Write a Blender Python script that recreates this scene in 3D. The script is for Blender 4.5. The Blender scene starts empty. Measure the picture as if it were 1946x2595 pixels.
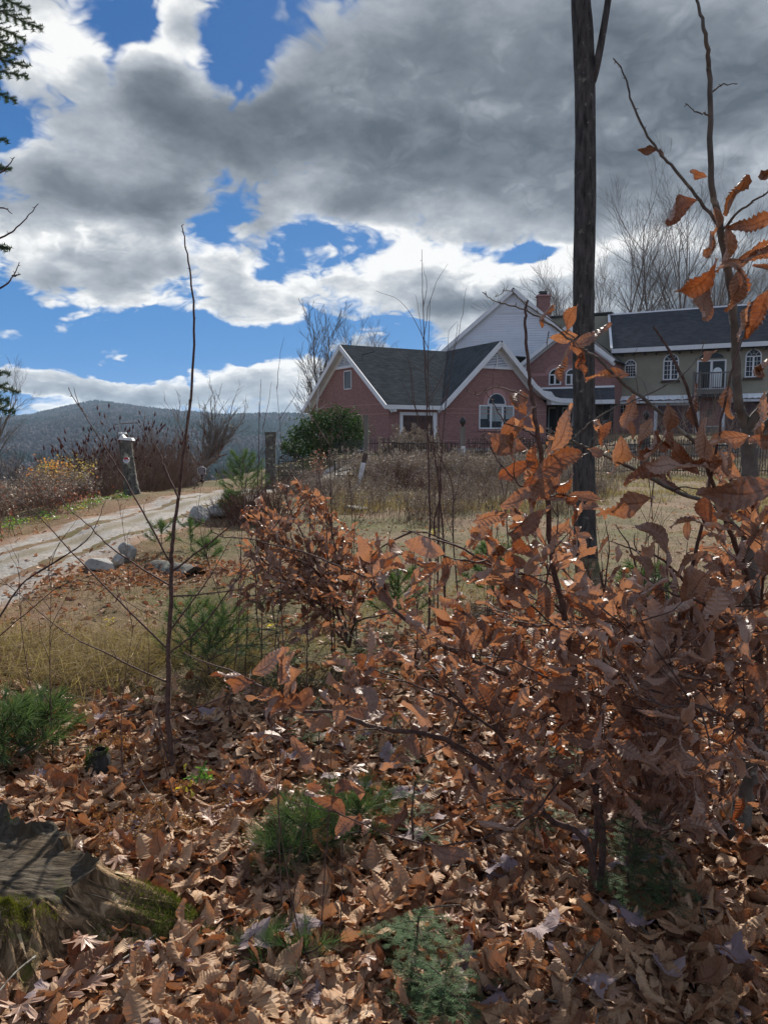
import bpy, math, random
import numpy as np
from mathutils import Vector, Matrix

R = math.radians
scene = bpy.context.scene
col = scene.collection
random.seed(11)
rng = np.random.default_rng(7)

# ------------------------------------------------------------------ camera
EYE = 1.5
FPX = 1900.0
PITCH = math.atan(199.0 / FPX)
cam_data = bpy.data.cameras.new('camera')
cam_data.sensor_fit = 'VERTICAL'
cam_data.sensor_height = 24.0
cam_data.lens = 24.0 * FPX / 2595.0
cam_data.clip_start = 0.05
cam_data.clip_end = 12000
cam = bpy.data.objects.new('camera', cam_data)
col.objects.link(cam)
cam.location = (0, 0, EYE)
cam.rotation_euler = (math.pi / 2 - PITCH, 0, 0)
scene.camera = cam

# ------------------------------------------------------------------ sun, sky, exposure
SUN_AZ, SUN_EL = R(12), R(31)          # azimuth to the right of the view, elevation
sun_dir = Vector((math.sin(SUN_AZ) * math.cos(SUN_EL), math.cos(SUN_AZ) * math.cos(SUN_EL), math.sin(SUN_EL)))
sd = bpy.data.lights.new('sun', 'SUN')
sd.energy = 5.0
sd.angle = R(0.6)
sd.color = (1.0, 0.93, 0.83)
so = bpy.data.objects.new('sun', sd)
col.objects.link(so)
so.rotation_euler = sun_dir.to_track_quat('Z', 'Y').to_euler()
scene.view_settings.view_transform = 'Standard'
scene.view_settings.look = 'None'
scene.view_settings.gamma = 1
scene.view_settings.exposure = 0.80
scene.view_settings.use_curve_mapping = False


def pix_dir(px, py):
    u = -(py - 1297.5) / FPX
    return np.array(((px - 973) / FPX, math.cos(PITCH) + u * math.sin(PITCH), -math.sin(PITCH) + u * math.cos(PITCH)))


def build_world():
    w = bpy.data.worlds.new('World')
    scene.world = w
    w.use_nodes = True
    nt = w.node_tree
    N, L = nt.nodes, nt.links
    N.clear()
    out = N.new('ShaderNodeOutputWorld')
    bg = N.new('ShaderNodeBackground')
    L.new(bg.outputs[0], out.inputs[0])
    STR = 0.10
    bg.inputs[1].default_value = STR * 0.75
    sky = N.new('ShaderNodeTexSky')
    sky.sky_type = 'NISHITA'
    sky.sun_disc = False
    sky.sun_elevation = SUN_EL
    sky.sun_rotation = SUN_AZ
    sky.air_density = 1.0
    sky.dust_density = 0.2
    sky.ozone_density = 2.5
    tc = N.new('ShaderNodeTexCoord')

    def val(v):
        n = N.new('ShaderNodeValue'); n.outputs[0].default_value = v; return n.outputs[0]

    def m(op, a, b=None, c=None, clamp=False):
        n = N.new('ShaderNodeMath'); n.operation = op; n.use_clamp = clamp
        for i, x in enumerate((a, b, c)):
            if x is None: continue
            if isinstance(x, (int, float)): n.inputs[i].default_value = x
            else: L.new(x, n.inputs[i])
        return n.outputs[0]

    def vm(op, a, b=None):
        n = N.new('ShaderNodeVectorMath'); n.operation = op
        for i, x in enumerate((a, b)):
            if x is None: continue
            if isinstance(x, tuple): n.inputs[i].default_value = x
            else: L.new(x, n.inputs[i])
        return n
    nrm = vm('NORMALIZE', tc.outputs['Generated']).outputs[0]
    sx = N.new('ShaderNodeSeparateXYZ'); L.new(nrm, sx.inputs[0])
    az = m('ARCTAN2', sx.outputs[0], sx.outputs[1])
    el = m('ARCSINE', sx.outputs[2])

    def noise(vec, scale, detail, rough, dist=0.0, off=(0, 0, 0)):
        a = vm('ADD', vec, off).outputs[0]
        n = N.new('ShaderNodeTexNoise')
        n.inputs['Scale'].default_value = scale
        n.inputs['Detail'].default_value = detail
        n.inputs['Roughness'].default_value = rough
        n.inputs['Distortion'].default_value = dist
        L.new(a, n.inputs['Vector'])
        return n.outputs['Fac']
    # cloud coordinates: the view direction, a little flattened, finer towards the horizon
    den = m('ADD', m('MULTIPLY', m('ABSOLUTE', sx.outputs[2]), 0.9), 0.55)
    pv = N.new('ShaderNodeCombineXYZ')
    L.new(m('DIVIDE', sx.outputs[0], den), pv.inputs[0])
    L.new(m('DIVIDE', sx.outputs[1], den), pv.inputs[1])
    L.new(m('DIVIDE', m('MULTIPLY', sx.outputs[2], 1.75), den), pv.inputs[2])
    pv = pv.outputs[0]
    nA = noise(pv, 3.6, 5, 0.55, 0.0, (3.1, 1.7, 0.4))
    nB = noise(pv, 10.0, 6, 0.60, 0.25, (0.7, 5.2, 2.0))
    nC = noise(pv, 1.6, 3, 0.5, 0.0, (9.7, 3.2, 1.0))

    # a domain warp, also used to stir the billows
    ws = N.new('ShaderNodeVectorMath'); ws.operation = 'SCALE'; ws.inputs[3].default_value = 0.16
    wn = N.new('ShaderNodeTexNoise'); wn.inputs['Scale'].default_value = 9.0; wn.inputs['Detail'].default_value = 3; L.new(pv, wn.inputs['Vector'])
    L.new(vm('SUBTRACT', wn.outputs['Color'], (0.5, 0.5, 0.5)).outputs[0], ws.inputs[0])
    pw = vm('ADD', pv, ws.outputs[0]).outputs[0]
    pf = None
    for sc_, am in ((7.0, 0.55), (15.0, 0.30), (32.0, 0.17), (66.0, 0.08)):
        n_ = noise(pw, sc_, 0, 0.5, 0.0, (sc_, 1.0, 2.0))
        n_ = m('MULTIPLY', m('ABSOLUTE', m('SUBTRACT', m('MULTIPLY', n_, 2.0), 1.0)), am * 2.6)
        pf = n_ if pf is None else m('ADD', pf, n_)
    # a domain warp so the blobs get ragged borders
    warp = N.new('ShaderNodeTexNoise'); warp.inputs['Scale'].default_value = 4.0; warp.inputs['Detail'].default_value = 6
    L.new(pv, warp.inputs['Vector'])
    wc = N.new('ShaderNodeSeparateColor'); L.new(warp.outputs['Color'], wc.inputs[0])
    azw = m('ADD', az, m('MULTIPLY', m('SUBTRACT', wc.outputs[0], 0.5), 0.20))
    elw = m('ADD', el, m('MULTIPLY', m('SUBTRACT', wc.outputs[1], 0.5), 0.14))

    def blob(px, py, rx, ry, wt):
        d = pix_dir(px, py)
        a0 = math.atan2(d[0], d[1]); e0 = math.asin(d[2] / np.linalg.norm(d))
        k = 1.0 / FPX * 0.92
        A = m('DIVIDE', m('SUBTRACT', azw, a0), rx * k)
        B = m('DIVIDE', m('SUBTRACT', elw, e0), ry * k)
        q = m('ADD', m('MULTIPLY', A, A), m('MULTIPLY', B, B))
        return m('MULTIPLY', m('EXPONENT', m('MULTIPLY', q, -1.0)), wt)

    def fold(lst):
        acc = None
        for b in lst:
            o = blob(*b)
            acc = o if acc is None else m('ADD', acc, o)
        return acc
    dens = fold([
        (1150, 300, 760, 300, .85), (330, 230, 360, 130, .55), (200, 520, 330, 170, .55), (330, 700, 260, 110, .62),
        (650, 710, 120, 110, .62), (1000, 690, 330, 55, .35), (1320, 690, 280, 60, .60), (1800, 300, 400, 380, .8),
        (1750, 740, 320, 150, .6), (300, 985, 430, 48, .85), (960, 880, 120, 45, .55), (1180, 780, 230, 60, .5), (700, 965, 200, 40, .4),
        (250, 840, 140, 30, .25), (420, 40, 60, 50, .35),
        (600, 95, 120, 90, -1.15), (30, 330, 120, 100, -1.05), (270, 45, 100, 60, -.75), (70, 800, 160, 50, -.9),
        (520, 590, 110, 110, -1.1), (720, 650, 80, 60, -.9), (470, 760, 60, 70, -.6), (230, 180, 40, 60, -.4), (620, 860, 330, 60, -1.15), (150, 890, 330, 34, -.9), (1345, 612, 120, 32, -1.25),
        (830, 640, 90, 26, -.45), (1010, 835, 90, 36, -.6), (780, 780, 80, 50, -.45), (100, 1035, 160, 14, -.5), (440, 800, 70, 60, -.4),
    ])
    D = m('ADD', m('ADD', dens, m('MULTIPLY', m('SUBTRACT', nA, 0.5), 1.0)), m('MULTIPLY', m('SUBTRACT', nB, 0.5), 0.55))
    D = m('ADD', D, m('MULTIPLY', m('SUBTRACT', pf, 0.45), 0.62))
    # far from the hand-placed banks the sky goes on broken, half clouded
    D = m('ADD', D, m('MULTIPLY', m('SUBTRACT', nC, 0.40), 0.6))
    mask = N.new('ShaderNodeMapRange'); mask.interpolation_type = 'SMOOTHSTEP'
    L.new(D, mask.inputs[0]); mask.inputs[1].default_value = 0.0; mask.inputs[2].default_value = 0.42
    # thickness: thin = bright, thick = dark underside
    shade = fold([
        (1000, 360, 620, 200, .42), (430, 270, 300, 80, .42), (150, 470, 260, 60, .38), (1780, 420, 300, 330, .32), (760, 560, 200, 40, .15),
        (760, 150, 260, 120, .35), (1150, 770, 190, 45, .40), (1750, 780, 260, 70, .30), (290, 1003, 350, 18, .16), (160, 740, 200, 36, .28),
        (1250, 120, 420, 160, .08), (1040, 260, 170, 60, -.20), (700, 330, 120, 50, -.08), (1250, 670, 360, 60, -.55), (850, 640, 200, 40, -.30), (1120, 520, 330, 45, -.10), (120, 110, 150, 70, -.35),
        (420, 130, 170, 50, -.40), (1700, 640, 200, 60, -.35), (250, 610, 300, 50, -.30), (1500, 330, 160, 120, -.12), (650, 700, 130, 100, -.2), (600, 400, 120, 60, .12),
    ])
    # the rims of each mass shine, its body is grey
    body = m('MULTIPLY', m('MINIMUM', m('SUBTRACT', D, 0.30), 0.75), 0.52)
    T = m('ADD', m('ADD', shade, 0.14), body)
    T = m('ADD', T, m('MULTIPLY', m('SUBTRACT', pf, 0.45), -0.40))
    T = m('ADD', T, m('MULTIPLY', m('SUBTRACT', nB, 0.5), 0.55))
    T = m('ADD', T, m('MULTIPLY', m('SUBTRACT', nA, 0.5), 1.0))
    cr = N.new('ShaderNodeValToRGB')
    e = cr.color_ramp.elements
    e[0].position = 0.0; e[0].color = (0.88, 0.885, 0.88, 1)
    e[1].position = 1.0; e[1].color = (0.100, 0.122, 0.152, 1)
    for p_, c_ in ((.12, (0.62, 0.645, 0.67)), (.28, (0.42, 0.455, 0.50)), (.48, (0.285, 0.32, 0.365)), (.70, (0.175, 0.203, 0.240))):
        x = e.new(p_); x.color = c_ + (1,)
    L.new(T, cr.inputs[0])
    cs = N.new('ShaderNodeVectorMath'); cs.operation = 'SCALE'; L.new(cr.outputs[0], cs.inputs[0]); cs.inputs[3].default_value = 1.0 / STR * 0.84
    # clear sky: a little more saturated, as a phone camera sees it
    hs = N.new('ShaderNodeHueSaturation'); hs.inputs['Saturation'].default_value = 1.35; hs.inputs['Value'].default_value = 0.40
    L.new(sky.outputs[0], hs.inputs['Color'])
    # haze-free autumn air: the low sky stays blue instead of going yellow
    tint = N.new('ShaderNodeMix'); tint.data_type = 'RGBA'
    L.new(m('MULTIPLY', m('SUBTRACT', 1.0, m('DIVIDE', sx.outputs[2], 0.40), None, True), 0.80), tint.inputs[0])
    deep = N.new('ShaderNodeMix'); deep.data_type = 'RGBA'; deep.inputs[0].default_value = 0.7
    L.new(hs.outputs[0], deep.inputs[6]); deep.inputs[7].default_value = (0.034 / STR, 0.125 / STR, 0.36 / STR, 1)
    L.new(deep.outputs[2], tint.inputs[6]); tint.inputs[7].default_value = (0.070 / STR, 0.255 / STR, 0.58 / STR, 1)
    mx = N.new('ShaderNodeMix'); mx.data_type = 'RGBA'
    L.new(mask.outputs[0], mx.inputs[0]); L.new(tint.outputs[2], mx.inputs[6]); L.new(cs.outputs[0], mx.inputs[7])
    # below the horizon: dull ground tone
    mg = N.new('ShaderNodeMapRange'); L.new(sx.outputs[2], mg.inputs[0]); mg.inputs[1].default_value = -0.03; mg.inputs[2].default_value = 0.0
    m2 = N.new('ShaderNodeMix'); m2.data_type = 'RGBA'
    L.new(mg.outputs[0], m2.inputs[0]); m2.inputs[6].default_value = (1.0, 1.05, 1.1, 1); L.new(mx.outputs[2], m2.inputs[7])
    L.new(m2.outputs[2], bg.inputs[0])
    w.cycles.sampling_method = 'MANUAL'
    w.cycles.sample_map_resolution = 512


build_world()

# ================================================================== helpers
def P(px, py, d):
    """world point seen at photo pixel (px,py) at forward distance d"""
    r = pix_dir(px, py)
    return np.array((0, 0, EYE)) + r * (d / r[1])


def sstep(a, b, x):
    t = np.clip((np.asarray(x, float) - a) / (b - a), 0, 1)
    return t * t * (3 - 2 * t)


_az = [-900, -400, 0, 90, 170, 250, 330, 400, 470, 560, 700, 900, 1300, 1900, 2600]
_rp = [1045, 1080, 1068, 1058, 1040, 1027, 1036, 1047, 1054, 1063, 1064, 1066, 1070, 1060, 1075]


def gz(x, y):
    x = np.asarray(x, float); y = np.asarray(y, float)
    z = 0.035 * np.sin(x * 1.7 + 0.4) * np.sin(y * 1.3 + 1.1) + 0.02 * np.sin(x * 3.9 + y * 2.7) + 0.012 * np.sin(x * 7.3 - y * 5.1)
    z = z * (1 - sstep(60, 90, y))
    z = z - 0.9 * sstep(-6.4, -11, x) * sstep(4, 9, y)
    z = z - 0.36 * sstep(17, 26.5, y) * (1 - sstep(-3.2, -.5, x)) * (1 - sstep(29, 33, y) * sstep(-8, -3, x))
    zh = 0.42 + 1.05 * sstep(7, 15, x)
    plat = sstep(-8, -3, x - 0.12 * (y - 30)) * (1 - sstep(80, 110, y))
    z = z + plat * (0.42 * sstep(27, 36, y) + (zh - 0.42) * (0.72 * sstep(36.25, 36.7, y) + 0.28 * sstep(36.7, 46, y)))
    open_ = 1 - sstep(-9, -4, x - 0.05 * (y - 30)) * (1 - sstep(85, 140, y))
    z = z - open_ * (sstep(27, 60, y) * 3.0 + sstep(45, 500, y) * 38)
    # the hills beyond the valley
    yy = np.maximum(y, 1.0)
    px = 973 + FPX * x / yy
    ridge = EYE + (1098 - np.interp(px, _az, _rp)) / FPX * 2500
    k = sstep(650, 2500, y)
    z = z + k * (ridge + 41)
    z = z + (sstep(500, 900, y)) * (1 - sstep(2200, 2500, y)) * (9 * np.sin(x / 160.0 + y / 300.0) * np.sin(y / 210.0 + 1) + 5 * np.sin(x / 70.0 + 2) * np.sin(y / 120.0))
    return z


def G(px, py):
    """ground point under photo pixel"""
    r = pix_dir(px, py)
    d = 0.8
    while d < 3000:
        p = np.array((0, 0, EYE)) + r * (d / r[1])
        if p[2] <= gz(p[0], p[1]): break
        d *= 1.004
    p[2] = float(gz(p[0], p[1]))
    return p


def GD(px, d):
    x = (px - 973) / FPX * d
    return np.array((x, d, float(gz(x, d))))


class Acc:
    """collects vertices and faces; builds ONE mesh"""
    def __init__(self):
        self.V, self.Q, self.T, self.U, self.n, self.NG = [], [], [], [], 0, []
        self.QM, self.TM = [], []

    def add(self, V, Q=None, T=None, U=None, mi=0):
        V = np.asarray(V, float).reshape(-1, 3)
        if Q is not None and len(Q):
            Q = np.asarray(Q, int).reshape(-1, 4); self.Q.append(Q + self.n); self.QM.append(np.full(len(Q), mi))
        if T is not None and len(T):
            T = np.asarray(T, int).reshape(-1, 3); self.T.append(T + self.n); self.TM.append(np.full(len(T), mi))
        if U is None: U = np.tile((0., 0., random.random()), (len(V), 1))
        U = np.asarray(U, float)
        if U.ndim == 1: U = np.tile(U, (len(V), 1))
        self.V.append(V); self.U.append(U); self.n += len(V)

    def ngon(self, V, U=None, mi=0):
        V = np.asarray(V, float)
        self.NG.append((list(range(self.n, self.n + len(V))), mi))
        if U is None: U = np.tile((0., 0., .5), (len(V), 1))
        self.V.append(V); self.U.append(np.asarray(U, float)); self.n += len(V)

    def box(self, c, s, rot=None, u=None):
        c = np.asarray(c, float); h = np.asarray(s, float) / 2
        v = np.array([(i, j, k) for i in (-1, 1) for j in (-1, 1) for k in (-1, 1)], float) * h
        if rot is not None: v = v @ np.array(rot.to_3x3()).T
        q = [(0, 1, 3, 2), (4, 6, 7, 5), (0, 4, 5, 1), (2, 3, 7, 6), (0, 2, 6, 4), (1, 5, 7, 3)]
        self.add(v + c, q, U=u)

    def build(self, name, mats, parent=None, smooth=False, kind=None):
        V = np.concatenate(self.V) if self.V else np.zeros((0, 3))
        U = np.concatenate(self.U)
        Q = np.concatenate(self.Q) if self.Q else np.zeros((0, 4), int)
        T = np.concatenate(self.T) if self.T else np.zeros((0, 3), int)
        me = bpy.data.meshes.new(name)
        ng = self.NG
        tot = len(Q) * 4 + len(T) * 3 + sum(len(a) for a, _ in ng)
        nf = len(Q) + len(T) + len(ng)
        me.vertices.add(len(V)); me.vertices.foreach_set('co', V.astype(np.float32).ravel())
        me.loops.add(tot); me.polygons.add(nf)
        idx = np.concatenate([Q.ravel(), T.ravel()] + [np.array(a) for a, _ in ng]).astype(np.int32)
        me.loops.foreach_set('vertex_index', idx)
        sizes = np.concatenate([np.full(len(Q), 4), np.full(len(T), 3), np.array([len(a) for a, _ in ng], int)]).astype(np.int32)
        starts = np.concatenate([[0], np.cumsum(sizes)[:-1]]).astype(np.int32)
        me.polygons.foreach_set('loop_start', starts)
        mi = np.concatenate([np.concatenate(self.QM) if self.QM else np.zeros(0), np.concatenate(self.TM) if self.TM else np.zeros(0), np.array([m for _, m in ng])]).astype(np.int32)
        me.polygons.foreach_set('material_index', mi)
        me.polygons.foreach_set('use_smooth', np.full(nf, smooth))
        a = me.attributes.new('luv', 'FLOAT_VECTOR', 'POINT')
        a.data.foreach_set('vector', U.astype(np.float32).ravel())
        me.update(calc_edges=True)
        for m_ in (mats if isinstance(mats, (list, tuple)) else [mats]): me.materials.append(m_)
        return link(name, me, parent, kind)


def link(name, me, parent=None, kind=None):
    o = bpy.data.objects.new(name, me)
    col.objects.link(o)
    if parent is not None:
        o.parent = parent
        o.location = -Vector(parent['_org']) if '_org' in parent else (0, 0, 0)
    if kind: o['kind'] = kind
    return o


def thing(name, loc, label, cat, group=None):
    o = bpy.data.objects.new(name, None)
    o.empty_display_size = 0.2
    col.objects.link(o)
    o.location = [float(v) for v in loc]
    o['_org'] = [float(v) for v in loc]
    o['label'] = label; o['category'] = cat
    if group: o['group'] = group
    return o


def tag(o, label, cat, group=None):
    o['label'] = label; o['category'] = cat
    if group: o['group'] = group
    return o


def copy_tree(o, loc, rz=0, sc=1.0, label=None):
    r = o.copy(); col.objects.link(r); r.location = [float(v) for v in loc]; r.rotation_euler = (0, 0, rz); r.scale = (sc, sc, sc)
    if label: r['label'] = label
    for ch in list(o.children):
        c = ch.copy(); col.objects.link(c); c.parent = r
        for g in list(ch.children):
            d = g.copy(); col.objects.link(d); d.parent = c
    return r


def norm(v):
    v = np.asarray(v, float)
    return v / (np.linalg.norm(v) + 1e-12)


def tube(acc, pts, rad, sides=6, u=None, cap=False, closed=False):
    pts = np.asarray(pts, float); n = len(pts)
    rad = np.broadcast_to(np.asarray(rad, float), (n,)) if np.ndim(rad) < 1 or len(np.atleast_1d(rad)) != n else np.asarray(rad, float)
    t = np.gradient(pts, axis=0)
    t /= (np.linalg.norm(t, axis=1, keepdims=True) + 1e-12)
    ref = np.array((0, 0, 1.0)) if abs(norm(pts[-1] - pts[0])[2]) < 0.8 else np.array((1.0, 0.13, 0))
    a = np.cross(t, ref); a /= (np.linalg.norm(a, axis=1, keepdims=True) + 1e-9)
    b = np.cross(t, a)
    th = np.arange(sides) * 2 * math.pi / sides
    ring = (a[:, None, :] * np.cos(th)[None, :, None] + b[:, None, :] * np.sin(th)[None, :, None]) * rad[:, None, None]
    V = (pts[:, None, :] + ring).reshape(-1, 3)
    i = np.arange(n - 1)[:, None] * sides; j = np.arange(sides)[None, :]; j2 = (j + 1) % sides
    Q = np.stack([i + j, i + j2, i + sides + j2, i + sides + j], -1).reshape(-1, 4)
    L = np.concatenate([[0], np.cumsum(np.linalg.norm(np.diff(pts, axis=0), axis=1))])
    if u is None: u = random.random()
    U = np.stack([np.tile(th / (2 * math.pi), n), np.repeat(L, sides), np.full(n * sides, u)], -1)
    base = acc.n
    acc.add(V, Q, U=U)
    if cap:
        acc.NG.append((list(range(base, base + sides))[::-1], 0)); acc.NG.append((list(range(base + (n - 1) * sides, base + n * sides)), 0))


def smooth_poly(pts, k=4):
    """Catmull-Rom through the points"""
    p = np.asarray(pts, float)
    if len(p) < 3: 
        return np.array([p[0] + (p[-1] - p[0]) * t for t in np.linspace(0, 1, k + 1)])
    q = np.vstack([2 * p[0] - p[1], p, 2 * p[-1] - p[-2]])
    out = []
    for i in range(1, len(q) - 2):
        for t in np.linspace(0, 1, k, endpoint=False):
            out.append(0.5 * ((2 * q[i]) + (-q[i - 1] + q[i + 1]) * t + (2 * q[i - 1] - 5 * q[i] + 4 * q[i + 1] - q[i + 2]) * t * t + (-q[i - 1] + 3 * q[i] - 3 * q[i + 1] + q[i + 2]) * t ** 3))
    out.append(p[-1])
    return np.array(out)


def fnoise(x, y, z=0.0, seed=0, octv=4, f=1.0):
    """cheap smooth pseudo-noise, vectorised"""
    r = np.random.default_rng(seed)
    s = 0; amp = 1.0; x = np.asarray(x, float); y = np.asarray(y, float); z = np.asarray(z, float)
    for o in range(octv):
        for k in range(3):
            w = r.normal(size=3) * f; ph = r.uniform(0, 6.28)
            s = s + amp * np.sin(w[0] * x + w[1] * y + w[2] * z + ph + 1.3 * np.sin(w[1] * x - w[2] * y + w[0] * z + ph * 2)) / 3
        amp *= 0.55; f *= 2.05
    return s


# ================================================================== materials
def nmat(name):
    m = bpy.data.materials.new(name); m.use_nodes = True
    nt = m.node_tree; nt.nodes.clear()
    return m, nt, nt.nodes, nt.links


class NB:
    def __init__(self, name):
        self.m, self.nt, self.N, self.L = nmat(name)
        self.out = self.N.new('ShaderNodeOutputMaterial')
        self.tc = self.N.new('ShaderNodeTexCoord')
        a = self.N.new('ShaderNodeAttribute'); a.attribute_name = 'luv'
        self.luv = a.outputs['Vector']
        s = self.N.new('ShaderNodeSeparateXYZ'); self.L.new(self.luv, s.inputs[0])
        self.u, self.v, self.t = s.outputs
        oi = self.N.new('ShaderNodeObjectInfo'); self.rnd = oi.outputs['Random']
        self.obj = self.tc.outputs['Object']
        g = self.N.new('ShaderNodeNewGeometry'); self.geo = g; self.pos = g.outputs['Position']

    def put(self, sock, x):
        if isinstance(x, (int, float)): sock.default_value = x
        elif isinstance(x, tuple): sock.default_value = x if len(x) == len(sock.default_value) else tuple(x) + (1,)
        else: self.L.new(x, sock)

    def math(self, op, a, b=0.0, c=0.0, clamp=False):
        n = self.N.new('ShaderNodeMath'); n.operation = op; n.use_clamp = clamp
        self.put(n.inputs[0], a); self.put(n.inputs[1], b); self.put(n.inputs[2], c)
        return n.outputs[0]

    def noise(self, vec, scale, detail=3, rough=0.55, stretch=None, dist=0.0, color=False):
        if stretch:
            mp = self.N.new('ShaderNodeMapping'); mp.inputs['Scale'].default_value = stretch; self.L.new(vec, mp.inputs[0]); vec = mp.outputs[0]
        n = self.N.new('ShaderNodeTexNoise'); n.inputs['Scale'].default_value = scale; n.inputs['Detail'].default_value = detail
        n.inputs['Roughness'].default_value = rough; n.inputs['Distortion'].default_value = dist
        self.L.new(vec, n.inputs['Vector'])
        return n.outputs['Color' if color else 'Fac']

    def ramp(self, fac, stops, interp='LINEAR'):
        r = self.N.new('ShaderNodeValToRGB'); e = r.color_ramp.elements; r.color_ramp.interpolation = interp
        while len(e) < len(stops): e.new(0.5)
        for i, (p, c) in enumerate(stops): e[i].position = p; e[i].color = tuple(c) + (1,) if len(c) == 3 else c
        self.put(r.inputs[0], fac)
        return r.outputs[0]

    def mix(self, f, a, b, mode='MIX'):
        n = self.N.new('ShaderNodeMix'); n.data_type = 'RGBA'; n.blend_type = mode
        self.put(n.inputs[0], f); self.put(n.inputs[6], a); self.put(n.inputs[7], b)
        return n.outputs[2]

    def mr(self, v, a, b, c=0.0, d=1.0, smooth=False):
        n = self.N.new('ShaderNodeMapRange')
        if smooth: n.interpolation_type = 'SMOOTHSTEP'
        self.put(n.inputs[0], v)
        for i, x in enumerate((a, b, c, d)): n.inputs[i + 1].default_value = x
        return n.outputs[0]

    def bump(self, h, strength=0.3, dist=0.01, prev=None):
        b = self.N.new('ShaderNodeBump'); b.inputs['Strength'].default_value = strength; b.inputs['Distance'].default_value = dist
        self.L.new(h, b.inputs['Height'])
        if prev is not None: self.L.new(prev, b.inputs['Normal'])
        return b.outputs[0]

    def pbr(self, color, rough=0.8, normal=None, spec=0.3, metal=0.0):
        p = self.N.new('ShaderNodeBsdfPrincipled')
        self.put(p.inputs['Base Color'], color); self.put(p.inputs['Roughness'], rough)
        p.inputs['Specular IOR Level'].default_value = spec; p.inputs['Metallic'].default_value = metal
        if normal is not None: self.L.new(normal, p.inputs['Normal'])
        return p.outputs[0]

    def done(self, sh):
        self.L.new(sh, self.out.inputs[0]); return self.m


def simple(name, c, rough=0.7, var=0.12, scale=6.0, bumps=0.15, dist=0.01, spec=0.3, metal=0.0, stretch=None, rv=0.0):
    b = NB(name)
    n = b.noise(b.obj, scale, 5, 0.6, stretch)
    lo = tuple(x * (1 - var) for x in c); hi = tuple(min(1, x * (1 + var)) for x in c)
    cc = b.ramp(n, [(0.3, lo), (0.7, hi)])
    if rv: 
        hs = b.N.new('ShaderNodeHueSaturation'); b.L.new(cc, hs.inputs['Color']); b.put(hs.inputs['Value'], b.mr(b.math('FRACT', b.math('ADD', b.rnd, b.t)), 0, 1, 1 - rv, 1 + rv)); cc = hs.outputs[0]
    n2 = b.noise(b.obj, scale * 6, 4, 0.6, stretch)
    return b.done(b.pbr(cc, rough, b.bump(n2, bumps, dist), spec, metal))


def leaf_mat(name, stops, trans_gain=(1.6, 0.9, 0.5), trans=0.35, rough=0.45, spec=0.45, veins=True, under=(0.42, 0.30, 0.22), undermix=0.45):
    b = NB(name)
    k = b.math('FRACT', b.math('ADD', b.t, b.rnd))
    c = b.ramp(k, stops)
    au = b.math('ABSOLUTE', b.u)
    if veins:
        ph = b.math('FRACT', b.math('SUBTRACT', b.math('MULTIPLY', b.v, 10.0), b.math('MULTIPLY', au, 2.4)))
        line = b.math('MULTIPLY', b.mr(b.math('ABSOLUTE', b.math('SUBTRACT', ph, 0.5)), 0.0, 0.16, 1.0, 0.0), b.mr(b.noise(b.obj, 35.0, 2), .35, .65, .2, 1.0))
        mid = b.mr(au, 0.02, 0.10, 1.0, 0.0)
        vv = b.math('MAXIMUM', b.math('MULTIPLY', line, 0.55), mid)
        c = b.mix(b.math('MULTIPLY', vv, 0.7), c, (0.10, 0.038, 0.02))
    ns = b.noise(b.obj, 28.0, 4, 0.65)
    c = b.mix(b.mr(ns, 0.52, 0.68, 0.0, 0.6), c, (0.10, 0.048, 0.03))
    c = b.mix(b.mr(b.noise(b.obj, 11.0, 3, 0.6), 0.5, 0.7, 0.0, 0.35), c, (0.40, 0.27, 0.17)) if veins else c
    c = b.mix(b.math('MULTIPLY', b.geo.outputs['Backfacing'], undermix), c, under)
    p = b.pbr(c, b.mr(b.noise(b.obj, 25.0, 2), 0.3, 0.7, rough - 0.08, rough + 0.18), b.bump(b.noise(b.obj, 140.0, 2), 0.25, 0.002), spec)
    tr = b.N.new('ShaderNodeBsdfTranslucent')
    tg = b.mix(1.0, c, trans_gain, 'MULTIPLY'); b.L.new(tg, tr.inputs[0])
    mx = b.N.new('ShaderNodeMixShader'); mx.inputs[0].default_value = trans
    b.L.new(p, mx.inputs[1]); b.L.new(tr.outputs[0], mx.inputs[2])
    return b.done(mx.outputs[0])


def bark_mat(name, c1, c2, scale=14.0, stretch=(1, 1, 0.25), bump=0.6, dist=0.01, lichen=None, lichen_amt=0.6):
    b = NB(name)
    n = b.noise(b.obj, scale, 6, 0.65, stretch)
    c = b.ramp(n, [(0.32, c1), (0.68, c2)])
    if lichen: c = b.mix(b.mr(b.noise(b.obj, scale * 0.45, 5, 0.6), lichen_amt, lichen_amt + 0.06), c, lichen)
    return b.done(b.pbr(c, 0.85, b.bump(b.noise(b.obj, scale * 1.6, 6, 0.7, stretch), bump, dist), 0.2))


def needle_mat(name, c1, c2, trans=0.25):
    b = NB(name)
    k = b.math('FRACT', b.math('ADD', b.t, b.rnd))
    c = b.ramp(k, [(0.0, c1), (1.0, c2)])
    p = b.pbr(c, 0.7, None, 0.12)
    tr = b.N.new('ShaderNodeBsdfTranslucent'); b.L.new(b.mix(1.0, c, (1.3, 1.5, 0.7), 'MULTIPLY'), tr.inputs[0])
    mx = b.N.new('ShaderNodeMixShader'); mx.inputs[0].default_value = trans
    b.L.new(p, mx.inputs[1]); b.L.new(tr.outputs[0], mx.inputs[2])
    return b.done(mx.outputs[0])


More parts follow.
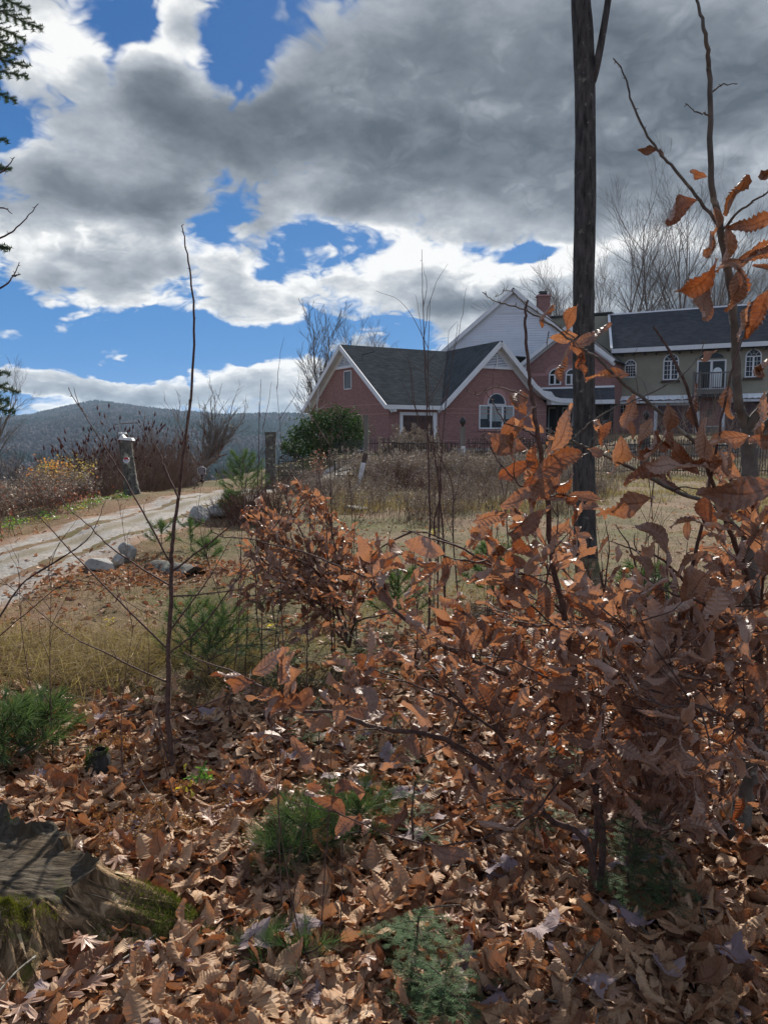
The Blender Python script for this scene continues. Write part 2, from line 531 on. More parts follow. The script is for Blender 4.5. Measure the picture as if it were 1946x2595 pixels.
def brick_mat(name):
    b = NB(name)
    br = b.N.new('ShaderNodeTexBrick'); b.L.new(b.luv, br.inputs[0])
    br.inputs['Scale'].default_value = 1.0; br.inputs['Brick Width'].default_value = 0.215; br.inputs['Row Height'].default_value = 0.073
    br.inputs['Mortar Size'].default_value = 0.010; br.inputs['Mortar Smooth'].default_value = 0.2
    br.inputs['Color1'].default_value = (0.31, 0.145, 0.125, 1); br.inputs['Color2'].default_value = (0.41, 0.22, 0.19, 1); br.inputs['Mortar'].default_value = (0.19, 0.135, 0.13, 1)
    br.inputs['Bias'].default_value = -0.1
    c = b.mix(b.mr(b.noise(b.luv, 0.7, 4), 0.3, 0.7, 0, 0.35), br.outputs['Color'], (0.28, 0.145, 0.135))
    return b.done(b.pbr(c, 0.85, b.bump(b.math('SUBTRACT', 1.0, br.outputs['Fac']), 0.5, 0.01), 0.2))


def shingle_mat(name, c1, c2):
    b = NB(name)
    br = b.N.new('ShaderNodeTexBrick'); b.L.new(b.luv, br.inputs[0])
    br.inputs['Scale'].default_value = 1.0; br.inputs['Brick Width'].default_value = 0.34; br.inputs['Row Height'].default_value = 0.14
    br.inputs['Mortar Size'].default_value = 0.008; br.inputs['Mortar Smooth'].default_value = 0.5
    br.inputs['Color1'].default_value = c1 + (1,); br.inputs['Color2'].default_value = c2 + (1,); br.inputs['Mortar'].default_value = tuple(x * 0.45 for x in c1) + (1,)
    c = b.mix(b.mr(b.noise(b.luv, 1.1, 4), 0.35, 0.7, 0, 0.4), br.outputs['Color'], tuple(x * 0.7 for x in c1))
    return b.done(b.pbr(c, 1.0, b.bump(b.math('SUBTRACT', 1.0, br.outputs['Fac']), 0.5, 0.012), 0.0))


M = {}
M['hang'] = leaf_mat('beech_leaf', [(0, (0.25, 0.10, 0.042)), (0.2, (0.165, 0.085, 0.052)), (0.4, (0.26, 0.145, 0.088)), (0.6, (0.195, 0.122, 0.09)), (0.8, (0.38, 0.265, 0.195)), (1, (0.185, 0.088, 0.05))], (1.40, 0.84, 0.46), 0.24, rough=0.50, spec=0.5, under=(0.44, 0.33, 0.265), undermix=0.6)
M['litter'] = leaf_mat('fallen_leaf', [(0, (0.34, 0.205, 0.11)), (0.18, (0.20, 0.082, 0.038)), (0.34, (0.43, 0.285, 0.165)), (0.5, (0.14, 0.055, 0.030)), (0.62, (0.32, 0.165, 0.08)), (0.76, (0.11, 0.062, 0.042)), (0.88, (0.27, 0.115, 0.048)), (1, (0.52, 0.38, 0.25))], (1.3, 0.8, 0.5), 0.16, rough=0.6, spec=0.22, under=(0.48, 0.325, 0.195), undermix=0.45)
M['maple'] = leaf_mat('maple_leaf', [(0, (0.20, 0.155, 0.17)), (0.5, (0.27, 0.20, 0.19)), (1, (0.17, 0.12, 0.15))], (1, .8, .8), 0.1, veins=False, rough=0.65, spec=0.15, under=(0.24, 0.19, 0.19))
M['oakred'] = leaf_mat('oak_leaf', [(0, (0.22, 0.09, 0.045)), (1, (0.30, 0.14, 0.08))], (1.2, .8, .5), 0.15, veins=False, rough=0.42)
M['redleaf'] = leaf_mat('red_leaf', [(0, (0.35, 0.02, 0.03)), (1, (0.45, 0.05, 0.04))], (1.6, .8, .8), 0.35, veins=False)
M['yellow'] = leaf_mat('yellow_leaf', [(0, (0.5, 0.42, 0.03)), (1, (0.45, 0.5, 0.08))], (1.4, 1.3, .5), 0.4, veins=False)
M['greenleaf'] = leaf_mat('green_leaf', [(0, (0.06, 0.16, 0.03)), (1, (0.14, 0.24, 0.05))], (1.4, 1.5, .5), 0.35, veins=False, under=(0.15, 0.25, 0.1))
M['orange'] = leaf_mat('orange_leaf', [(0, (0.55, 0.22, 0.02)), (0.5, (0.50, 0.30, 0.03)), (1, (0.42, 0.12, 0.03))], (1.4, 1.1, .5), 0.35, veins=False)
M['olive'] = leaf_mat('olive_leaf', [(0, (0.22, 0.20, 0.05)), (1, (0.30, 0.26, 0.06))], (1.3, 1.2, .5), 0.35, veins=False)
M['maroon'] = leaf_mat('maroon_leaf', [(0, (0.16, 0.06, 0.042)), (1, (0.24, 0.11, 0.065))], (1.3, .8, .6), 0.3, veins=False)
M['rhodo'] = leaf_mat('rhododendron_leaf', [(0, (0.030, 0.065, 0.025)), (1, (0.07, 0.12, 0.045))], (1, 1.3, .5), 0.12, veins=False, under=(0.06, 0.09, 0.04), rough=0.75, spec=0.12)
M['twig'] = bark_mat('twig_bark', (0.050, 0.030, 0.026), (0.13, 0.085, 0.070), 60, (1, 1, 1), 0.2, 0.001)
M['beechbark'] = bark_mat('beech_bark', (0.07, 0.064, 0.056), (0.16, 0.145, 0.125), 25, (1, 1, 0.6), 0.3, 0.003, (0.28, 0.28, 0.24), 0.60)
M['trunk'] = bark_mat('dark_trunk_bark', (0.022, 0.021, 0.021), (0.125, 0.118, 0.112), 24, (1, 1, 0.20), 1.0, 0.04, (0.19, 0.19, 0.16), 0.62)
M['oldbark'] = bark_mat('weathered_mossy_bark', (0.036, 0.034, 0.030), (0.17, 0.155, 0.135), 18, (1, 1, 0.35), 0.9, 0.03, (0.25, 0.26, 0.20), 0.56)
M['bare'] = bark_mat('bare_tree_bark', (0.11, 0.092, 0.078), (0.22, 0.185, 0.16), 5, (1, 1, 0.3), 0.4, 0.02)
M['birch'] = simple('birch_bark', (0.62, 0.60, 0.56), 0.7, 0.25, 5, 0.2)
M['brush'] = simple('brown_brush', (0.17, 0.115, 0.085), 0.9, 0.25, 5, 0.1, rv=0.3)
M['brushgrey'] = simple('grey_brush', (0.22, 0.17, 0.135), 0.9, 0.25, 5, 0.1, rv=0.3)
M['brushred'] = simple('red_brown_brush', (0.14, 0.078, 0.055), 0.9, 0.25, 5, 0.1, rv=0.3)
M['fluff'] = simple('seed_fluff', (0.34, 0.28, 0.215), 0.95, 0.2, 5, 0.1, rv=0.3)
M['drupe'] = simple('sumac_fruit', (0.075, 0.018, 0.014), 0.9, 0.3, 5, 0.1)
M['pine'] = needle_mat('white_pine_needle', (0.045, 0.078, 0.034), (0.105, 0.15, 0.072))
M['hemlock'] = needle_mat('hemlock_needle', (0.035, 0.085, 0.032), (0.085, 0.155, 0.06))
M['darkneedle'] = needle_mat('dark_hemlock_needle', (0.022, 0.035, 0.016), (0.045, 0.065, 0.028))
M['fern'] = needle_mat('dead_fern', (0.20, 0.085, 0.035), (0.33, 0.16, 0.075))
M['straw'] = needle_mat('dry_grass', (0.15, 0.10, 0.06), (0.36, 0.265, 0.165))
M['grass'] = needle_mat('autumn_grass', (0.068, 0.064, 0.024), (0.21, 0.15, 0.08))
M['brick'] = brick_mat('red_brick')
M['brickband'] = simple('brick_band', (0.42, 0.23, 0.21), 0.85, 0.1, 9)
M['shingle'] = shingle_mat('asphalt_shingle', (0.064, 0.069, 0.070), (0.102, 0.109, 0.110))
M['shingle2'] = shingle_mat('dark_shingle', (0.058, 0.060, 0.066), (0.092, 0.095, 0.103))
M['white'] = simple('white_trim_paint', (0.72, 0.73, 0.74), 0.5, 0.06, 2.5, 0.05)
M['siding'] = simple('white_siding', (0.74, 0.77, 0.82), 0.6, 0.05, 1.5, 0.04, rv=0.03)
M['stucco'] = simple('grey_green_stucco', (0.31, 0.29, 0.222), 0.9, 0.12, 1.2, 0.25)
M['glass'] = simple('dark_window_glass', (0.010, 0.013, 0.016), 0.12, 0.1, 1, 0.0, spec=0.35)
M['blind'] = simple('window_blind', (0.27, 0.32, 0.32), 0.5, 0.05, 2, 0.0, spec=0.5)
M['door'] = simple('brown_panel_door', (0.085, 0.050, 0.042), 0.6, 0.15, 3)
M['doorpanel'] = simple('raised_door_panel', (0.060, 0.035, 0.031), 0.55, 0.15, 3)
M['gdoor'] = simple('red_brown_garage_door', (0.115, 0.062, 0.060), 0.6, 0.12, 3)
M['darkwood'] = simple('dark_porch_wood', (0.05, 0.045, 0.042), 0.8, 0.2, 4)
M['greywood'] = simple('weathered_grey_wood', (0.16, 0.145, 0.13), 0.9, 0.25, 5, 0.4, stretch=(1, 1, .2))
M['whitewood'] = simple('peeling_white_wood', (0.62, 0.62, 0.62), 0.8, 0.25, 9, 0.3)
M['iron'] = simple('black_iron', (0.022, 0.021, 0.021), 0.5, 0.2, 8, 0.1, spec=0.4)
M['rustiron'] = simple('rusty_iron', (0.075, 0.05, 0.04), 0.8, 0.3, 8, 0.2)
M['metalskirt'] = simple('bright_metal_sheet', (0.88, 0.90, 0.93), 0.4, 0.04, 2, 0.2, spec=0.5, metal=0.0)
M['navy'] = simple('navy_sign_paint', (0.008, 0.012, 0.045), 0.5, 0.05)
M['red'] = simple('red_print', (0.42, 0.03, 0.05), 0.5, 0.05)
M['blue'] = simple('blue_print', (0.03, 0.07, 0.25), 0.5, 0.05)
M['stone'] = simple('stone_wall', (0.26, 0.25, 0.23), 0.9, 0.3, 2, 0.6, 0.05, rv=0.25)
M['pane_reflection'] = simple('painted_pane_reflection', (0.75, 0.8, 0.8), 0.5, 0.05)  # near-white colour for the brightness seen in a pane
M['carpaint'] = simple('dark_car_paint', (0.012, 0.014, 0.018), 0.25, 0.05, 1, 0, spec=0.6)
M['chrome'] = simple('chrome', (0.7, 0.7, 0.7), 0.15, 0.05, 1, 0, metal=1.0)
M['rubber'] = simple('rubber', (0.02, 0.02, 0.02), 0.8, 0.1)
M['mushroom'] = simple('mushroom_flesh', (0.58, 0.47, 0.36), 0.6, 0.1, 12)
M['hollow_shade'] = simple('painted_hollow_shade', (0.045, 0.032, 0.022), 0.95, 0.4, 9, 0.6, 0.02)  # near-black brown: shade inside the hollow logs put into the colour


def rock_mat():
    b = NB('boulder_rock')
    n = b.noise(b.obj, 7, 8, 0.7)
    c = b.ramp(n, [(0.3, (0.16, 0.155, 0.135)), (0.5, (0.34, 0.33, 0.30)), (0.7, (0.54, 0.52, 0.47))])
    c = b.mix(b.mr(b.noise(b.obj, 3.0, 5), 0.55, 0.7, 0, 0.6), c, (0.20, 0.20, 0.13))
    return b.done(b.pbr(c, 0.85, b.bump(b.noise(b.obj, 18, 8, 0.7), 0.7, 0.03), 0.25))


M['rock'] = rock_mat()


def stump_mat():
    b = NB('rotten_wood')
    st = b.noise(b.luv, 1.0, 7, 0.68, (34.0, 2.2, 1.0), 0.6)
    c = b.ramp(st, [(0.36, (0.030, 0.018, 0.010)), (0.47, (0.145, 0.092, 0.048)), (0.57, (0.34, 0.235, 0.135)), (0.7, (0.56, 0.43, 0.28))])
    gz_ = b.N.new('ShaderNodeSeparateXYZ'); b.L.new(b.geo.outputs['Normal'], gz_.inputs[0])
    up = gz_.outputs[2]
    gr_ = b.noise(b.obj, 9, 8, 0.72, (1.2, 9, 1), 0.4)
    top = b.ramp(gr_, [(0.34, (0.022, 0.017, 0.012)), (0.5, (0.075, 0.062, 0.046)), (0.62, (0.15, 0.13, 0.10)), (0.75, (0.27, 0.24, 0.19))])
    top = b.mix(b.mr(b.noise(b.obj, 6, 4), 0.5, 0.62, 0, 0.75), top, (0.07, 0.05, 0.03))
    c = b.mix(b.math('MULTIPLY', b.mr(b.t, 0.45, 0.55), 0.92), c, top)
    c = b.mix(b.mr(b.noise(b.obj, 4, 4), 0.58, 0.66, 0, 0.55), c, (0.05, 0.035, 0.022))
    ms = b.math('MULTIPLY', b.mr(b.noise(b.obj, 5.5, 5, 0.6), 0.60, 0.68), b.mr(up, 0.15, 0.6))
    c = b.mix(b.math('MULTIPLY', ms, 0.85), c, (0.13, 0.14, 0.028))
    h = b.math('ADD', st, b.math('MULTIPLY', b.noise(b.obj, 30, 6, 0.7), 0.5))
    hm = b.N.new('ShaderNodeMix'); hm.data_type = 'FLOAT'; b.L.new(b.t, hm.inputs[0]); b.L.new(h, hm.inputs[2]); b.L.new(b.math('MULTIPLY', gr_, 0.8), hm.inputs[3]); h = hm.outputs[0]
    return b.done(b.pbr(c, 0.92, b.bump(h, 0.95, 0.022), 0.15))


M['stump'] = stump_mat()
M['moss'] = needle_mat('moss', (0.07, 0.075, 0.012), (0.19, 0.18, 0.035), 0.2)
M['mossdark'] = needle_mat('dark_moss', (0.035, 0.05, 0.012), (0.10, 0.12, 0.03), 0.2)


def ground_mat():
    b = NB('forest_floor_and_lawn')
    # luv = (leaf litter amount, lawn amount, far forest amount)
    n1 = b.noise(b.pos, 1.3, 6, 0.65); n2 = b.noise(b.pos, 9, 6, 0.7); n3 = b.noise(b.pos, 40, 5, 0.7)
    litter = b.ramp(n3, [(0.3, (0.05, 0.028, 0.018)), (0.5, (0.16, 0.085, 0.05)), (0.7, (0.33, 0.22, 0.14))])
    lawn = b.ramp(n2, [(0.3, (0.058, 0.056, 0.022)), (0.5, (0.108, 0.088, 0.044)), (0.72, (0.18, 0.14, 0.082))])
    lawn = b.mix(b.mr(n1, 0.48, 0.62, 0.0, 0.6), lawn, (0.095, 0.105, 0.035))
    brown = b.ramp(n2, [(0.3, (0.10, 0.065, 0.04)), (0.6, (0.20, 0.135, 0.085)), (0.75, (0.29, 0.205, 0.14))])
    c = b.mix(b.mr(b.noise(b.pos, 0.45, 5), 0.45, 0.6), lawn, brown)
    c = b.mix(b.u, c, litter)
    sc_ = b.noise(b.pos, 0.012, 7, 0.7); s2 = b.noise(b.pos, 0.05, 6, 0.75)
    far = b.ramp(s2, [(0.35, (0.045, 0.035, 0.03)), (0.55, (0.10, 0.075, 0.062)), (0.7, (0.15, 0.115, 0.095))])
    far = b.mix(b.mr(sc_, 0.54, 0.60), far, (0.022, 0.04, 0.024))
    c = b.mix(b.t, c, far)
    return b.done(b.pbr(c, 0.95, b.bump(b.math('ADD', n3, n2), 0.8, 0.03), 0.1))


M['ground'] = ground_mat()


def road_mat():
    b = NB('gravel_drive')
    n = b.noise(b.pos, 22, 7, 0.75); n0 = b.noise(b.pos, 2.2, 5, 0.6, (1, 0.35, 1))
    c = b.ramp(n, [(0.3, (0.15, 0.14, 0.122)), (0.5, (0.27, 0.255, 0.235)), (0.7, (0.43, 0.415, 0.385))])
    e = b.math('ADD', b.math('ABSOLUTE', b.u), b.math('MULTIPLY', b.math('SUBTRACT', n0, 0.5), 1.3))
    c = b.mix(b.mr(e, 0.55, 0.85, smooth=True), c, b.ramp(n, [(0.3, (0.13, 0.08, 0.05)), (0.65, (0.31, 0.20, 0.135))]))
    c = b.mix(b.mr(b.noise(b.pos, 5, 6, .7, (1, .45, 1)), 0.52, 0.64, 0, 0.5), c, (0.21, 0.15, 0.105))
    mid_ = b.math('MULTIPLY', b.mr(b.math('ABSOLUTE', b.math('ADD', b.u, b.math('MULTIPLY', b.math('SUBTRACT', n0, 0.5), 0.3))), 0.04, 0.17, 1.0, 0.0), 0.65)
    c = b.mix(mid_, c, (0.15, 0.125, 0.07))
    return b.done(b.pbr(c, 0.95, b.bump(b.noise(b.pos, 35, 7, 0.8), 0.9, 0.02), 0.1))


M['road'] = road_mat()

# ================================================================== ground
def build_ground():
    na, nr = 420, 330
    a = np.linspace(-math.pi, math.pi, 61)
    fine = np.linspace(R(-38), R(38), na)
    ang = np.unique(np.concatenate([a[(a < R(-38.5)) | (a > R(38.5))], fine]))
    rad = np.concatenate([[0.0], np.geomspace(0.5, 60, 230), np.geomspace(61.5, 5200, 110)])
    A, Rr = np.meshgrid(ang, rad)
    X = Rr * np.sin(A); Y = Rr * np.cos(A)
    Z = gz(X, Y)
    Z += np.where(Rr < 7, 0.018 * fnoise(X, Y, 0, 5, 4, 5.0), 0)
    V = np.stack([X, Y, Z], -1).reshape(-1, 3)
    w = len(ang)
    i = np.arange(len(rad) - 1)[:, None] * w; j = np.arange(w - 1)[None, :]
    Q = np.stack([i + j, i + j + 1, i + w + j + 1, i + w + j], -1).reshape(-1, 4)
    nn = fnoise(X, Y, 0, 9, 4, 0.9)
    edge = 4.6 + 0.5 * nn + 0.5 * np.clip(X, -1, 4)
    lit = 1 - sstep(edge - 0.7, edge + 0.5, Y)
    # a leafy band round the log and stones
    lit = np.maximum(lit, 0.75 * np.exp(-((X + 2.5) / 1.6) ** 2 - ((Y - 7.9) / 0.55) ** 2))
    lit = np.maximum(lit, .55 * np.exp(-((X + 5.3) / .55) ** 2) * (Y > 5) * (Y < 26)); lit = np.maximum(lit, .45 * np.exp(-((X + 3.1) / .5) ** 2) * (Y > 5) * (Y < 22))
    far = sstep(42, 95, Y) * (1 - sstep(-8, 0, X) * (1 - sstep(85, 110, Y)))
    far = np.maximum(far, sstep(120, 160, Rr))
    acc = Acc()
    acc.add(V, Q, U=np.stack([lit, 1 - lit, far], -1).reshape(-1, 3))
    o = acc.build('ground', M['ground'], smooth=True, kind='structure')
    return o


ground = build_ground()


def build_road():
    c = [(-4.45, 3.0), (-4.42, 6.0), (-4.36, 8.6), (-4.30, 10.4), (-4.2, 12.3), (-4.15, 14.8), (-4.0, 18.0), (-3.7, 21.5), (-3.1, 25.0), (-2.2, 28.5), (-0.6, 33)]
    p = smooth_poly(np.array([(x, y, 0) for x, y in c]), 14)
    t = np.gradient(p, axis=0); t /= np.linalg.norm(t, axis=1, keepdims=True)
    nrm_ = np.stack([t[:, 1], -t[:, 0], 0 * t[:, 0]], -1)
    us = np.linspace(-1, 1, 25)
    X = p[:, None, 0] + nrm_[:, None, 0] * us * 1.25; Y = p[:, None, 1] + nrm_[:, None, 1] * us * 1.25
    ee = 0.035 * (1 - np.abs(us) ** 3) - 0.03 * np.abs(us) ** 6
    rut = -0.045 * np.exp(-((np.abs(us) - 0.38) / 0.13) ** 2)
    Z = gz(X, Y) + ee + rut + 0.008 * fnoise(X, Y, 0, 3, 3, 6)
    n, k = X.shape
    i = np.arange(n - 1)[:, None] * k; j = np.arange(k - 1)[None, :]
    Q = np.stack([i + j, i + j + 1, i + k + j + 1, i + k + j], -1).reshape(-1, 4)
    L = np.tile(p[:, 1:2], (1, k))
    acc = Acc(); acc.add(np.stack([X, Y, Z], -1), Q, U=np.stack([np.tile(us, (n, 1)), L, 0 * L], -1).reshape(-1, 3))
    acc.build('driveway', M['road'], smooth=True, kind='structure')


build_road()


# ------------------------------------------------------------------ the wooded hills across the valley
def build_forest():
    n = 30000
    r = rng.uniform(0, 1, n) ** 0.75
    y = 330 + r * 2200
    px = rng.uniform(-260, 1250, n)
    x = (px - 973) / FPX * y
    g = gz(x, y)
    con = (fnoise(x, y, 0, 21, 4, 0.006) + rng.normal(0, .22, n)) > 0.05
    for name, sel, mat in (('bare_hill_forest', ~con, ('bareforest', (0.045, 0.038, 0.042), (0.12, 0.098, 0.095))), ('evergreen_hill_forest', con, ('greenforest', (0.022, 0.042, 0.034), (0.05, 0.075, 0.05)))):
        xs, ys, gs = x[sel], y[sel], g[sel]; k = len(xs)
        h = rng.uniform(9, 15, k) * (1.15 if name[0] == 'e' else 1.0); w = h * rng.uniform(.32, .5, k) * (0.75 if name[0] == 'e' else 1)
        # an eight-sided lumpy crown, two rings and a tip
        th = np.arange(5) * 2 * math.pi / 5
        rings = [(0.0, 0.7), (0.45, 1.0), (0.85, 0.5)] if name[0] == 'b' else [(0.0, 1.0), (0.4, 0.7), (0.75, 0.33)]
        V = []
        for zz, rr in rings:
            rr_ = rr * w[:, None] * rng.uniform(.75, 1.25, (k, 5))
            V.append(np.stack([xs[:, None] + rr_ * np.cos(th), ys[:, None] + rr_ * np.sin(th), (gs + zz * h)[:, None] + rng.normal(0, .3, (k, 5))], -1))
        V.append(np.stack([xs, ys, gs + h], -1)[:, None, :])
        V = np.concatenate(V, 1)
        base = (np.arange(k) * 16)[:, None]
        q = []
        for ring in range(2):
            for j in range(5):
                q.append([ring * 5 + j, ring * 5 + (j + 1) % 5, ring * 5 + 5 + (j + 1) % 5, ring * 5 + 5 + j])
        t = [[10 + j, 10 + (j + 1) % 5, 15] for j in range(5)]
        Q = (base[:, :, None] + np.array(q)[None]).reshape(-1, 4); T = (base[:, :, None] + np.array(t)[None]).reshape(-1, 3)
        acc = Acc(); tt = np.repeat(rng.uniform(0, 1, k), 16)
        acc.add(V.reshape(-1, 3), Q, T, U=np.stack([tt * 0, tt * 0, tt], -1))
        b = NB(mat[0]); cc = b.ramp(b.t, [(0, mat[1]), (1, mat[2])]); M[mat[0]] = b.done(b.pbr(cc, 0.95, b.bump(b.noise(b.pos, 0.6, 4, .7), 1.0, 1.0), 0.1))
        acc.build(name, M[mat[0]], kind='stuff')


build_forest()


def build_haze():
    acc = Acc(); 
    acc.box((0, 1800, 30), (6400, 5600, 210))
    b = bpy.data.materials.new('thin_haze'); b.use_nodes = True
    nt = b.node_tree; nt.nodes.clear(); o = nt.nodes.new('ShaderNodeOutputMaterial'); v = nt.nodes.new('ShaderNodeVolumePrincipled')
    v.inputs['Color'].default_value = (0.55, 0.76, 1.0, 1); v.inputs['Density'].default_value = 0.000085; v.inputs['Anisotropy'].default_value = 0.2
    nt.links.new(v.outputs[0], o.inputs['Volume'])
    acc.build('haze', b, kind='stuff')


build_haze()


# ================================================================== the house
class Wall:
    """a vertical plane through p with horizontal direction a (degrees from +x, counter-clockwise)"""
    def __init__(self, p, deg):
        self.p = np.array(p, float); self.d = np.array((math.cos(R(deg)), math.sin(R(deg)), 0)); self.n = np.array((self.d[1], -self.d[0], 0))

    def at(self, s, z, o=0.0):
        return self.p * (1, 1, 0) + self.d * s + self.n * o + np.array((0, 0, z))

    def pix(self, px, py, o=0.0):
        r = pix_dir(px, py); c = np.array((0, 0, EYE)); q = self.p * (1, 1, 0) + self.n * o
        t = np.dot(q - c * (1, 1, 0), self.n) / np.dot(r, self.n)
        w = c + r * t
        return float(np.dot(w - self.p * (1, 1, 0), self.d)), float(w[2])

    def box(self, acc, s0, s1, z0, z1, o0, o1):
        V = [self.at(s, z, o) for s in (s0, s1) for z in (z0, z1) for o in (o0, o1)]
        acc.add(V, [(0, 1, 3, 2), (4, 6, 7, 5), (0, 4, 5, 1), (2, 3, 7, 6), (0, 2, 6, 4), (1, 5, 7, 3)],
                U=[(s, z, 0.5) for s in (s0, s1) for z in (z0, z1) for o in (o0, o1)])

    def poly(self, acc, sz, o=0.0, thick=0.0):
        """a flat polygon on the wall, extruded forward by thick"""
        n = len(sz)
        F = [self.at(s, z, o + thick) for s, z in sz]; U = [(s, z, .5) for s, z in sz]
        acc.ngon(F, U)
        if thick:
            B = [self.at(s, z, o) for s, z in sz]
            i = np.arange(n); j = (i + 1) % n
            acc.add(F + B, np.stack([i, j, j + n, i + n], -1), U=U + U)


def bar(acc, a, b, w, h, upv=(0, 0, 1)):
    """a rectangular bar from a to b"""
    a = np.array(a, float); b = np.array(b, float); t = norm(b - a)
    s = np.cross(t, upv); s = norm(s) if np.linalg.norm(s) > 1e-6 else np.array((1., 0, 0)); u = np.cross(s, t)
    V = [q + s * i * w / 2 + u * j * h / 2 for q in (a, b) for i in (-1, 1) for j in (-1, 1)]
    L = float(np.linalg.norm(b - a))
    acc.add(V, [(0, 1, 3, 2), (4, 6, 7, 5), (0, 4, 5, 1), (2, 3, 7, 6), (0, 2, 6, 4), (1, 5, 7, 3)], U=[(0, 0, .5)] * 4 + [(0, L, .5)] * 4)


def slab(acc, pts, thick):
    """polygon extruded along its normal (downwards); luv = in-plane metres (along first edge, up the slope)"""
    p = np.array(pts, float); n_ = norm(np.cross(p[1] - p[0], p[-1] - p[0]))
    if n_[2] < 0: n_ = -n_
    e = norm(p[1] - p[0]); f = np.cross(n_, e)
    U = [(float(np.dot(q - p[0], e)), float(np.dot(q - p[0], f)), .5) for q in p]
    acc.ngon(list(p), U)
    q = p - n_ * thick; k = len(p); i = np.arange(k); j = (i + 1) % k
    acc.ngon(list(q)[::-1], U[::-1])
    acc.add(np.vstack([p, q]), np.stack([i, j, j + k, i + k], -1), U=U + U)


def arch_pts(s0, s1, z0, zs, n=12):
    """outline: rectangle with a round head springing at zs"""
    r = (s1 - s0) / 2; c = (s0 + s1) / 2
    return [(s0, z0), (s1, z0)] + [(c + r * math.cos(t), zs + r * math.sin(t)) for t in np.linspace(0, math.pi, n)]


def ring(wall, acc, outer, inner, o0, o1):
    n = len(outer)
    V = [wall.at(s, z, o1) for s, z in outer] + [wall.at(s, z, o1) for s, z in inner] + [wall.at(s, z, o0) for s, z in outer] + [wall.at(s, z, o0) for s, z in inner]
    i = np.arange(n); j = (i + 1) % n
    Q = np.concatenate([np.stack([i, j, j + n, i + n], -1), np.stack([i, j, j + 2 * n, i + 2 * n], -1), np.stack([i + n, j + n, j + 3 * n, i + 3 * n], -1)])
    acc.add(V, Q, U=np.tile((0, 0, .5), (4 * n, 1)))


def window(wall, parent, px0, px1, py0, py1, arch=False, mull=0, fw=0.07, grid=None, sill=None, mid=False, lightpane=None, blind=None, name='window'):
    """a real framed window on a wall, given by the photo rectangle of its outer frame"""
    s0, z1 = wall.pix(px0, py0); s1, z0 = wall.pix(px1, py1)
    _, z1b = wall.pix(px1, py0); _, z0b = wall.pix(px0, py1)
    z1 = (z1 + z1b) / 2; z0 = (z0 + z0b) / 2
    w = s1 - s0
    f = Acc()
    if arch:
        zs = z1 - w / 2
        if zs < z0 + 0.2: zs = z0 + 0.2
        outer = arch_pts(s0, s1, z0, zs); r = w / 2; inner = arch_pts(s0 + fw, s1 - fw, z0 + fw, zs)
    else:
        outer = [(s0, z0), (s1, z0), (s1, z1), (s0, z1)]; inner = [(s0 + fw, z0 + fw), (s1 - fw, z0 + fw), (s1 - fw, z1 - fw), (s0 + fw, z1 - fw)]; zs = z1
    ring(wall, f, outer, inner, 0.002, 0.055)
    if arch: wall.box(f, s0 + fw, s1 - fw, zs - fw * .5, zs + fw * .5, 0.014, 0.052)
    for k in range(mull):
        c = s0 + w * (k + 1) / (mull + 1)
        wall.box(f, c - fw * .75, c + fw * .75, z0 + fw, zs - fw * .5 if arch else z1 - fw, 0.015, 0.05)
    if mid: wall.box(f, s0 + fw, s1 - fw, (z0 + zs) / 2 - fw * .3, (z0 + zs) / 2 + fw * .3, 0.016, 0.048)
    fr = f.build(name, M['white'], parent)
    g = Acc(); wall.poly(g, inner, 0.010)
    g.build('pane', M['glass'], fr)
    if grid:
        nx, ny = grid; m_ = Acc()
        for i in range(1, nx): c = s0 + fw + (w - 2 * fw) * i / nx; wall.box(m_, c - .012, c + .012, z0 + fw, zs, 0.013, 0.03)
        for i in range(1, ny): c = z0 + fw + (zs - z0 - fw) * i / ny; wall.box(m_, s0 + fw, s1 - fw, c - .012, c + .012, 0.013, 0.028)
        if arch:
            for t in (0.25, .5, .75):
                a = t * math.pi; rr = w / 2 - fw; c = (s0 + s1) / 2
                bar(m_, wall.at(c + .4 * rr * math.cos(a), zs + .4 * rr * math.sin(a), .02), wall.at(c + rr * math.cos(a), zs + rr * math.sin(a), .02), .022, .015, wall.n)
            aa = [wall.at((s0 + s1) / 2 + .42 * (w / 2 - fw) * math.cos(t), zs + .42 * (w / 2 - fw) * math.sin(t), .02) for t in np.linspace(0, math.pi, 8)]
            tube(m_, aa, .011, 4)
        m_.build('muntins', M['white'], fr)
    if blind:
        b_ = Acc()
        for (a0, a1, b0, b1) in blind: wall.box(b_, s0 + w * a0, s0 + w * a1, z0 + (zs - z0) * b0, z0 + (zs - z0) * b1, .0115, .0135)
        b_.build('blind', M['blind'], fr)
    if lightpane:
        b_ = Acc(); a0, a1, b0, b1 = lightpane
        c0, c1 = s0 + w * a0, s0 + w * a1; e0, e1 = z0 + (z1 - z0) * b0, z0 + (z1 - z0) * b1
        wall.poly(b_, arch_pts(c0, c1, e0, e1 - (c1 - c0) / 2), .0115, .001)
        b_.build('painted_reflection_pane', M['pane_reflection'], fr)  # pale panel paints a bright reflection onto the glass
    if sill:
        b_ = Acc(); wall.box(b_, s0 - .1, s1 + .1, z0 - .16, z0 - .03, 0.0, .16); b_.build('sill', M[sill], fr)
    return fr


def fix_children(root):
    """parts were built in world space: sub-parts hang under parts that already carry the offset"""
    for ch in root.children:
        for g in ch.children: g.location = (0, 0, 0)


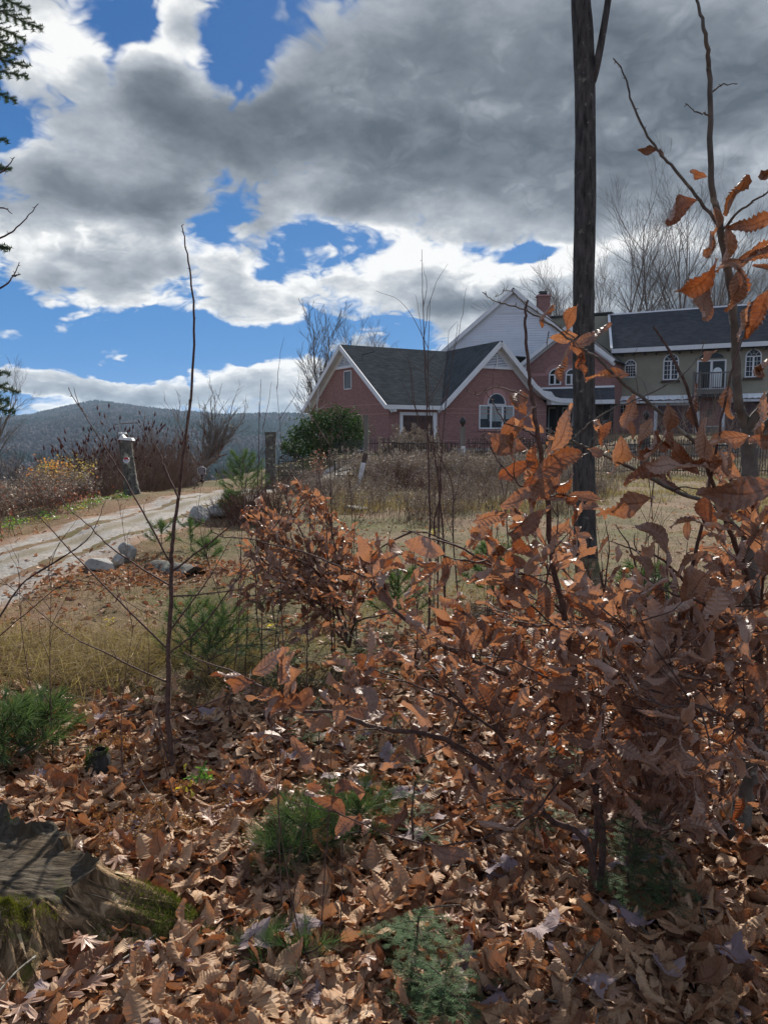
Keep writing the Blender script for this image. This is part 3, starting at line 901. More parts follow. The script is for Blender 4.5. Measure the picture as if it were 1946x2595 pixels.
def louver(wall, parent, tri, n=9):
    """triangular gable vent: frame, slats"""
    f = Acc(); c = np.mean(np.array(tri), 0); inner = [tuple(c + (np.array(p) - c) * .84) for p in tri]
    ring(wall, f, tri, inner, 0.03, 0.10)
    wall.box(f, tri[2][0] - .035, tri[2][0] + .035, tri[0][1] + .05, tri[2][1] - .25, .03, .095)
    fr = f.build('gable_vent', M['white'], parent)
    b_ = Acc(); wall.poly(b_, inner, .02); b_.build('vent_backing', M['darkwood'], fr)
    z0, z1 = inner[0][1], inner[2][1]
    for i in range(n):
        z = z0 + (z1 - z0) * (i + .2) / n; t = (z - z0) / (z1 - z0)
        a = inner[0][0] + (inner[2][0] - inner[0][0]) * t; e = inner[1][0] + (inner[2][0] - inner[1][0]) * t
        sl = Acc(); hh = (z1 - z0) / n * .7
        V = [wall.at(a, z + hh, .04), wall.at(e, z + hh, .04), wall.at(e, z, .085), wall.at(a, z, .085)]
        sl.add(V, [(0, 1, 2, 3)]); sl.build('slat', M['siding'], fr)


# --- Building A: red brick wing with two gables
LABEL_A = 'red brick wing with two white-edged gables, grey shingle roof and big arched window'
A = thing('brick_house', (0.27, 43, 0), LABEL_A, 'house')
wA = Wall((0.27, 43.0, 0), 30)            # front wall (door, arched window)
wL = Wall((0.27, 43.0, 0), 120)           # left gable wall, runs away from the corner
wL.n = -wL.n
EA, RA = 3.35, 7.0                          # eave and ridge height
LW = 10.6                                   # depth of the wing
GB = -0.6
acc = Acc()
wA.poly(acc, [(0, GB), (11.8, GB), (11.8, EA), (7.65, RA - .25), (3.5, EA), (0, EA)], 0.0)
acc.build('front_wall', M['brick'], A)
acc = Acc()
wL.poly(acc, [(0, GB), (LW, GB), (LW, EA), (LW / 2, RA - .15), (0, EA)], 0.0)
acc.build('gable_wall', M['brick'], A)
acc = Acc()
acc.add([wA.at(11.8, GB), wA.at(11.8, EA), wA.at(11.8, EA, -10), wA.at(11.8, GB, -10)], [(0, 1, 2, 3)], U=[(0, 0, 0), (0, 3, 0), (10, 3, 0), (10, 0, 0)])
acc.build('side_wall', M['brick'], A)
acc = Acc(); wA.box(acc, 4.2, 11.85, GB, 0.62, 0.002, .10); acc.build('stone_foundation', M['stone'], A)
# roofs
ov = 0.45
n_in = -wA.n
ridgeL = wL.at(LW / 2, RA, 0)              # over the left wall
r0 = wA.at(-ov, RA, -LW / 2); r1 = wA.at(7.65, RA, -LW / 2)
e0 = wA.at(-ov, EA - .22, ov); e1 = wA.at(3.35, EA - .22, ov)
pk = wA.at(7.65, RA + .12, .5)
gl = wA.at(3.35, EA - .22, .5); gr = wA.at(*wA.pix(1362, 979, .5), .5)
def zup(p, dz): return p + np.array((0, 0, dz))
acc = Acc(); slab(acc, [e0, e1, r1, r0], .12); acc.build('roof', M['shingle'], A)
acc = Acc(); slab(acc, [zup(gl, .02), pk, zup(r1, .03)], .12); acc.build('roof', M['shingle'], A)
acc = Acc(); slab(acc, [pk, zup(gr, .02), gr + wA.n * (-LW / 2 - .5), zup(r1, .03)], .12); acc.build('roof', M['shingle'], A)
acc = Acc(); slab(acc, [r0, zup(r1, 0), wA.at(14.5, RA, -LW / 2), wA.at(14.5, EA - .22, -LW - ov), wA.at(-ov, EA - .22, -LW - ov)], .12); acc.build('roof', M['shingle'], A)
# white trim: fascia boards, rakes, frieze, soffits
acc = Acc()
bar(acc, zup(e0, -.14), zup(e1, -.14), .04, .24); acc.build('eave_board', M['white'], A)
acc = Acc(); wA.box(acc, -.02, 3.4, EA - .46, EA - .32, .0, .36); acc.build('soffit', M['white'], A)
for a_, b_ in ((gl, pk), (gr, pk)):
    acc = Acc(); bar(acc, zup(a_, -.16), zup(b_, -.16), .05, .30); acc.build('rake_board', M['white'], A)
    acc = Acc(); x_, y_ = a_ + n_in * .47, b_ + n_in * .47
    acc.add([zup(a_, -.26), zup(b_, -.26), zup(y_, -.22), zup(x_, -.22)], [(0, 1, 2, 3)]); bar(acc, zup(x_, -.36), zup(y_, -.36), .05, .24); acc.build('rake_soffit', M['white'], A)
lr0 = wA.at(-ov, EA - .22, -LW - ov)
for a_, b_ in ((e0, r0), (lr0, r0)):
    acc = Acc(); bar(acc, zup(a_, -.15), zup(b_, -.15), .05, .28); acc.build('rake_board', M['white'], A)
    acc = Acc(); x_, y_ = a_ + wA.d * (ov - .03), b_ + wA.d * (ov - .03)
    acc.add([zup(a_, -.24), zup(b_, -.24), zup(y_, -.22), zup(x_, -.22)], [(0, 1, 2, 3)]); bar(acc, zup(x_, -.36), zup(y_, -.36), .06, .24); acc.build('rake_soffit', M['white'], A)
# swoop down to the porch roof
_fl = [wA.pix(x_, y_, .5) for x_, y_ in ((1362, 979), (1376, 994), (1392, 1004), (1418, 1011), (1472, 1013))]
sw = [wA.at(s_, z_, .5) for s_, z_ in _fl]
acc = Acc()
for a_, b_ in zip(sw[:-1], sw[1:]): bar(acc, zup(a_, -.10), zup(b_, -.10), .06, .30)
acc.build('curved_rake_board', M['white'], A)
zb_ = wA.pix(1385, 1025, .4)[1]
acc = Acc(); wA.poly(acc, [(11.8, zb_), (_fl[4][0], zb_)] + [(s_, z_ - .2) for s_, z_ in _fl[::-1]] + [(11.8, _fl[0][1] - .3)], .0, .44)
acc.build('boxed_eave', M['white'], A)
acc = Acc()
for a_, b_ in zip(sw[:-1], sw[1:]):
    slab(acc, [zup(a_, .05), zup(b_, .05), zup(b_, .05) + n_in * 4, zup(a_, .05) + n_in * 4], .08)
acc.build('swept_roof', M['shingle2'], A)
# vents
zv = RA - 1.35
def tri_at(w_, c, zb, half, zt): return [(c - half, zb), (c + half, zb), (c, zt)]
louver(wA, A, tri_at(wA, 7.65, RA - 1.45, 1.12, RA - .42), 9)
acc = Acc(); wA.box(acc, 6.4, 8.9, RA - 1.56, RA - 1.44, .004, .12); acc.build('vent_sill', M['white'], A)
louver(wL, A, tri_at(wL, LW / 2, RA - 1.35, 1.25, RA - .48), 8)
acc = Acc(); wL.box(acc, LW / 2 - 1.4, LW / 2 + 1.4, RA - 1.46, RA - 1.34, .004, .12); acc.build('vent_sill', M['white'], A)
# brick bands
for z in (2.62, 3.18):
    acc = Acc(); wL.box(acc, .01, LW - .01, z, z + .045, .0, .02); acc.build('brick_band', M['brickband'], A)
for z in (2.70, 2.95, 1.05):
    acc = Acc(); wA.box(acc, 3.7, 11.78, z, z + .045, .0, .018); acc.build('brick_band', M['brickband'], A)
# openings
window(wL, A, 874, 891, 939, 987, fw=.06, mid=False)
window(wL, A, 905, 922, 1105, 1143, fw=.06)
# arched window with side lights
s0, zs_ = wA.pix(1235, 1030); s1, z0_ = wA.pix(1281, 1085)
fr = window(wA, A, 1213, 1300, 1027, 1087, mull=2, fw=.08, blind=[(.03, .24, .42, .97), (.29, .72, .32, .97), (.77, .97, .42, .97)])
sL, _ = wA.pix(1234, 1030); sR, _ = wA.pix(1280, 1030); _, zt = wA.pix(1257, 1026)
f = Acc(); rr = (sR - sL) / 2; cc_ = (sL + sR) / 2
outer = [(cc_ + rr * math.cos(t), zt + rr * math.sin(t)) for t in np.linspace(0, math.pi, 18)]
inner = [(cc_ + (rr - .07) * math.cos(t), zt + .06 + (rr - .1) * math.sin(t)) for t in np.linspace(0, math.pi, 18)]
ring(wA, f, outer, inner, .002, .055); f2 = f.build('arch_window', M['white'], A)
g = Acc(); wA.poly(g, inner, .012); g.build('pane', M['glass'], f2)
f = Acc(); ring(wA, f, [(cc_ + (rr + .32) * math.cos(t), zt + (rr + .32) * math.sin(t)) for t in np.linspace(0, math.pi, 18)], [(cc_ + (rr + .01) * math.cos(t), zt + (rr + .01) * math.sin(t)) for t in np.linspace(0, math.pi, 18)], .0, .022)
f.build('brick_arch', M['brickband'], A)
acc = Acc(); sa, za = wA.pix(1209, 1088); sb, _ = wA.pix(1304, 1088); wA.box(acc, sa, sb, za - .09, za, 0, .07); acc.build('brick_sill', M['brickband'], A)
# big panelled door in its white frame
sa, za = wA.pix(1012, 1044); sb, _ = wA.pix(1105, 1044)
acc = Acc(); z_b = .30; fw = .18
for b_ in ((sa, sa + fw, z_b, za), (sb - fw * 1.6, sb, z_b, za), (sa + fw, sb - fw * 1.6, za - fw, za)): wA.box(acc, *b_, .003, .10)
fr = acc.build('door_frame', M['white'], A)
acc = Acc(); wA.box(acc, sa + fw, sb - fw * 1.6, z_b, za - fw, .002, .03); dr = acc.build('panel_door', M['door'], A)
nx, ny = 5, 5; ww = (sb - fw * 1.6 - sa - fw) / nx; hh = (za - fw - z_b) / ny
for i in range(nx):
    for j in range(ny):
        acc = Acc(); x0 = sa + fw + ww * i; y0 = z_b + hh * j
        wA.box(acc, x0 + ww * .2, x0 + ww * .8, y0 + hh * .2, y0 + hh * .8, .03, .06); acc.build('panel', M['doorpanel'], dr)
acc = Acc(); wA.box(acc, *[wA.pix(1125, 1030)[0], wA.pix(1132, 1030)[0]], wA.pix(1125, 1034)[1], wA.pix(1125, 1024)[1], .0, .16); acc.build('wall_lamp', M['iron'], A)
acc = Acc(); wA.box(acc, .05, .28, EA - .62, EA - .42, .1, .42); acc.build('floodlight', M['white'], A)
# roof antenna stub
acc = Acc(); q = P(917, 915, 44.6); tube(acc, [q, q + (.05, 0, .45)], .02, 5); tube(acc, [q + (.05, 0, .35), q + (.75, 0, .55)], .02, 5); acc.build('roof_antenna', M['iron'], A)
fix_children(A)

# --- Building C: white clapboard gable behind
C_ = thing('clapboard_house', (10.1, 60, 1.4), 'tall white clapboard gable rising behind the red brick wings, with brick chimney', 'house')
wC = Wall((10.1, 60, 0), -10)
zp = 1.5 + (1098 - 747) / FPX * 60
acc = Acc(); wC.poly(acc, [(-7.4, 0), (7.0, 0), (7.0, 6.6), (0, zp), (-7.4, 6.25)], 0); acc.build('gable_wall', M['darkwood'], C_)
sl = (zp - 6.25) / 7.4; sr = (zp - 6.6) / 7.0
z = 5.6
while z < zp - .25:
    sA = -min(7.4, (zp - z - .1) / sl); sB = min(7.0, (zp - z - .1) / sr)
    acc = Acc()
    V = [wC.at(sA, z, .085), wC.at(sB, z, .085), wC.at(sB, z + .19, .014), wC.at(sA, z + .19, .014), wC.at(sA, z, .002), wC.at(sB, z, .002)]
    acc.add(V, [(0, 1, 2, 3), (0, 1, 5, 4)]); acc.build('siding_board', M['siding'], C_)
    z += .185
pkC = wC.at(0, zp + .18, .35); lC = wC.at(-7.9, 6.25 - .35 + .18, .35); rC = wC.at(7.6, 6.6 - .45, .35); back = -wC.n * 12
acc = Acc(); slab(acc, [lC, pkC, pkC + back, lC + back], .14); acc.build('roof', M['shingle'], C_)
acc = Acc(); slab(acc, [pkC, rC, rC + back, pkC + back], .14); acc.build('roof', M['shingle'], C_)
for q in (lC, rC):
    acc = Acc(); bar(acc, zup(q, -.17), zup(pkC, -.17), .05, .30); acc.build('rake_board', M['white'], C_)
    acc = Acc(); bar(acc, zup(q, -.42) - wC.n * .28, zup(pkC, -.42) - wC.n * .28, .05, .26); acc.build('rake_board', M['white'], C_)
louver(wC, C_, [(-1.35, zp - 1.75), (1.35, zp - 1.75), (0, zp - .72)], 8)
window(wC, C_, 1176, 1223, 864, 896, mull=1, fw=.09)
# chimney
cb = wC.at(2.35, 0, -2.2)
acc = Acc(); acc.box(cb + (0, 0, 10.9), (.95, .8, 3.0)); acc.U[-1][:, 0] = acc.V[-1][:, 0] - acc.V[-1][:, 1]; acc.U[-1][:, 1] = acc.V[-1][:, 2]; ch = acc.build('chimney', M['brick'], C_)
acc = Acc(); acc.box(cb + (0, 0, 12.46), (1.12, .98, .13)); acc.build('chimney_cap', M['brickband'], ch)
acc = Acc(); acc.box(cb + (-.05, 0, 12.62), (.55, .5, .2)); acc.box(cb + (-.05, 0, 12.80), (.66, .6, .05)); acc.build('flue', M['iron'], ch)
fix_children(C_)

# --- Building B: brick two-storey bay with its own gable and porch roof
B_ = thing('brick_gable_bay', (10, 52, 1.4), 'two-storey brick gable bay with three small arched windows, partly behind the big trunk', 'house')
pB = P(1438, 1000, 51.6); wB = Wall((pB[0], pB[1], 0), -28)
sl_, zl = wB.pix(1326, 918); sr_, zr = wB.pix(1552, 905); _, zk = wB.pix(1438, 826)
zm = (zl + zr) / 2
acc = Acc(); wB.poly(acc, [(sl_ + .2, .6), (sr_ - .1, .6), (sr_ - .1, zm - .1), (0, zk - .2), (sl_ + .2, zm - .1)], 0); acc.build('front_wall', M['brick'], B_)
acc = Acc()
for s in (sl_ + .2, sr_ - .1):
    acc.add([wB.at(s, .6), wB.at(s, zm), wB.at(s, zm, -7), wB.at(s, .6, -7)], [(0, 1, 2, 3)], U=[(0, 0, 0), (0, 5, 0), (7, 5, 0), (7, 0, 0)])
acc.build('side_wall', M['brick'], B_)
pkB = wB.at(0, zk + .05, .35); back = -wB.n * 5.5
for s in (sl_ - .1, sr_ + .15):
    q = wB.at(s, zm - .15, .35)
    acc = Acc(); slab(acc, [q, pkB, pkB + back, q + back] if s < 0 else [pkB, q, q + back, pkB + back], .1); acc.build('roof', M['shingle2'], B_)
    acc = Acc(); bar(acc, zup(q, -.13), zup(pkB, -.13), .05, .26); acc.build('rake_board', M['white'], B_)
    acc = Acc(); bar(acc, zup(q, -.32) - wB.n * .3, zup(pkB, -.32) - wB.n * .3, .05, .2); acc.build('rake_board', M['white'], B_)
for (a_, b_) in ((1391, 1421), (1433, 1463), (1475, 1504)):
    window(wB, B_, a_, b_, 934, 976, arch=True, mull=1, fw=.085)
    s0, z0_ = wB.pix(a_, 934); s1, _ = wB.pix(b_, 934)
    f = Acc(); c = (s0 + s1) / 2; r = (s1 - s0) / 2; _, z1_ = wB.pix((a_ + b_) / 2, 934)
    ring(wB, f, [(c + (r + .26) * math.cos(t), z1_ - r + (r + .26) * math.sin(t)) for t in np.linspace(0, math.pi, 14)], [(c + (r + .01) * math.cos(t), z1_ - r + (r + .01) * math.sin(t)) for t in np.linspace(0, math.pi, 14)], 0, .02)
    f.build('brick_arch', M['brickband'], B_)
for s0, s1 in ((sl_ + .22, wB.pix(1386, 950)[0]), (wB.pix(1509, 950)[0], sr_ - .12)):
    acc = Acc(); _, z = wB.pix(1380, 945); wB.box(acc, s0, s1, z - .22, z, 0, .015); acc.build('brick_band', M['brickband'], B_)
# porch roof in front of B
_, zt = wB.pix(1440, 984); o_ = 1.9
_, ze = wB.pix(1500, 1012, o_)
s0 = wB.pix(1372, 985)[0]; s1 = wB.pix(1556, 985)[0]; s2 = wB.pix(1400, 1012, o_)[0]; s3 = wB.pix(1557, 1012, o_)[0]
acc = Acc(); slab(acc, [wB.at(s2, ze, o_), wB.at(s3, ze, o_), wB.at(s1, zt, .02), wB.at(s0, zt, .02)], .1); pr = acc.build('porch_roof', M['shingle2'], B_)
acc = Acc(); wB.box(acc, s0, s1, zt - .02, zt + .10, .003, .10); acc.build('flashing', M['metalskirt'], pr)
acc = Acc(); wB.box(acc, s2, s3, ze - .30, ze - .03, o_ - .05, o_ + .02); acc.build('porch_fascia', M['white'], B_)
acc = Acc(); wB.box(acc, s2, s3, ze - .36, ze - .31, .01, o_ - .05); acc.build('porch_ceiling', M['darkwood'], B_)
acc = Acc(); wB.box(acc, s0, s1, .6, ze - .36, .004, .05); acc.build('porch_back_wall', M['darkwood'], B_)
window(wB, B_, 1389, 1412, 1032, 1096, fw=.1, name='porch_door')
window(wB, B_, 1425, 1452, 1032, 1080, fw=.08)
for s in (s2 + .25, s3 - .2):
    acc = Acc(); wB.box(acc, s - .07, s + .07, .9, ze - .3, o_ - .22, o_ - .08); acc.build('porch_post', M['darkwood'], B_)
fix_children(B_)

# --- Building D: garage wing, brick below, stucco above
D_ = thing('garage_wing', (20.2, 52, 1.5), 'long garage wing, brick below and grey-green stucco above, dark shingle roof and small balcony', 'garage building')
wD = Wall((20.2, 52, 0), -28)
sE, zE = wD.pix(1555, 888); sX = 13.0
_, zmid = wD.pix(1600, 1008)
zE += .25
acc = Acc(); wD.box(acc, sE, sX, zmid, zE, -.3, 0); acc.build('stucco_wall', M['stucco'], D_)
acc = Acc(); wD.box(acc, sE, sX, .9, zmid, -.3, -.004); acc.build('brick_wall', M['brick'], D_)
zR = 10.6
_, zeave = wD.pix(1700, 876, .55)
roof = [wD.at(sE - .05, zeave, .6), wD.at(sX, zeave, .6), wD.at(sX, zR, -4.9), wD.at(sE - 1.45, zR, -4.9)]
acc = Acc(); slab(acc, roof, .12); acc.build('roof', M['shingle2'], D_)
acc = Acc(); slab(acc, [wD.at(sE - 1.45, zR, -4.9), wD.at(sX, zR, -4.9), wD.at(sX, zeave, -10), wD.at(sE - .05, zeave, -10)], .12); acc.build('roof', M['shingle2'], D_)
acc = Acc(); wD.box(acc, sE - .05, sX, zeave - .32, zeave - .02, .56, .63); acc.build('eave_board', M['white'], D_)
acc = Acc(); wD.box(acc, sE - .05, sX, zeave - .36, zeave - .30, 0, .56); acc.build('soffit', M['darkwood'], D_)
acc = Acc(); bar(acc, zup(roof[0], -.02), zup(roof[3], .0), .16, .14); acc.build('rake_board', M['white'], D_)
acc = Acc(); bar(acc, roof[3], roof[2], .2, .10); acc.build('ridge_cap', M['metalskirt'], D_)
k = sE + .6
while k < sX:
    acc = Acc(); wD.box(acc, k, k + .09, zeave - .52, zeave - .37, .0, .5); acc.build('rafter_tail', M['darkwood'], D_); k += .75
# stucco block left of the roof
sa, za = wD.pix(1397, 806, -4.8); sb, zb = wD.pix(1540, 800, -4.8); sc = sb + .3
acc = Acc(); wD.poly(acc, [(sa, 5.5), (sc, 5.5), (sc, zb), (sa, za)], -8.5, 3.7); acc.build('stucco_block', M['stucco'], D_)
acc = Acc(); wD.box(acc, sa - .1, sc + .02, max(za, zb) - .02, max(za, zb) + .14, -8.6, -4.7); acc.build('parapet_cap', M['iron'], D_)
window(wD, D_, 1583, 1611, 911, 957, arch=True, fw=.075, grid=(4, 4))
window(wD, D_, 1681, 1718, 896, 963, arch=True, fw=.075, grid=(4, 4), mull=1, sill='rustiron')
window(wD, D_, 1889, 1927, 884, 956, arch=True, fw=.075, grid=(4, 4), mull=1, sill='rustiron')
window(wD, D_, 1766, 1837, 912, 987, mull=1, fw=.10, lightpane=(.55, .86, .08, .74), name='french_door')
s0, z0_ = wD.pix(1766, 912); s1, _ = wD.pix(1837, 912)
c = (s0 + s1) / 2; r = (s1 - s0) / 2; pts_o = [(c + r * math.cos(t), z0_ + .02 + .5 * math.sin(t)) for t in np.linspace(0, math.pi, 14)]; pts_i = [(c + (r - .1) * math.cos(t), z0_ + .06 + .38 * math.sin(t)) for t in np.linspace(0, math.pi, 14)]
f = Acc(); ring(wD, f, pts_o, pts_i, .002, .055); f2 = f.build('transom', M['stucco'], D_); g = Acc(); wD.poly(g, pts_i, .01); g.build('pane', M['glass'], f2)
window(wD, D_, 1567, 1590, 1021, 1065, fw=.08, grid=(2, 3))
# balcony
s0 = wD.pix(1756, 990, 1.1)[0]; s1 = wD.pix(1860, 990, 1.1)[0]; _, zf = wD.pix(1800, 992, 1.1); _, zt = wD.pix(1800, 943, 1.1)
acc = Acc(); wD.box(acc, s0, s1, zf - .16, zf, .003, 1.15); bl = acc.build('balcony_floor', M['greywood'], D_)
acc = Acc(); wD.box(acc, s0, s1, zf - .36, zf - .165, 1.0, 1.12)
for s in (s0 + .3, (s0 + s1) / 2, s1 - .3): bar(acc, wD.at(s, zf - .2, 1.0), wD.at(s, zf - 1.2, .08), .1, .1)
acc.build('balcony_bracket', M['darkwood'], D_)
for (a_, b_, w0, w1) in ((s0, s1, 1.06, 1.12),):
    acc = Acc(); wD.box(acc, a_, b_, zt - .08, zt, w0 - .02, w1 + .02); wD.box(acc, a_, b_, zf + .08, zf + .14, w0, w1); acc.build('rail', M['greywood'], D_)
for s in (s0, s0 + 1e-3 + (s1 - s0) * .16, s1):
    acc = Acc(); wD.box(acc, s - .07, s + .07, zf - .3, zt + .08, 1.04, 1.16); acc.build('rail_post', M['greywood'], D_)
k = s0 + .14
while k < s1 - .05:
    acc = Acc(); wD.box(acc, k, k + .035, zf + .14, zt - .08, 1.075, 1.11); acc.build('baluster', M['greywood'], D_); k += .13
for s in (s0 + .04, s1 - .04):
    acc = Acc(); bar(acc, wD.at(s, zt - .04, .03), wD.at(s, zt - .04, 1.08), .06, .08); bar(acc, wD.at(s, zf + .1, .03), wD.at(s, zf + .1, 1.08), .05, .06)
    for q in np.linspace(.15, .95, 7): bar(acc, wD.at(s, zf, q), wD.at(s, zt - .05, q), .03, .03, (1, 0, 0))
    acc.build('side_rail', M['greywood'], D_)
# bright metal skirt roof strip
for (a_, b_) in ((1560, 1752), (1872, 2010)):
    sa = wD.pix(a_, 1000)[0]; sb = wD.pix(b_, 1000)[0]
    acc = Acc(); n = 26
    for i in range(n):
        x0 = sa + (sb - sa) * i / n; x1 = sa + (sb - sa) * (i + 1) / n; j0 = .03 * math.sin(i * 2.1); j1 = .03 * math.sin((i + 1) * 2.1)
        acc.add([wD.at(x0, zmid + .12, .01), wD.at(x1, zmid + .12, .01), wD.at(x1, zmid - .20 + j1, .55), wD.at(x0, zmid - .20 + j0, .55)], [(0, 1, 2, 3)])
    acc.build('metal_skirt', M['metalskirt'], D_)
    acc = Acc(); wD.box(acc, sa, sb, zmid - .42, zmid - .27, .42, .5); acc.build('skirt_board', M['white'], D_)
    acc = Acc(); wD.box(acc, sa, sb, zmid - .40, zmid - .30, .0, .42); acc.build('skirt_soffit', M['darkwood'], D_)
# garage doors
for (a_, b_, t_, bt) in ((1658, 1773, 1020, 1099), (1829, 1960, 1011, 1098)):
    s0, zt = wD.pix(a_, t_); s1 = wD.pix(b_, t_)[0]; zb = 1.42; fw = .22
    acc = Acc(); wD.box(acc, s0, s0 + fw, zb, zt, .003, .09); wD.box(acc, s1 - fw, s1, zb, zt, .003, .09); wD.box(acc, s0 + fw, s1 - fw, zt - fw, zt, .003, .09)
    acc.build('garage_door_frame', M['white'], D_)
    acc = Acc(); wD.box(acc, s0 + fw, s1 - fw, zb, zt - fw, .002, .03); gd = acc.build('garage_door', M['gdoor'], D_)
    nx, ny = 5, 4; ww = (s1 - s0 - 2 * fw) / nx; hh = (zt - fw - zb) / ny
    for i in range(nx):
        for j in range(ny):
            acc = Acc(); x0 = s0 + fw + ww * i; y0 = zb + hh * j
            wD.box(acc, x0 + ww * .12, x0 + ww * .88, y0 + hh * .14, y0 + hh * .86, .031, .05); acc.build('panel', M['gdoor'], gd)
for px_ in (1797,):
    s0, z0_ = wD.pix(px_, 1044); acc = Acc(); wD.box(acc, s0 - .12, s0 + .12, z0_ - .35, z0_ + .1, .0, .25); wD.box(acc, s0 - .16, s0 + .16, z0_ + .1, z0_ + .16, .0, .3); acc.build('wall_lantern', M['iron'], D_)
fix_children(D_)

# kettle barbecue and planter by the garage, dark parked car at the right edge
def lathe(acc, prof, c, n=20, u=None):
    prof = np.array(prof, float); th = np.arange(n) * 2 * math.pi / n; c = np.array(c, float)
    V = np.stack([np.outer(prof[:, 0], np.cos(th)), np.outer(prof[:, 0], np.sin(th)), np.repeat(prof[:, 1:2], n, 1)], -1).reshape(-1, 3) + c
    m_ = len(prof); i = np.arange(m_ - 1)[:, None] * n; j = np.arange(n)[None, :]; j2 = (j + 1) % n
    acc.add(V, np.stack([i + j, i + j2, i + n + j2, i + n + j], -1).reshape(-1, 4), U=u)


q = P(1530, 1100, 47); q[2] = float(gz(q[0], q[1]))
kb = thing('kettle_barbecue', q, 'round black kettle barbecue standing beside the big trunk near the brick wall', 'barbecue')
acc = Acc(); lathe(acc, [(0, .95), (.15, .93), (.25, .85), (.29, .72), (.29, .68)], q); acc.build('lid', M['iron'], kb)
acc = Acc(); lathe(acc, [(.29, .675), (.27, .55), (.17, .45), (0, .42)], q); acc.build('bowl', M['iron'], kb)
for a in (0, 2.1, 4.2):
    acc = Acc(); tube(acc, [q + (.15 * math.cos(a), .15 * math.sin(a), .5), q + (.3 * math.cos(a), .3 * math.sin(a), 0)], .015, 5); acc.build('leg', M['iron'], kb)
s0, z0_ = wD.pix(1805, 1096); q = wD.at(s0, float(gz(*wD.at(s0, 0, .8)[:2])), .8)
pl = thing('planter_box', q, 'small grey planter box standing between the two garage doors', 'planter')
acc = Acc(); acc.box(q + (0, 0, .28), (.9, .4, .4)); acc.build('box', M['greywood'], pl)
acc = Acc(); acc.box(q + (0, 0, .49), (.98, .46, .04)); acc.build('rim', M['white'], pl)

cp = GD(1985, 46.5)
car = thing('parked_car', cp, 'dark parked car at the right edge in front of the second garage door', 'car')
rot = Matrix.Rotation(R(200), 3, 'Z')
def cpt(v): return np.array(rot @ Vector(v)) + cp
prof = [(-2.2, .35), (-2.2, .85), (-1.25, 1.0), (-.65, 1.5), (.9, 1.52), (1.6, 1.05), (2.2, .95), (2.25, .35)]
acc = Acc()
inset = [0, .02, .05, .2, .2, .08, .03, 0]
Vl = [cpt((x, .9 - i_, z)) for (x, z), i_ in zip(prof, inset)]; Vr = [cpt((x, -.9 + i_, z)) for (x, z), i_ in zip(prof, inset)]
acc.ngon(Vl); acc.ngon(Vr[::-1]); n = len(prof); i = np.arange(n); j = (i + 1) % n; acc.add(Vl + Vr, np.stack([i, j, j + n, i + n], -1)); acc.build('body', M['carpaint'], car)
acc = Acc()
acc.add([cpt((-1.22, .80, 1.03)), cpt((-1.22, -.80, 1.03)), cpt((-.68, -.68, 1.48)), cpt((-.68, .68, 1.48))], [(0, 1, 2, 3)]); acc.V[-1] += np.array(rot @ Vector((-.02, 0, .02))); acc.build('windscreen', M['glass'], car)
for sy in (1, -1):
    acc = Acc(); acc.add([cpt((x, sy * .885, z)) if z < 1.2 else cpt((x, sy * .72, z)) for x, z in ((-.95, 1.05), (1.3, 1.05), (.8, 1.46), (-.6, 1.46))], [(0, 1, 2, 3)]); acc.build('side_window', M['glass'], car)
    acc = Acc(); 
    for x in (-1.45, 1.4): pass
    for x in (-1.45, 1.4):
        acc = Acc(); cc = cpt((x, sy * .82, .34)); ax = np.array(rot @ Vector((0, 1, 0))); ring_ = []
        tube(acc, [cc - ax * .1, cc + ax * .1], .34, 18, cap=True); wh = acc.build('wheel', M['rubber'], car)
        acc = Acc(); tube(acc, [cc - ax * .105, cc + ax * .105], .2, 12, cap=True); acc.build('rim', M['chrome'], wh)
    acc = Acc(); cc = cpt((-2.2, sy * .62, .72)); tube(acc, [cc, cc + np.array(rot @ Vector((-.04, 0, 0)))], .11, 10, cap=True); acc.build('headlight', M['chrome'], car)
acc = Acc(); acc.box(cpt((-2.22, 0, .45)), (.1, 1.7, .16), rot.to_4x4()); acc.build('bumper', M['chrome'], car)
fix_children(car)

# ------------------------------------------------------------------ dry stone retaining wall by the lawn
sw0 = thing('stone_wall', (14, 36, .4), 'low grey dry stone retaining wall behind the iron fence at the right', 'stone wall')
variants = []
def rock_mesh(seed, n=10, m_=7):
    a = Acc(); th = np.linspace(0, 2 * math.pi, n, endpoint=False); ph = np.linspace(-1, 1, m_)
    rr = np.random.default_rng(seed); V = [];
    for p in ph:
        c = math.sqrt(max(0, 1 - abs(p) ** 2.6)) * .98 + .02
        V += [(c * math.cos(t), c * math.sin(t), p) for t in th]
    V = np.array(V); V = np.sign(V) * np.abs(V) ** .72; V += .10 * np.stack([fnoise(V[:, 0], V[:, 1], V[:, 2], seed + k, 3, 1.6) for k in range(3)], -1)
    i = np.arange(m_ - 1)[:, None] * n; j = np.arange(n)[None, :]; j2 = (j + 1) % n
    a.add(V, np.stack([i + j, i + j2, i + n + j2, i + n + j], -1).reshape(-1, 4)); a.NG.append((list(range(n))[::-1], 0)); a.NG.append((list(range(n * (m_ - 1), n * m_)), 0))
    return a
for k in range(4):
    o = rock_mesh(50 + k, 8, 5).build('stone', M['stone'], sw0); variants.append(o.data)
    o.location = (0, 0, 0); o.scale = (.25, .2, .12)
    if k: bpy.data.objects.remove(o)
first = True
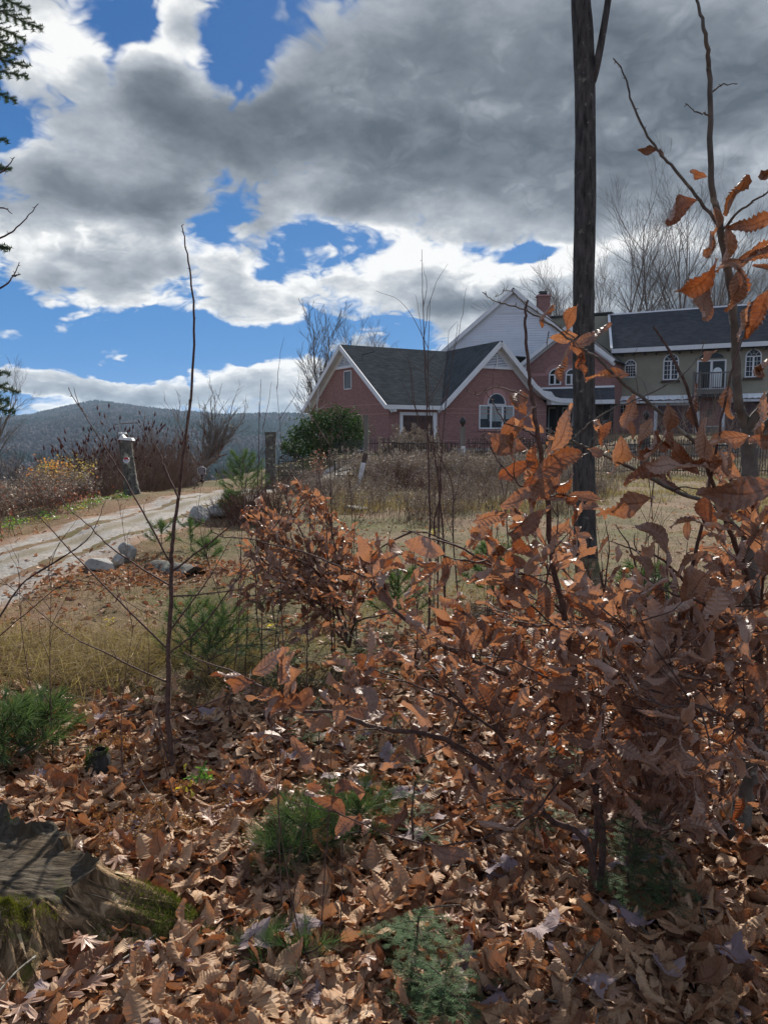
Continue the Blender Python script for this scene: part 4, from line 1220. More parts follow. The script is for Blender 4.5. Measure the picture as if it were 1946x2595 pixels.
for course in range(4):
    x = 11.2 + rng.uniform(0, .3)
    while x < 20.5:
        w = rng.uniform(.28, .6); h = .15
        y = 36.3 - (x - 11) * .12
        if first: o = sw0.children[0]; first = False
        else:
            o = bpy.data.objects.new('stone', variants[rng.integers(4)]); col.objects.link(o); o.parent = sw0
        z = .50 + course * .15
        o.location = (x - 14, y - 36 + course * .03 + rng.normal(0, .02), z - .4); o.scale = (w / 2 * 1.02, .2, h / 2 * 1.12); o.rotation_euler = (rng.normal(0, .05), rng.normal(0, .05), rng.normal(0, .1) - .12)
        x += w

# ================================================================== plants: generators
def rot_about(v, axis, a):
    axis = norm(axis); v = np.asarray(v, float)
    return v * math.cos(a) + np.cross(axis, v) * math.sin(a) + axis * np.dot(axis, v) * (1 - math.cos(a))


def grow(acc, p, d, L, r, lvl, cfg, tips=None):
    """one limb and, recursively, its branches"""
    nseg = cfg['seg'][min(lvl, len(cfg['seg']) - 1)]
    wob = cfg['wob']; up = cfg['up']
    pts = [np.array(p, float)]; dd = norm(d); dirs = [dd]
    for i in range(nseg):
        dd = norm(dd + np.array([random.gauss(0, wob), random.gauss(0, wob), random.gauss(0, wob) + up]))
        pts.append(pts[-1] + dd * L / nseg); dirs.append(dd)
    rr = np.linspace(r, r * cfg['taper'], nseg + 1)
    sides = 8 if lvl == 0 else (5 if lvl == 1 else 3)
    tube(acc, pts, rr, sides)
    if lvl >= cfg['levels']:
        if tips is not None: tips.append((pts[-1], dirs[-1]))
        return
    n = cfg['n'][min(lvl, len(cfg['n']) - 1)]
    t0 = cfg['t0'][min(lvl, len(cfg['t0']) - 1)]
    ph = random.uniform(0, 6.28)
    for k in range(n):
        t = t0 + (1 - t0) * (k + random.random() * .8) / n
        i = min(nseg - 1, int(t * nseg)); q = pts[i] + (pts[i + 1] - pts[i]) * (t * nseg - i)
        ax = np.cross(dirs[i + 1], (random.gauss(0, 1), random.gauss(0, 1), random.gauss(0, 1)))
        a = R(random.uniform(*cfg['ang']))
        cd = rot_about(dirs[i + 1], ax, a)
        grow(acc, q, cd, L * random.uniform(*cfg['len']) * (1.15 - .5 * t), max(rr[i] * cfg['rr'], cfg['rmin']), lvl + 1, cfg, tips)
    if tips is not None and lvl > 0: tips.append((pts[-1], dirs[-1]))


# ---- beech leaves: a dozen templates with pleats between the veins, serrated rims and different curls
def leaf_tpl(seed, rows=20, cols=4, curl=1.0, bend=0.6, twist=0.4, width=0.27, pleat=0.023):
    r = np.random.default_rng(seed)
    v = np.linspace(0, 1, rows + 1); u = np.linspace(-1, 1, cols + 1)
    U, Vv = np.meshgrid(u, v)
    w = width * np.sin(np.pi * v ** 0.85) ** 0.75 * (1 - .25 * v) * 1.1
    if rows > 8: w = w * (1 + r.uniform(.0, .035) * (np.arange(rows + 1) % 2) + r.normal(0, .035, rows + 1))
    w[0] = .012; w[-1] = .004
    W = w[:, None]
    x = U * W; y = Vv + 0.16 * np.abs(U) * W / width * (1 - Vv)
    alt = ((np.arange(rows + 1) % 2) * 2 - 1)[:, None]
    pl_ = pleat * r.uniform(.45, 1.15)
    z = pl_ * alt * np.abs(U) * (W / width) * (1 if rows > 8 else 0) * (1 + .5 * np.sin(Vv * 5 + r.uniform(0, 6))) + 0.05 * np.sin(Vv * r.uniform(4, 9) + r.uniform(0, 6)) * U + .03 * np.sin(Vv * r.uniform(6, 11) + U * 2 + r.uniform(0, 6))
    x = x + .06 * np.sin(Vv * r.uniform(2, 4) + r.uniform(0, 6)) * np.sin(np.pi * Vv)
    # roll the blade across (both rims up), bend along, twist
    k = curl * (1 + .5 * np.sin(Vv * 3 + r.uniform(0, 6))) * np.where(U > 0, r.uniform(.7, 1.3), r.uniform(.7, 1.3))
    th = x / width * k * 1.25
    kk = np.where(np.abs(k) < 1e-3, 1e-3, k) * 1.25 / width
    x2 = np.sin(th) / kk; z2 = (1 - np.cos(th)) / kk + z * np.cos(th); x2 = x2 - z * np.sin(th)
    tw = twist * (Vv - .5) * r.choice([-1, 1])
    x3 = x2 * np.cos(tw) - z2 * np.sin(tw); z3 = x2 * np.sin(tw) + z2 * np.cos(tw)
    b = bend * Vv * r.choice([-1, 1, 1]); b = np.where(np.abs(b) < 1e-4, 1e-4, b)
    y4 = y * np.sinc(b / np.pi) + z3 * -np.sin(b); z4 = y * (1 - np.cos(b)) / b + z3 * np.cos(b)
    V = np.stack([x3, y4, z4], -1).reshape(-1, 3)
    c = cols + 1; i = np.arange(rows)[:, None] * c; j = np.arange(cols)[None, :]
    Q = np.stack([i + j, i + j + 1, i + c + j + 1, i + c + j], -1).reshape(-1, 4)
    return V, Q, np.stack([U, Vv, 0 * U], -1).reshape(-1, 3)


HI = [leaf_tpl(i, curl=[.5, 1.3, 1.8, 2.3, 2.9, 1.5][i % 6], bend=[.4, 1.0, 1.5, .7, -.9][i % 5], twist=[.3, 1.1, 1.9][i % 3], width=[.225, .19, .25, .21][i % 4]) for i in range(22)]
MID = [leaf_tpl(40 + i, rows=10, cols=2, curl=[.4, .9, 1.6, 2.2][i % 4], bend=[.3, .9, 1.2][i % 3], twist=[.2, 1.0][i % 2]) for i in range(10)]
LO = [leaf_tpl(80 + i, rows=4, cols=2, curl=[.4, 1.0, 1.8][i % 3], bend=[.3, .9][i % 2]) for i in range(8)]
LITH = [leaf_tpl(120 + i, curl=[.3, .7, 1.2, 1.8, 2.5, .5][i % 6], bend=[.3, .9, 1.3, -.6][i % 4], pleat=.018, width=[.27, .23, .31, .25, .2][i % 5], twist=[.1, .6, 1.2][i % 3]) for i in range(14)]


def lobed(seed, kind='maple'):
    r = np.random.default_rng(seed); n = 40; th = np.linspace(-math.pi, math.pi, n, endpoint=False)
    if kind == 'maple': rad = .36 + .22 * np.maximum(0, np.cos(5 * th / 1.15)) ** .7 + .03 * ((np.arange(n) % 2) * 2 - 1); rad *= (1 - .35 * (np.abs(th) > 2.5))
    else: rad = .26 + .12 * np.cos(9 * th) + .03 * ((np.arange(n) % 2) * 2 - 1); rad = rad * (1 + .9 * np.abs(np.cos(th)) ** 2)
    x = rad * np.sin(th); y = .45 + rad * np.cos(th)
    xi, yi = x * .5, .45 + (y - .45) * .5
    X = np.concatenate([x, xi, [0]]); Y = np.concatenate([y, yi, [.45]])
    Z = .12 * np.sin(X * 5 + r.uniform(0, 6)) * np.sin(Y * 5 + r.uniform(0, 6)) + r.uniform(.2, .7) * (X ** 2) + .03 * np.sin(th * 0 + 0).sum() * 0
    V = np.stack([X, Y, Z], -1)
    i = np.arange(n); j = (i + 1) % n
    return V, np.stack([i, j, j + n, i + n], -1), np.stack([i + n, j + n, np.full(n, 2 * n)], -1), np.stack([X / .5, Y, 0 * X], -1)


MAPLE = [lobed(i) for i in range(5)]; OAK = [lobed(i + 9, 'oak') for i in range(4)]


def frame(axis, nrm_):
    y = norm(axis); x = np.cross(y, nrm_); x = norm(x) if np.linalg.norm(x) > 1e-6 else np.array((1., 0, 0)); z = np.cross(x, y)
    return np.stack([x, y, z], 1)          # columns


def add_tpl(acc, tpl, pos, F, size, t=None, T=None):
    V, Q, U = tpl
    U = U.copy(); U[:, 2] = random.random() if t is None else t
    acc.add(V @ F.T * size + pos, Q, U=U)


_tplmesh = {}
def tpl_mesh(key, tpl, mat, smooth=False, T=None):
    if key in _tplmesh: return _tplmesh[key]
    a = Acc()
    if len(tpl) == 4: a.add(tpl[0], tpl[1], tpl[2], U=tpl[3])
    else: a.add(tpl[0], tpl[1], U=tpl[2])
    o = a.build(key, mat, smooth=smooth); me = o.data; bpy.data.objects.remove(o)
    _tplmesh[key] = me
    return me


def place_leaf(parent, me, pos, F, size, name='leaf'):
    o = bpy.data.objects.new(name, me); col.objects.link(o); o.parent = parent
    m = Matrix([[float(F[i][j]) * size for j in range(3)] + [float(pos[i]) - parent['_org'][i] if '_org' in parent else float(pos[i])] for i in range(3)] + [[0, 0, 0, 1]])
    o.matrix_local = m
    return o


UPV = np.array((0, 0, 1.0))


_bx = [560, 640, 700, 800, 880, 905, 1000, 1100, 1180, 1215, 1290, 1330, 1500, 1700, 1800, 1946, 2400]
_by = [1690, 1680, 1670, 1650, 1640, 1400, 1370, 1370, 1290, 1080, 1020, 1020, 1060, 1100, 1060, 1040, 900]


GAPR = .22


def low_edge(p):
    x, y, z = p; px = 973 + FPX * x / y; py = 1297.5 + FPX * math.tan(math.atan((EYE - z) / y) - PITCH)
    return py > np.interp(px, [560, 600, 640, 700, 740, 820, 900, 1000, 1060], [1400, 1320, 1250, 1212, 1205, 1262, 1330, 1400, 1450])


def crown_edge(p):
    """how the beech crowns end: True inside the leafy mass (a shape in the place, read off the photo)"""
    x, y, z = p; y = max(y, .3); px = 973 + FPX * x / y; 
    u = -(z - EYE) / y; py = 1297.5 + FPX * math.tan(math.atan(u) - PITCH)
    if py < np.interp(px, _bx, _by): return False
    if 1480 < px < 1760 and 1215 < py < 1490 and random.random() < .72: return False
    if 1380 < px < 1946 and 1040 < py < 1230 and random.random() < .45: return False
    if px < 1000 and 1880 < py: return False
    if px < 1250 and py > 2080 and random.random() < .8: return False
    if py > 2230 and random.random() < .7: return False
    if px < 1500 and fnoise(x * 1.0, y * 1.0, z * 1.0, 55, 2, 6.0) > .36: return False
    if 1000 < px < 1180 and 1640 < py < 1800 and random.random() < .5: return False
    return True


class Sapling:
    prune = False
    low = False

    def __init__(self, name, label, cat, base, group=None, mat='twig', leafmat='hang'):
        self.t = thing(name, base, label, cat, group); self.stem = Acc(); self.leaves = []; self.twigs = Acc(); self.mat = mat; self.leafmat = leafmat

    def limb(self, pts, r0, r1, k=5, sides=7, ground=None):
        w = [P(*q) for q in pts]
        if ground is not None: w[0] = np.array(ground, float) - (0, 0, .03)
        s = smooth_poly(w, k)
        s[1:-1] += rng.normal(0, .0015, s[1:-1].shape)
        tube(self.stem, s, np.linspace(r0, r1, len(s)), sides)
        # buds and nodes
        for i in range(2, len(s), 3):
            tube(self.stem, [s[i], s[i] + norm(rng.normal(size=3) + (0, 0, 1)) * .012], [.0022, .0004], 4)
        return s

    def leaf(self, pos, axis, up=None, size=.1):
        if up is None: up = UPV + rng.normal(0, .65, 3)
        if self.prune and not crown_edge(np.array(pos) + norm(axis) * size * .5): return
        if self.low and not low_edge(np.array(pos) + norm(axis) * size * .6): return
        self.leaves.append((np.array(pos), norm(axis), up, size))

    def twig(self, p, d, L, leafy=1.0, size=.1, r=.0022, step=.042, plane=None):
        n = max(3, int(L / .04)); pts = [np.array(p)]; dd = norm(d)
        for i in range(n):
            dd = norm(dd + rng.normal(0, .13, 3) + (0, 0, .02)); pts.append(pts[-1] + dd * L / n)
        if self.prune and not crown_edge(pts[-1]): return
        if self.low and not low_edge(pts[-1]): return
        tube(self.twigs, pts, np.linspace(r, .0008, n + 1), 4)
        pl = UPV + rng.normal(0, .3, 3) if plane is None else plane
        pts = np.array(pts); m_ = max(1, int(L / step)); side = random.choice((-1, 1)); dv = norm(pts[-1] - pts[-2])
        for k in range(m_):
            if random.random() > leafy: continue
            t = .15 + .85 * (k + .7) / m_; i = min(n - 1, int(t * n)); q = pts[i] + (pts[i + 1] - pts[i]) * (t * n - i); dv = norm(pts[i + 1] - pts[i])
            side = -side
            ax = rot_about(dv, pl, side * R(random.uniform(35, 70))) + (0, 0, random.uniform(-.55, .2))
            self.leaf(q, ax, pl + rng.normal(0, .5, 3), size * random.uniform(.75, 1.2))
        if leafy > 0: self.leaf(pts[-1], dv + rng.normal(0, .3, 3), pl + rng.normal(0, .4, 3), size * random.uniform(.8, 1.15))

    def spray(self, s, r, every=.09, length=(.15, .4), leafy=.9, size=.1, t0=.0, t1=1.0, ang=(35, 75), sub=0.0, bias=None):
        L = np.concatenate([[0], np.cumsum(np.linalg.norm(np.diff(s, axis=0), axis=1))]); x = L[-1] * t0; side = 1
        while x < L[-1] * t1:
            i = min(len(s) - 2, int(np.searchsorted(L, x)) - 1 if x > 0 else 0); i = max(i, 0)
            q = s[i] + (s[i + 1] - s[i]) * ((x - L[i]) / (L[i + 1] - L[i] + 1e-9)); dv = norm(s[i + 1] - s[i]); side = -side
            ax = norm(UPV + rng.normal(0, .5, 3)) if abs(dv[2]) < .8 else norm(rng.normal(size=3))
            d2 = rot_about(dv, ax, side * R(random.uniform(*ang))) + rng.normal(0, .12, 3)
            if bias is not None: d2 = d2 + np.array(bias)
            LL = random.uniform(*length)
            if random.random() < sub:
                n = 7; pts = [q]; dd = norm(d2)
                for _ in range(n): dd = norm(dd + rng.normal(0, .1, 3)); pts.append(pts[-1] + dd * LL * 1.7 / n)
                pts = np.array(pts); tube(self.twigs, pts, np.linspace(r, .0012, n + 1), 5)
                self.spray(pts, .002, every * .9, (length[0] * .6, length[1] * .7), leafy, size, .15, 1.0, ang, 0)
                self.leaf(pts[-1], dd, None, size)
            else: self.twig(q, d2, LL, leafy, size)
            x += every * random.uniform(.6, 1.4)

    def finish(self, limit=295, hires=True):
        b = self.stem.build('stem', M[self.mat], self.t, smooth=True)
        if self.twigs.n: self.twigs.build('twigs', M['twig'], self.t, smooth=True, kind='stuff')
        if not self.leaves: return self.t
        e = np.array((0, 0, EYE))
        key = sorted(self.leaves, key=lambda l: np.linalg.norm(l[0] - e) / l[3])
        key = [l for l in key if np.linalg.norm(l[0] - e) > 1.5]
        for n, (pos, ax, up, size, *flat) in enumerate(key[:limit]):
            i = int(rng.integers(len(HI)))
            if flat: i = [0, 6, 18, 1, 7, 5, 11, 13, 2, 8, 19][int(rng.integers(11))]
            me = tpl_mesh('%s_leaf_%d' % (self.leafmat, i), HI[i], M[self.leafmat])
            place_leaf(self.t, me, pos + ax * .006, frame(ax, up), size)
        rest = key[limit:]
        if rest:
            a = Acc()
            for pos, ax, up, size, *_f in rest: add_tpl(a, MID[int(rng.integers(len(MID)))] if not hires else HI[int(rng.integers(len(HI)))], pos, frame(ax, up), size)
            a.build('leaves', M[self.leafmat], self.t, smooth=False, kind='stuff')
        return self.t

    def photo_leaf(self, px, py, d, deg, lpx, tilt=None):
        """a leaf whose midrib spans lpx photo pixels, centred at a photo pixel"""
        a = R(deg); c = math.cos(a); s_ = math.sin(a); L = lpx / FPX * d
        b = P(px - c * lpx / 2, py + s_ * lpx / 2, d)
        ax = np.array((c, random.uniform(-.25, .25), s_))
        up = np.array((random.gauss(0, .7), -1.0, random.gauss(0, .7) + .3)) if tilt is None else np.array(tilt, float)
        self.leaves.append((b, norm(ax), up, L * 1.22, 1))


# ---- thin bare generators
def bare_tree(name, base, height, r, cfg, mat, label, cat='tree', group=None, stems=1, lean=(0, 0), trunkfrac=.3, fanout=.25):
    t = thing(name, base, label, cat, group)
    tr = Acc(); cr = Acc(); b = np.array(base, float) - (0, 0, .2)
    for k in range(stems):
        a = random.uniform(0, 6.28); d = norm((lean[0] + fanout * math.cos(a) * (stems > 1), lean[1] + fanout * math.sin(a) * (stems > 1), 1))
        n = 8; pts = [b.copy()]; dd = d; H = height * trunkfrac
        for i in range(n): dd = norm(dd + rng.normal(0, .03, 3)); pts.append(pts[-1] + dd * H / n)
        rr = np.linspace(r, r * .75, n + 1); rr[0] *= 1.25; tube(tr, pts, rr, 9)
        grow(cr, pts[-1], dd, height * (1 - trunkfrac) * .92, r * .74, 0, cfg)
    tr.build('trunk', M[mat], t, smooth=True); cr.build('crown', M[mat], t, kind='stuff')
    return t


CFG_TREE = dict(seg=[9, 6, 4, 2], wob=.07, up=.05, taper=.25, levels=3, n=[13, 8, 5], t0=[.05, .15, .2], ang=(22, 48), len=(.35, .6), rr=.5, rmin=.006)
CFG_VASE = dict(seg=[8, 6, 4, 3], wob=.07, up=.06, taper=.3, levels=3, n=[10, 8, 5], t0=[.02, .15, .2], ang=(18, 40), len=(.45, .7), rr=.55, rmin=.010)


def dry_weeds(seed, h=1.1, n=22, spread=.35, plume=26, fl='fluff', st='brushgrey', q=.022, leafy=0, leafm=None):
    """a clump of dead stems with seed plumes: a thing with three stuff parts"""
    random.seed(seed); r = np.random.default_rng(seed)
    a = Acc(); f = Acc(); lf = Acc()
    for i in range(n):
        b = np.array((r.normal(0, spread), r.normal(0, spread), -.05)); hh = h * r.uniform(.6, 1.1)
        lean = np.array((r.normal(0, .18), r.normal(0, .18), 1)); pts = [b + lean * hh * t + np.array((.06 * math.sin(t * 3 + i), 0, 0)) for t in np.linspace(0, 1, 5)]
        tube(a, pts, np.linspace(.006, .003, 5), 3)
        for k in range(4):
            t = r.uniform(.35, .95); p0 = b + lean * hh * t; tube(a, [p0, p0 + norm((r.normal(0, 1), r.normal(0, 1), 1.2)) * hh * .25], [.003, .0015], 3)
        for k in range(plume):
            t = r.uniform(.62, 1.06); w = (1.1 - t) * .32 + .02; c = b + lean * hh * t + np.array((r.normal(0, w * .5), r.normal(0, w * .5), 0))
            F = np.linalg.qr(r.normal(size=(3, 3)))[0]; s = q * r.uniform(.6, 1.5)
            f.add(c + np.array([(-1, -.5, 0), (1, -.5, 0), (0, 1, 0)]) @ F.T * s, T=[(0, 1, 2)], U=(0, 0, r.random()))
        for k in range(leafy):
            t = r.uniform(.1, .9); c = b + lean * hh * t + r.normal(0, .05, 3); F = np.linalg.qr(r.normal(size=(3, 3)))[0]; s = r.uniform(.02, .05)
            lf.add(c + np.array([(-.5, 0, 0), (.5, 0, 0), (.3, 1.4, 0), (-.3, 1.4, 0)]) @ F.T * s, [(0, 1, 2, 3)], U=[(-.5, 0, k * .37 % 1)] * 4)
    return a, f, lf


_weedmesh = {}
def weeds_at(kind, pos, label, cat, group, name, sc=1.0, **kw):
    """instances share meshes by kind"""
    v = int(rng.integers(3)); key = (kind, v)
    if key not in _weedmesh:
        a, f, lf = dry_weeds(hash(kind) % 1000 + v if False else sum(map(ord, kind)) + v, **kw)
        ms = []
        for ac, nm, mt in ((a, 'stems', kw.get('st', 'brushgrey')), (f, 'seed_plumes', kw.get('fl', 'fluff')), (lf, 'leaves', kw.get('leafm') or 'maroon')):
            if ac.n:
                o = ac.build(nm, M[mt]); ms.append((nm, o.data)); bpy.data.objects.remove(o)
        _weedmesh[key] = ms
    t = thing(name, pos, label, cat, group); t.rotation_euler = (0, 0, random.uniform(0, 6.28)); t.scale = (sc,) * 3
    for nm, me in _weedmesh[key]:
        o = bpy.data.objects.new(nm, me); col.objects.link(o); o.parent = t; o['kind'] = 'stuff'
    return t


def leafy_bush(name, base, rx, ry, h, n, size, mat, label, cat='bush', group=None, stems=14, stemm='brush', flat=0.0, clumps=26, shape=1.0):
    """stems and leaf faces in clumps through an uneven volume"""
    t = thing(name, base, label, cat, group); base = np.array(base, float)
    st = Acc(); a = Acc(); cs = []
    for k in range(clumps):
        u = rng.normal(size=3); u /= np.linalg.norm(u); rr = random.uniform(.35, 1) ** .5
        c = np.array((u[0] * rx * rr, u[1] * ry * rr, h * (.5 + .45 * u[2] * rr))); cs.append(c)
    for c in cs[:stems]:
        m_ = np.array((c[0] * .4, c[1] * .4, c[2] * .55)); tube(st, smooth_poly([base + (c[0] * .08, c[1] * .08, -.05), base + m_, base + c], 3), [.012 * h] * 1 * 7 if False else np.linspace(.010 * h, .003, 7), 4)
    ci = rng.integers(0, clumps, n); C = np.array(cs)[ci] + rng.normal(0, 1, (n, 3)) * np.array((rx, ry, h * .5)) * .17
    C[:, 2] = np.maximum(C[:, 2], .02); C += base
    F = rng.normal(size=(n, 3, 3)); F[:, 2] += (0, 0, 1.2 + flat); z = F[:, 2] / np.linalg.norm(F[:, 2], axis=1, keepdims=True)
    x = np.cross(F[:, 0], z); x /= np.linalg.norm(x, axis=1, keepdims=True); y = np.cross(z, x)
    s = size * rng.uniform(.6, 1.3, n)[:, None]
    V = np.stack([C, C + (x * .28 + y * .5) * s, C + y * s, C + (-x * .28 + y * .5 + z * .08) * s], 1).reshape(-1, 3)
    tt = np.repeat(rng.random(n), 4); uu = np.tile([0, 1, 0, -1], n)
    a.add(V, (np.arange(n) * 4)[:, None] + np.arange(4)[None], U=np.stack([uu * .6, np.tile([0, .5, 1, .5], n), tt], -1))
    st.build('stems', M[stemm], t, kind='stuff'); a.build('foliage', M[mat], t, kind='stuff')
    return t


def scrub(name, base, rx, ry, h, n, mat, label, cat='shrub', group=None, r=.009, twigs=5, up=1.6, tip=None):
    """a thicket of many fine stems and twigs, optionally with fruit heads"""
    t = thing(name, base, label, cat, group); base = np.array(base, float); a = Acc(); f = Acc()
    for i in range(n):
        x, y = random.gauss(0, rx * .42), random.gauss(0, ry * .42); g = float(gz(base[0] + x, base[1] + y))
        b = np.array((base[0] + x, base[1] + y, g - .05)); hh = h * random.uniform(.55, 1.08) * (1 - .35 * min(1, (x / rx) ** 2))
        d = norm((x / rx * .5 + random.gauss(0, .22), random.gauss(0, .2), up)); m_ = b + d * hh * .55; d2 = norm(d + rng.normal(0, .22, 3)); e = m_ + d2 * hh * .5
        tube(a, [b, m_, e], [r, r * .7, r * .35], 3)
        for k in range(twigs):
            tt = random.uniform(.3, 1); q = b + (m_ - b) * tt * 1.7 if tt < .55 else m_ + (e - m_) * (tt - .55) / .45
            dd = norm(d + rng.normal(0, .55, 3)); ee = q + dd * hh * random.uniform(.12, .32); tube(a, [q, ee], [r * .5, r * .25], 3)
            if tip and random.random() < tip[1]: 
                tube(f, [ee, ee + norm(dd + (0, 0, .8)) * .07, ee + norm(dd + (0, 0, .8)) * .16], [.012, .030, .006], 5)
    a.build('stems', M[mat], t, kind='stuff')
    if f.n: f.build('fruit_heads', M[tip[0]], t, kind='stuff')
    return t


def needles_fan(acc, p, d, L, n, w=.0016, spread=.9, droop=.15):
    """a tuft of long pine needles at p"""
    D = rng.normal(0, spread * .5, (n, 3)) + d; D /= np.linalg.norm(D, axis=1, keepdims=True); D[:, 2] -= droop * .3
    LL = L * rng.uniform(.75, 1.1, n)[:, None]
    S = np.cross(D, rng.normal(size=(n, 3))); S /= np.linalg.norm(S, axis=1, keepdims=True)
    a0 = p + D * .004; mid = p + D * LL * .6; tip = p + D * LL + np.array((0, 0, -droop)) * LL * .4
    V = np.stack([a0 - S * w / 2, a0 + S * w / 2, mid + S * w / 2, mid - S * w / 2, tip], 1).reshape(-1, 3)
    b = np.arange(n) * 5
    acc.add(V, np.stack([b, b + 1, b + 2, b + 3], -1), np.stack([b + 3, b + 2, b + 4], -1), U=np.stack([np.zeros(n * 5), np.zeros(n * 5), np.repeat(rng.random(n), 5)], -1))


def pine(name, base, h, label, group=None, nl=.085, whorls=4, per=5, w=.0011, tufts=6, needles=26, lean=(0, 0), r=.006, cat='pine seedling'):
    t = thing(name, base, label, cat, group); st = Acc(); nd = Acc(); base = np.array(base, float)
    top = base + (lean[0] * h, lean[1] * h, h); ax = norm(top - base)
    tube(st, [base - (0, 0, .03), (base + top) / 2 + rng.normal(0, .01, 3), top], [r, r * .7, r * .4], 5)
    for k in range(whorls):
        z = .22 + .78 * k / max(1, whorls - .3); q = base + (top - base) * min(z, 1)
        ph = random.uniform(0, 6.28)
        for j in range(per):
            a = ph + j * 6.28 / per; L = h * (.62 - .42 * z) * random.uniform(.8, 1.2) + .05
            d = norm(np.array((math.cos(a), math.sin(a), .35 + .5 * z))); e = q + d * L * .6; e2 = e + norm(d + (0, 0, .35)) * L * .4
            tube(st, [q, e, e2], [r * .6, r * .45, r * .3], 4)
            for m_ in range(tufts):
                s = .25 + .75 * (m_ + 1) / tufts; c = q + (e - q) * s * 1.6 if s < .6 else e + (e2 - e) * (s - .6) / .4
                needles_fan(nd, c, norm(d + (0, 0, .3)) * .95, nl, needles // 2 if m_ < tufts - 1 else needles, w)
    for m_ in range(6): needles_fan(nd, base + (top - base) * (.5 + .5 * (m_ + 1) / 6), ax, nl, needles, w)
    st.build('stem', M['twig'], t, smooth=True); nd.build('needles', M['pine'], t, kind='stuff')
    return t


def hemlock_spray(st, nd, q, d, L, w, nlen=.011, nw=.0022, up=UPV, sub=.5, droop=.25, dens=1.0):
    """flat spray: rachis, branchlets, two ranks of short needles"""
    d = norm(d); n = 7; pts = [np.array(q, float)]; dd = d
    for i in range(n): dd = norm(dd + np.array((0, 0, -droop / n)) + rng.normal(0, .03, 3)); pts.append(pts[-1] + dd * L / n)
    pts = np.array(pts); tube(st, pts, np.linspace(.0022, .0008, n + 1) * max(1, L * 3), 3)

    def rank(p0, p1, s, upv):
        k = max(3, int(np.linalg.norm(p1 - p0) / .0042 * dens)); T_ = norm(p1 - p0)
        f = np.linspace(0, 1, k)[:, None]; C = p0 + (p1 - p0) * f
        for sd in (-1, 1):
            D = s * sd + T_ * .45 + rng.normal(0, .12, (k, 3)); D /= np.linalg.norm(D, axis=1, keepdims=True)
            LL = nlen * rng.uniform(.8, 1.15, (k, 1))
            V = np.stack([C - T_ * nw / 2, C + T_ * nw / 2, C + D * LL], 1).reshape(-1, 3)
            nd.add(V, T=np.arange(k * 3).reshape(-1, 3), U=np.stack([np.zeros(k * 3), np.zeros(k * 3), np.repeat(rng.random(k), 3)], -1))
    for i in range(n):
        T_ = norm(pts[i + 1] - pts[i]); s = norm(np.cross(T_, up)); rank(pts[i], pts[i + 1], s, up)
    m_ = max(4, int(L / .022)); 
    for k in range(m_):
        t = (k + .6) / m_; i = min(n - 1, int(t * n)); c = pts[i] + (pts[i + 1] - pts[i]) * (t * n - i); T_ = norm(pts[i + 1] - pts[i]); s = norm(np.cross(T_, up)); sd = 1 if k % 2 else -1
        ll = w * (1 - t * .8) * random.uniform(.7, 1.15); dv = norm(s * sd * .9 + T_ * .75 + (0, 0, -.1)); e = c + dv * ll
        rank(c, e, norm(np.cross(dv, up)), up); tube(st, [c, e], [.001, .0006], 3)
        if ll > .06:
            for j in range(int(ll / .022)):
                cc = c + dv * ll * (j + .7) / (ll / .022); dv2 = norm(np.cross(dv, up) * (1 if j % 2 else -1) * .8 + dv * .7); rank(cc, cc + dv2 * ll * .3, norm(np.cross(dv2, up)), up)


def hemlock(name, base, h, label, group=None, n=9, L=.22, w=.10, lean=(0, 0), dens=1.0, nlen=.011, cat='hemlock seedling'):
    t = thing(name, base, label, cat, group); st = Acc(); nd = Acc(); base = np.array(base, float); top = base + (lean[0] * h, lean[1] * h, h)
    tube(st, [base - (0, 0, .03), (base + top) / 2 + rng.normal(0, .015, 3), top], [.006 * max(1, h), .004 * max(1, h), .0015], 5)
    for k in range(n):
        z = .15 + .85 * (k + .5) / n; q = base + (top - base) * z; a = k * 2.4 + random.uniform(-.4, .4)
        hemlock_spray(st, nd, q, (math.cos(a), math.sin(a), random.uniform(.1, .45)), L * (1.15 - .75 * z) * random.uniform(.8, 1.2), w * (1.15 - .6 * z), dens=dens, nlen=nlen, nw=.0022 * nlen / .011)
    hemlock_spray(st, nd, top - (0, 0, .02), (.2, -.1, 1), L * .3, w * .5, dens=dens, nlen=nlen, nw=.0022 * nlen / .011)
    st.build('stem', M['twig'], t, smooth=True); nd.build('needles', M['hemlock'], t, kind='stuff')
    return t

# ================================================================== background trees and brush
def at_px(px, d, dz=0.0):
    g = GD(px, d); g[2] += dz; return g


bare_tree('bare_maple', at_px(795, 56), 11.6, .17, dict(CFG_TREE, rmin=.012, n=[16, 9, 6], ang=(14, 34), len=(.3, .5)), 'bare', 'tall bare forked tree standing left of the brick wing', stems=2, trunkfrac=.18, fanout=.12)
# pale birch beside it
bt = thing('white_birch', at_px(806, 50), 'slim white-barked birch with two pale stems left of the brick wing', 'tree')
a1 = Acc(); a2 = Acc(); b = at_px(806, 50)
for dx, hh in ((0, 6.2), (-.35, 4.6)):
    pts = smooth_poly([b + (dx, 0, -.2), b + (dx * 1.2 - .1, 0, hh * .45), b + (dx * 1.6 + .1, .1, hh * .8), b + (dx * 2, 0, hh)], 4); tube(a1, pts, np.linspace(.075, .02, len(pts)), 7)
    for k in range(9):
        q = pts[min(len(pts) - 1, 3 + k)]; a = random.uniform(0, 6.28); grow(a2, q, (math.cos(a), math.sin(a), .5), 1.3, .02, 1, dict(CFG_TREE, levels=2, n=[5, 4], rmin=.005))
tube(a1, [b + (-.3, 0, 1.6), b + (.5, 0, 1.9), b + (1.6, 0, 2.3)], [.04, .035, .015], 6)
a1.build('trunk', M['birch'], bt, smooth=True); a2.build('crown', M['birch'], bt, kind='stuff')
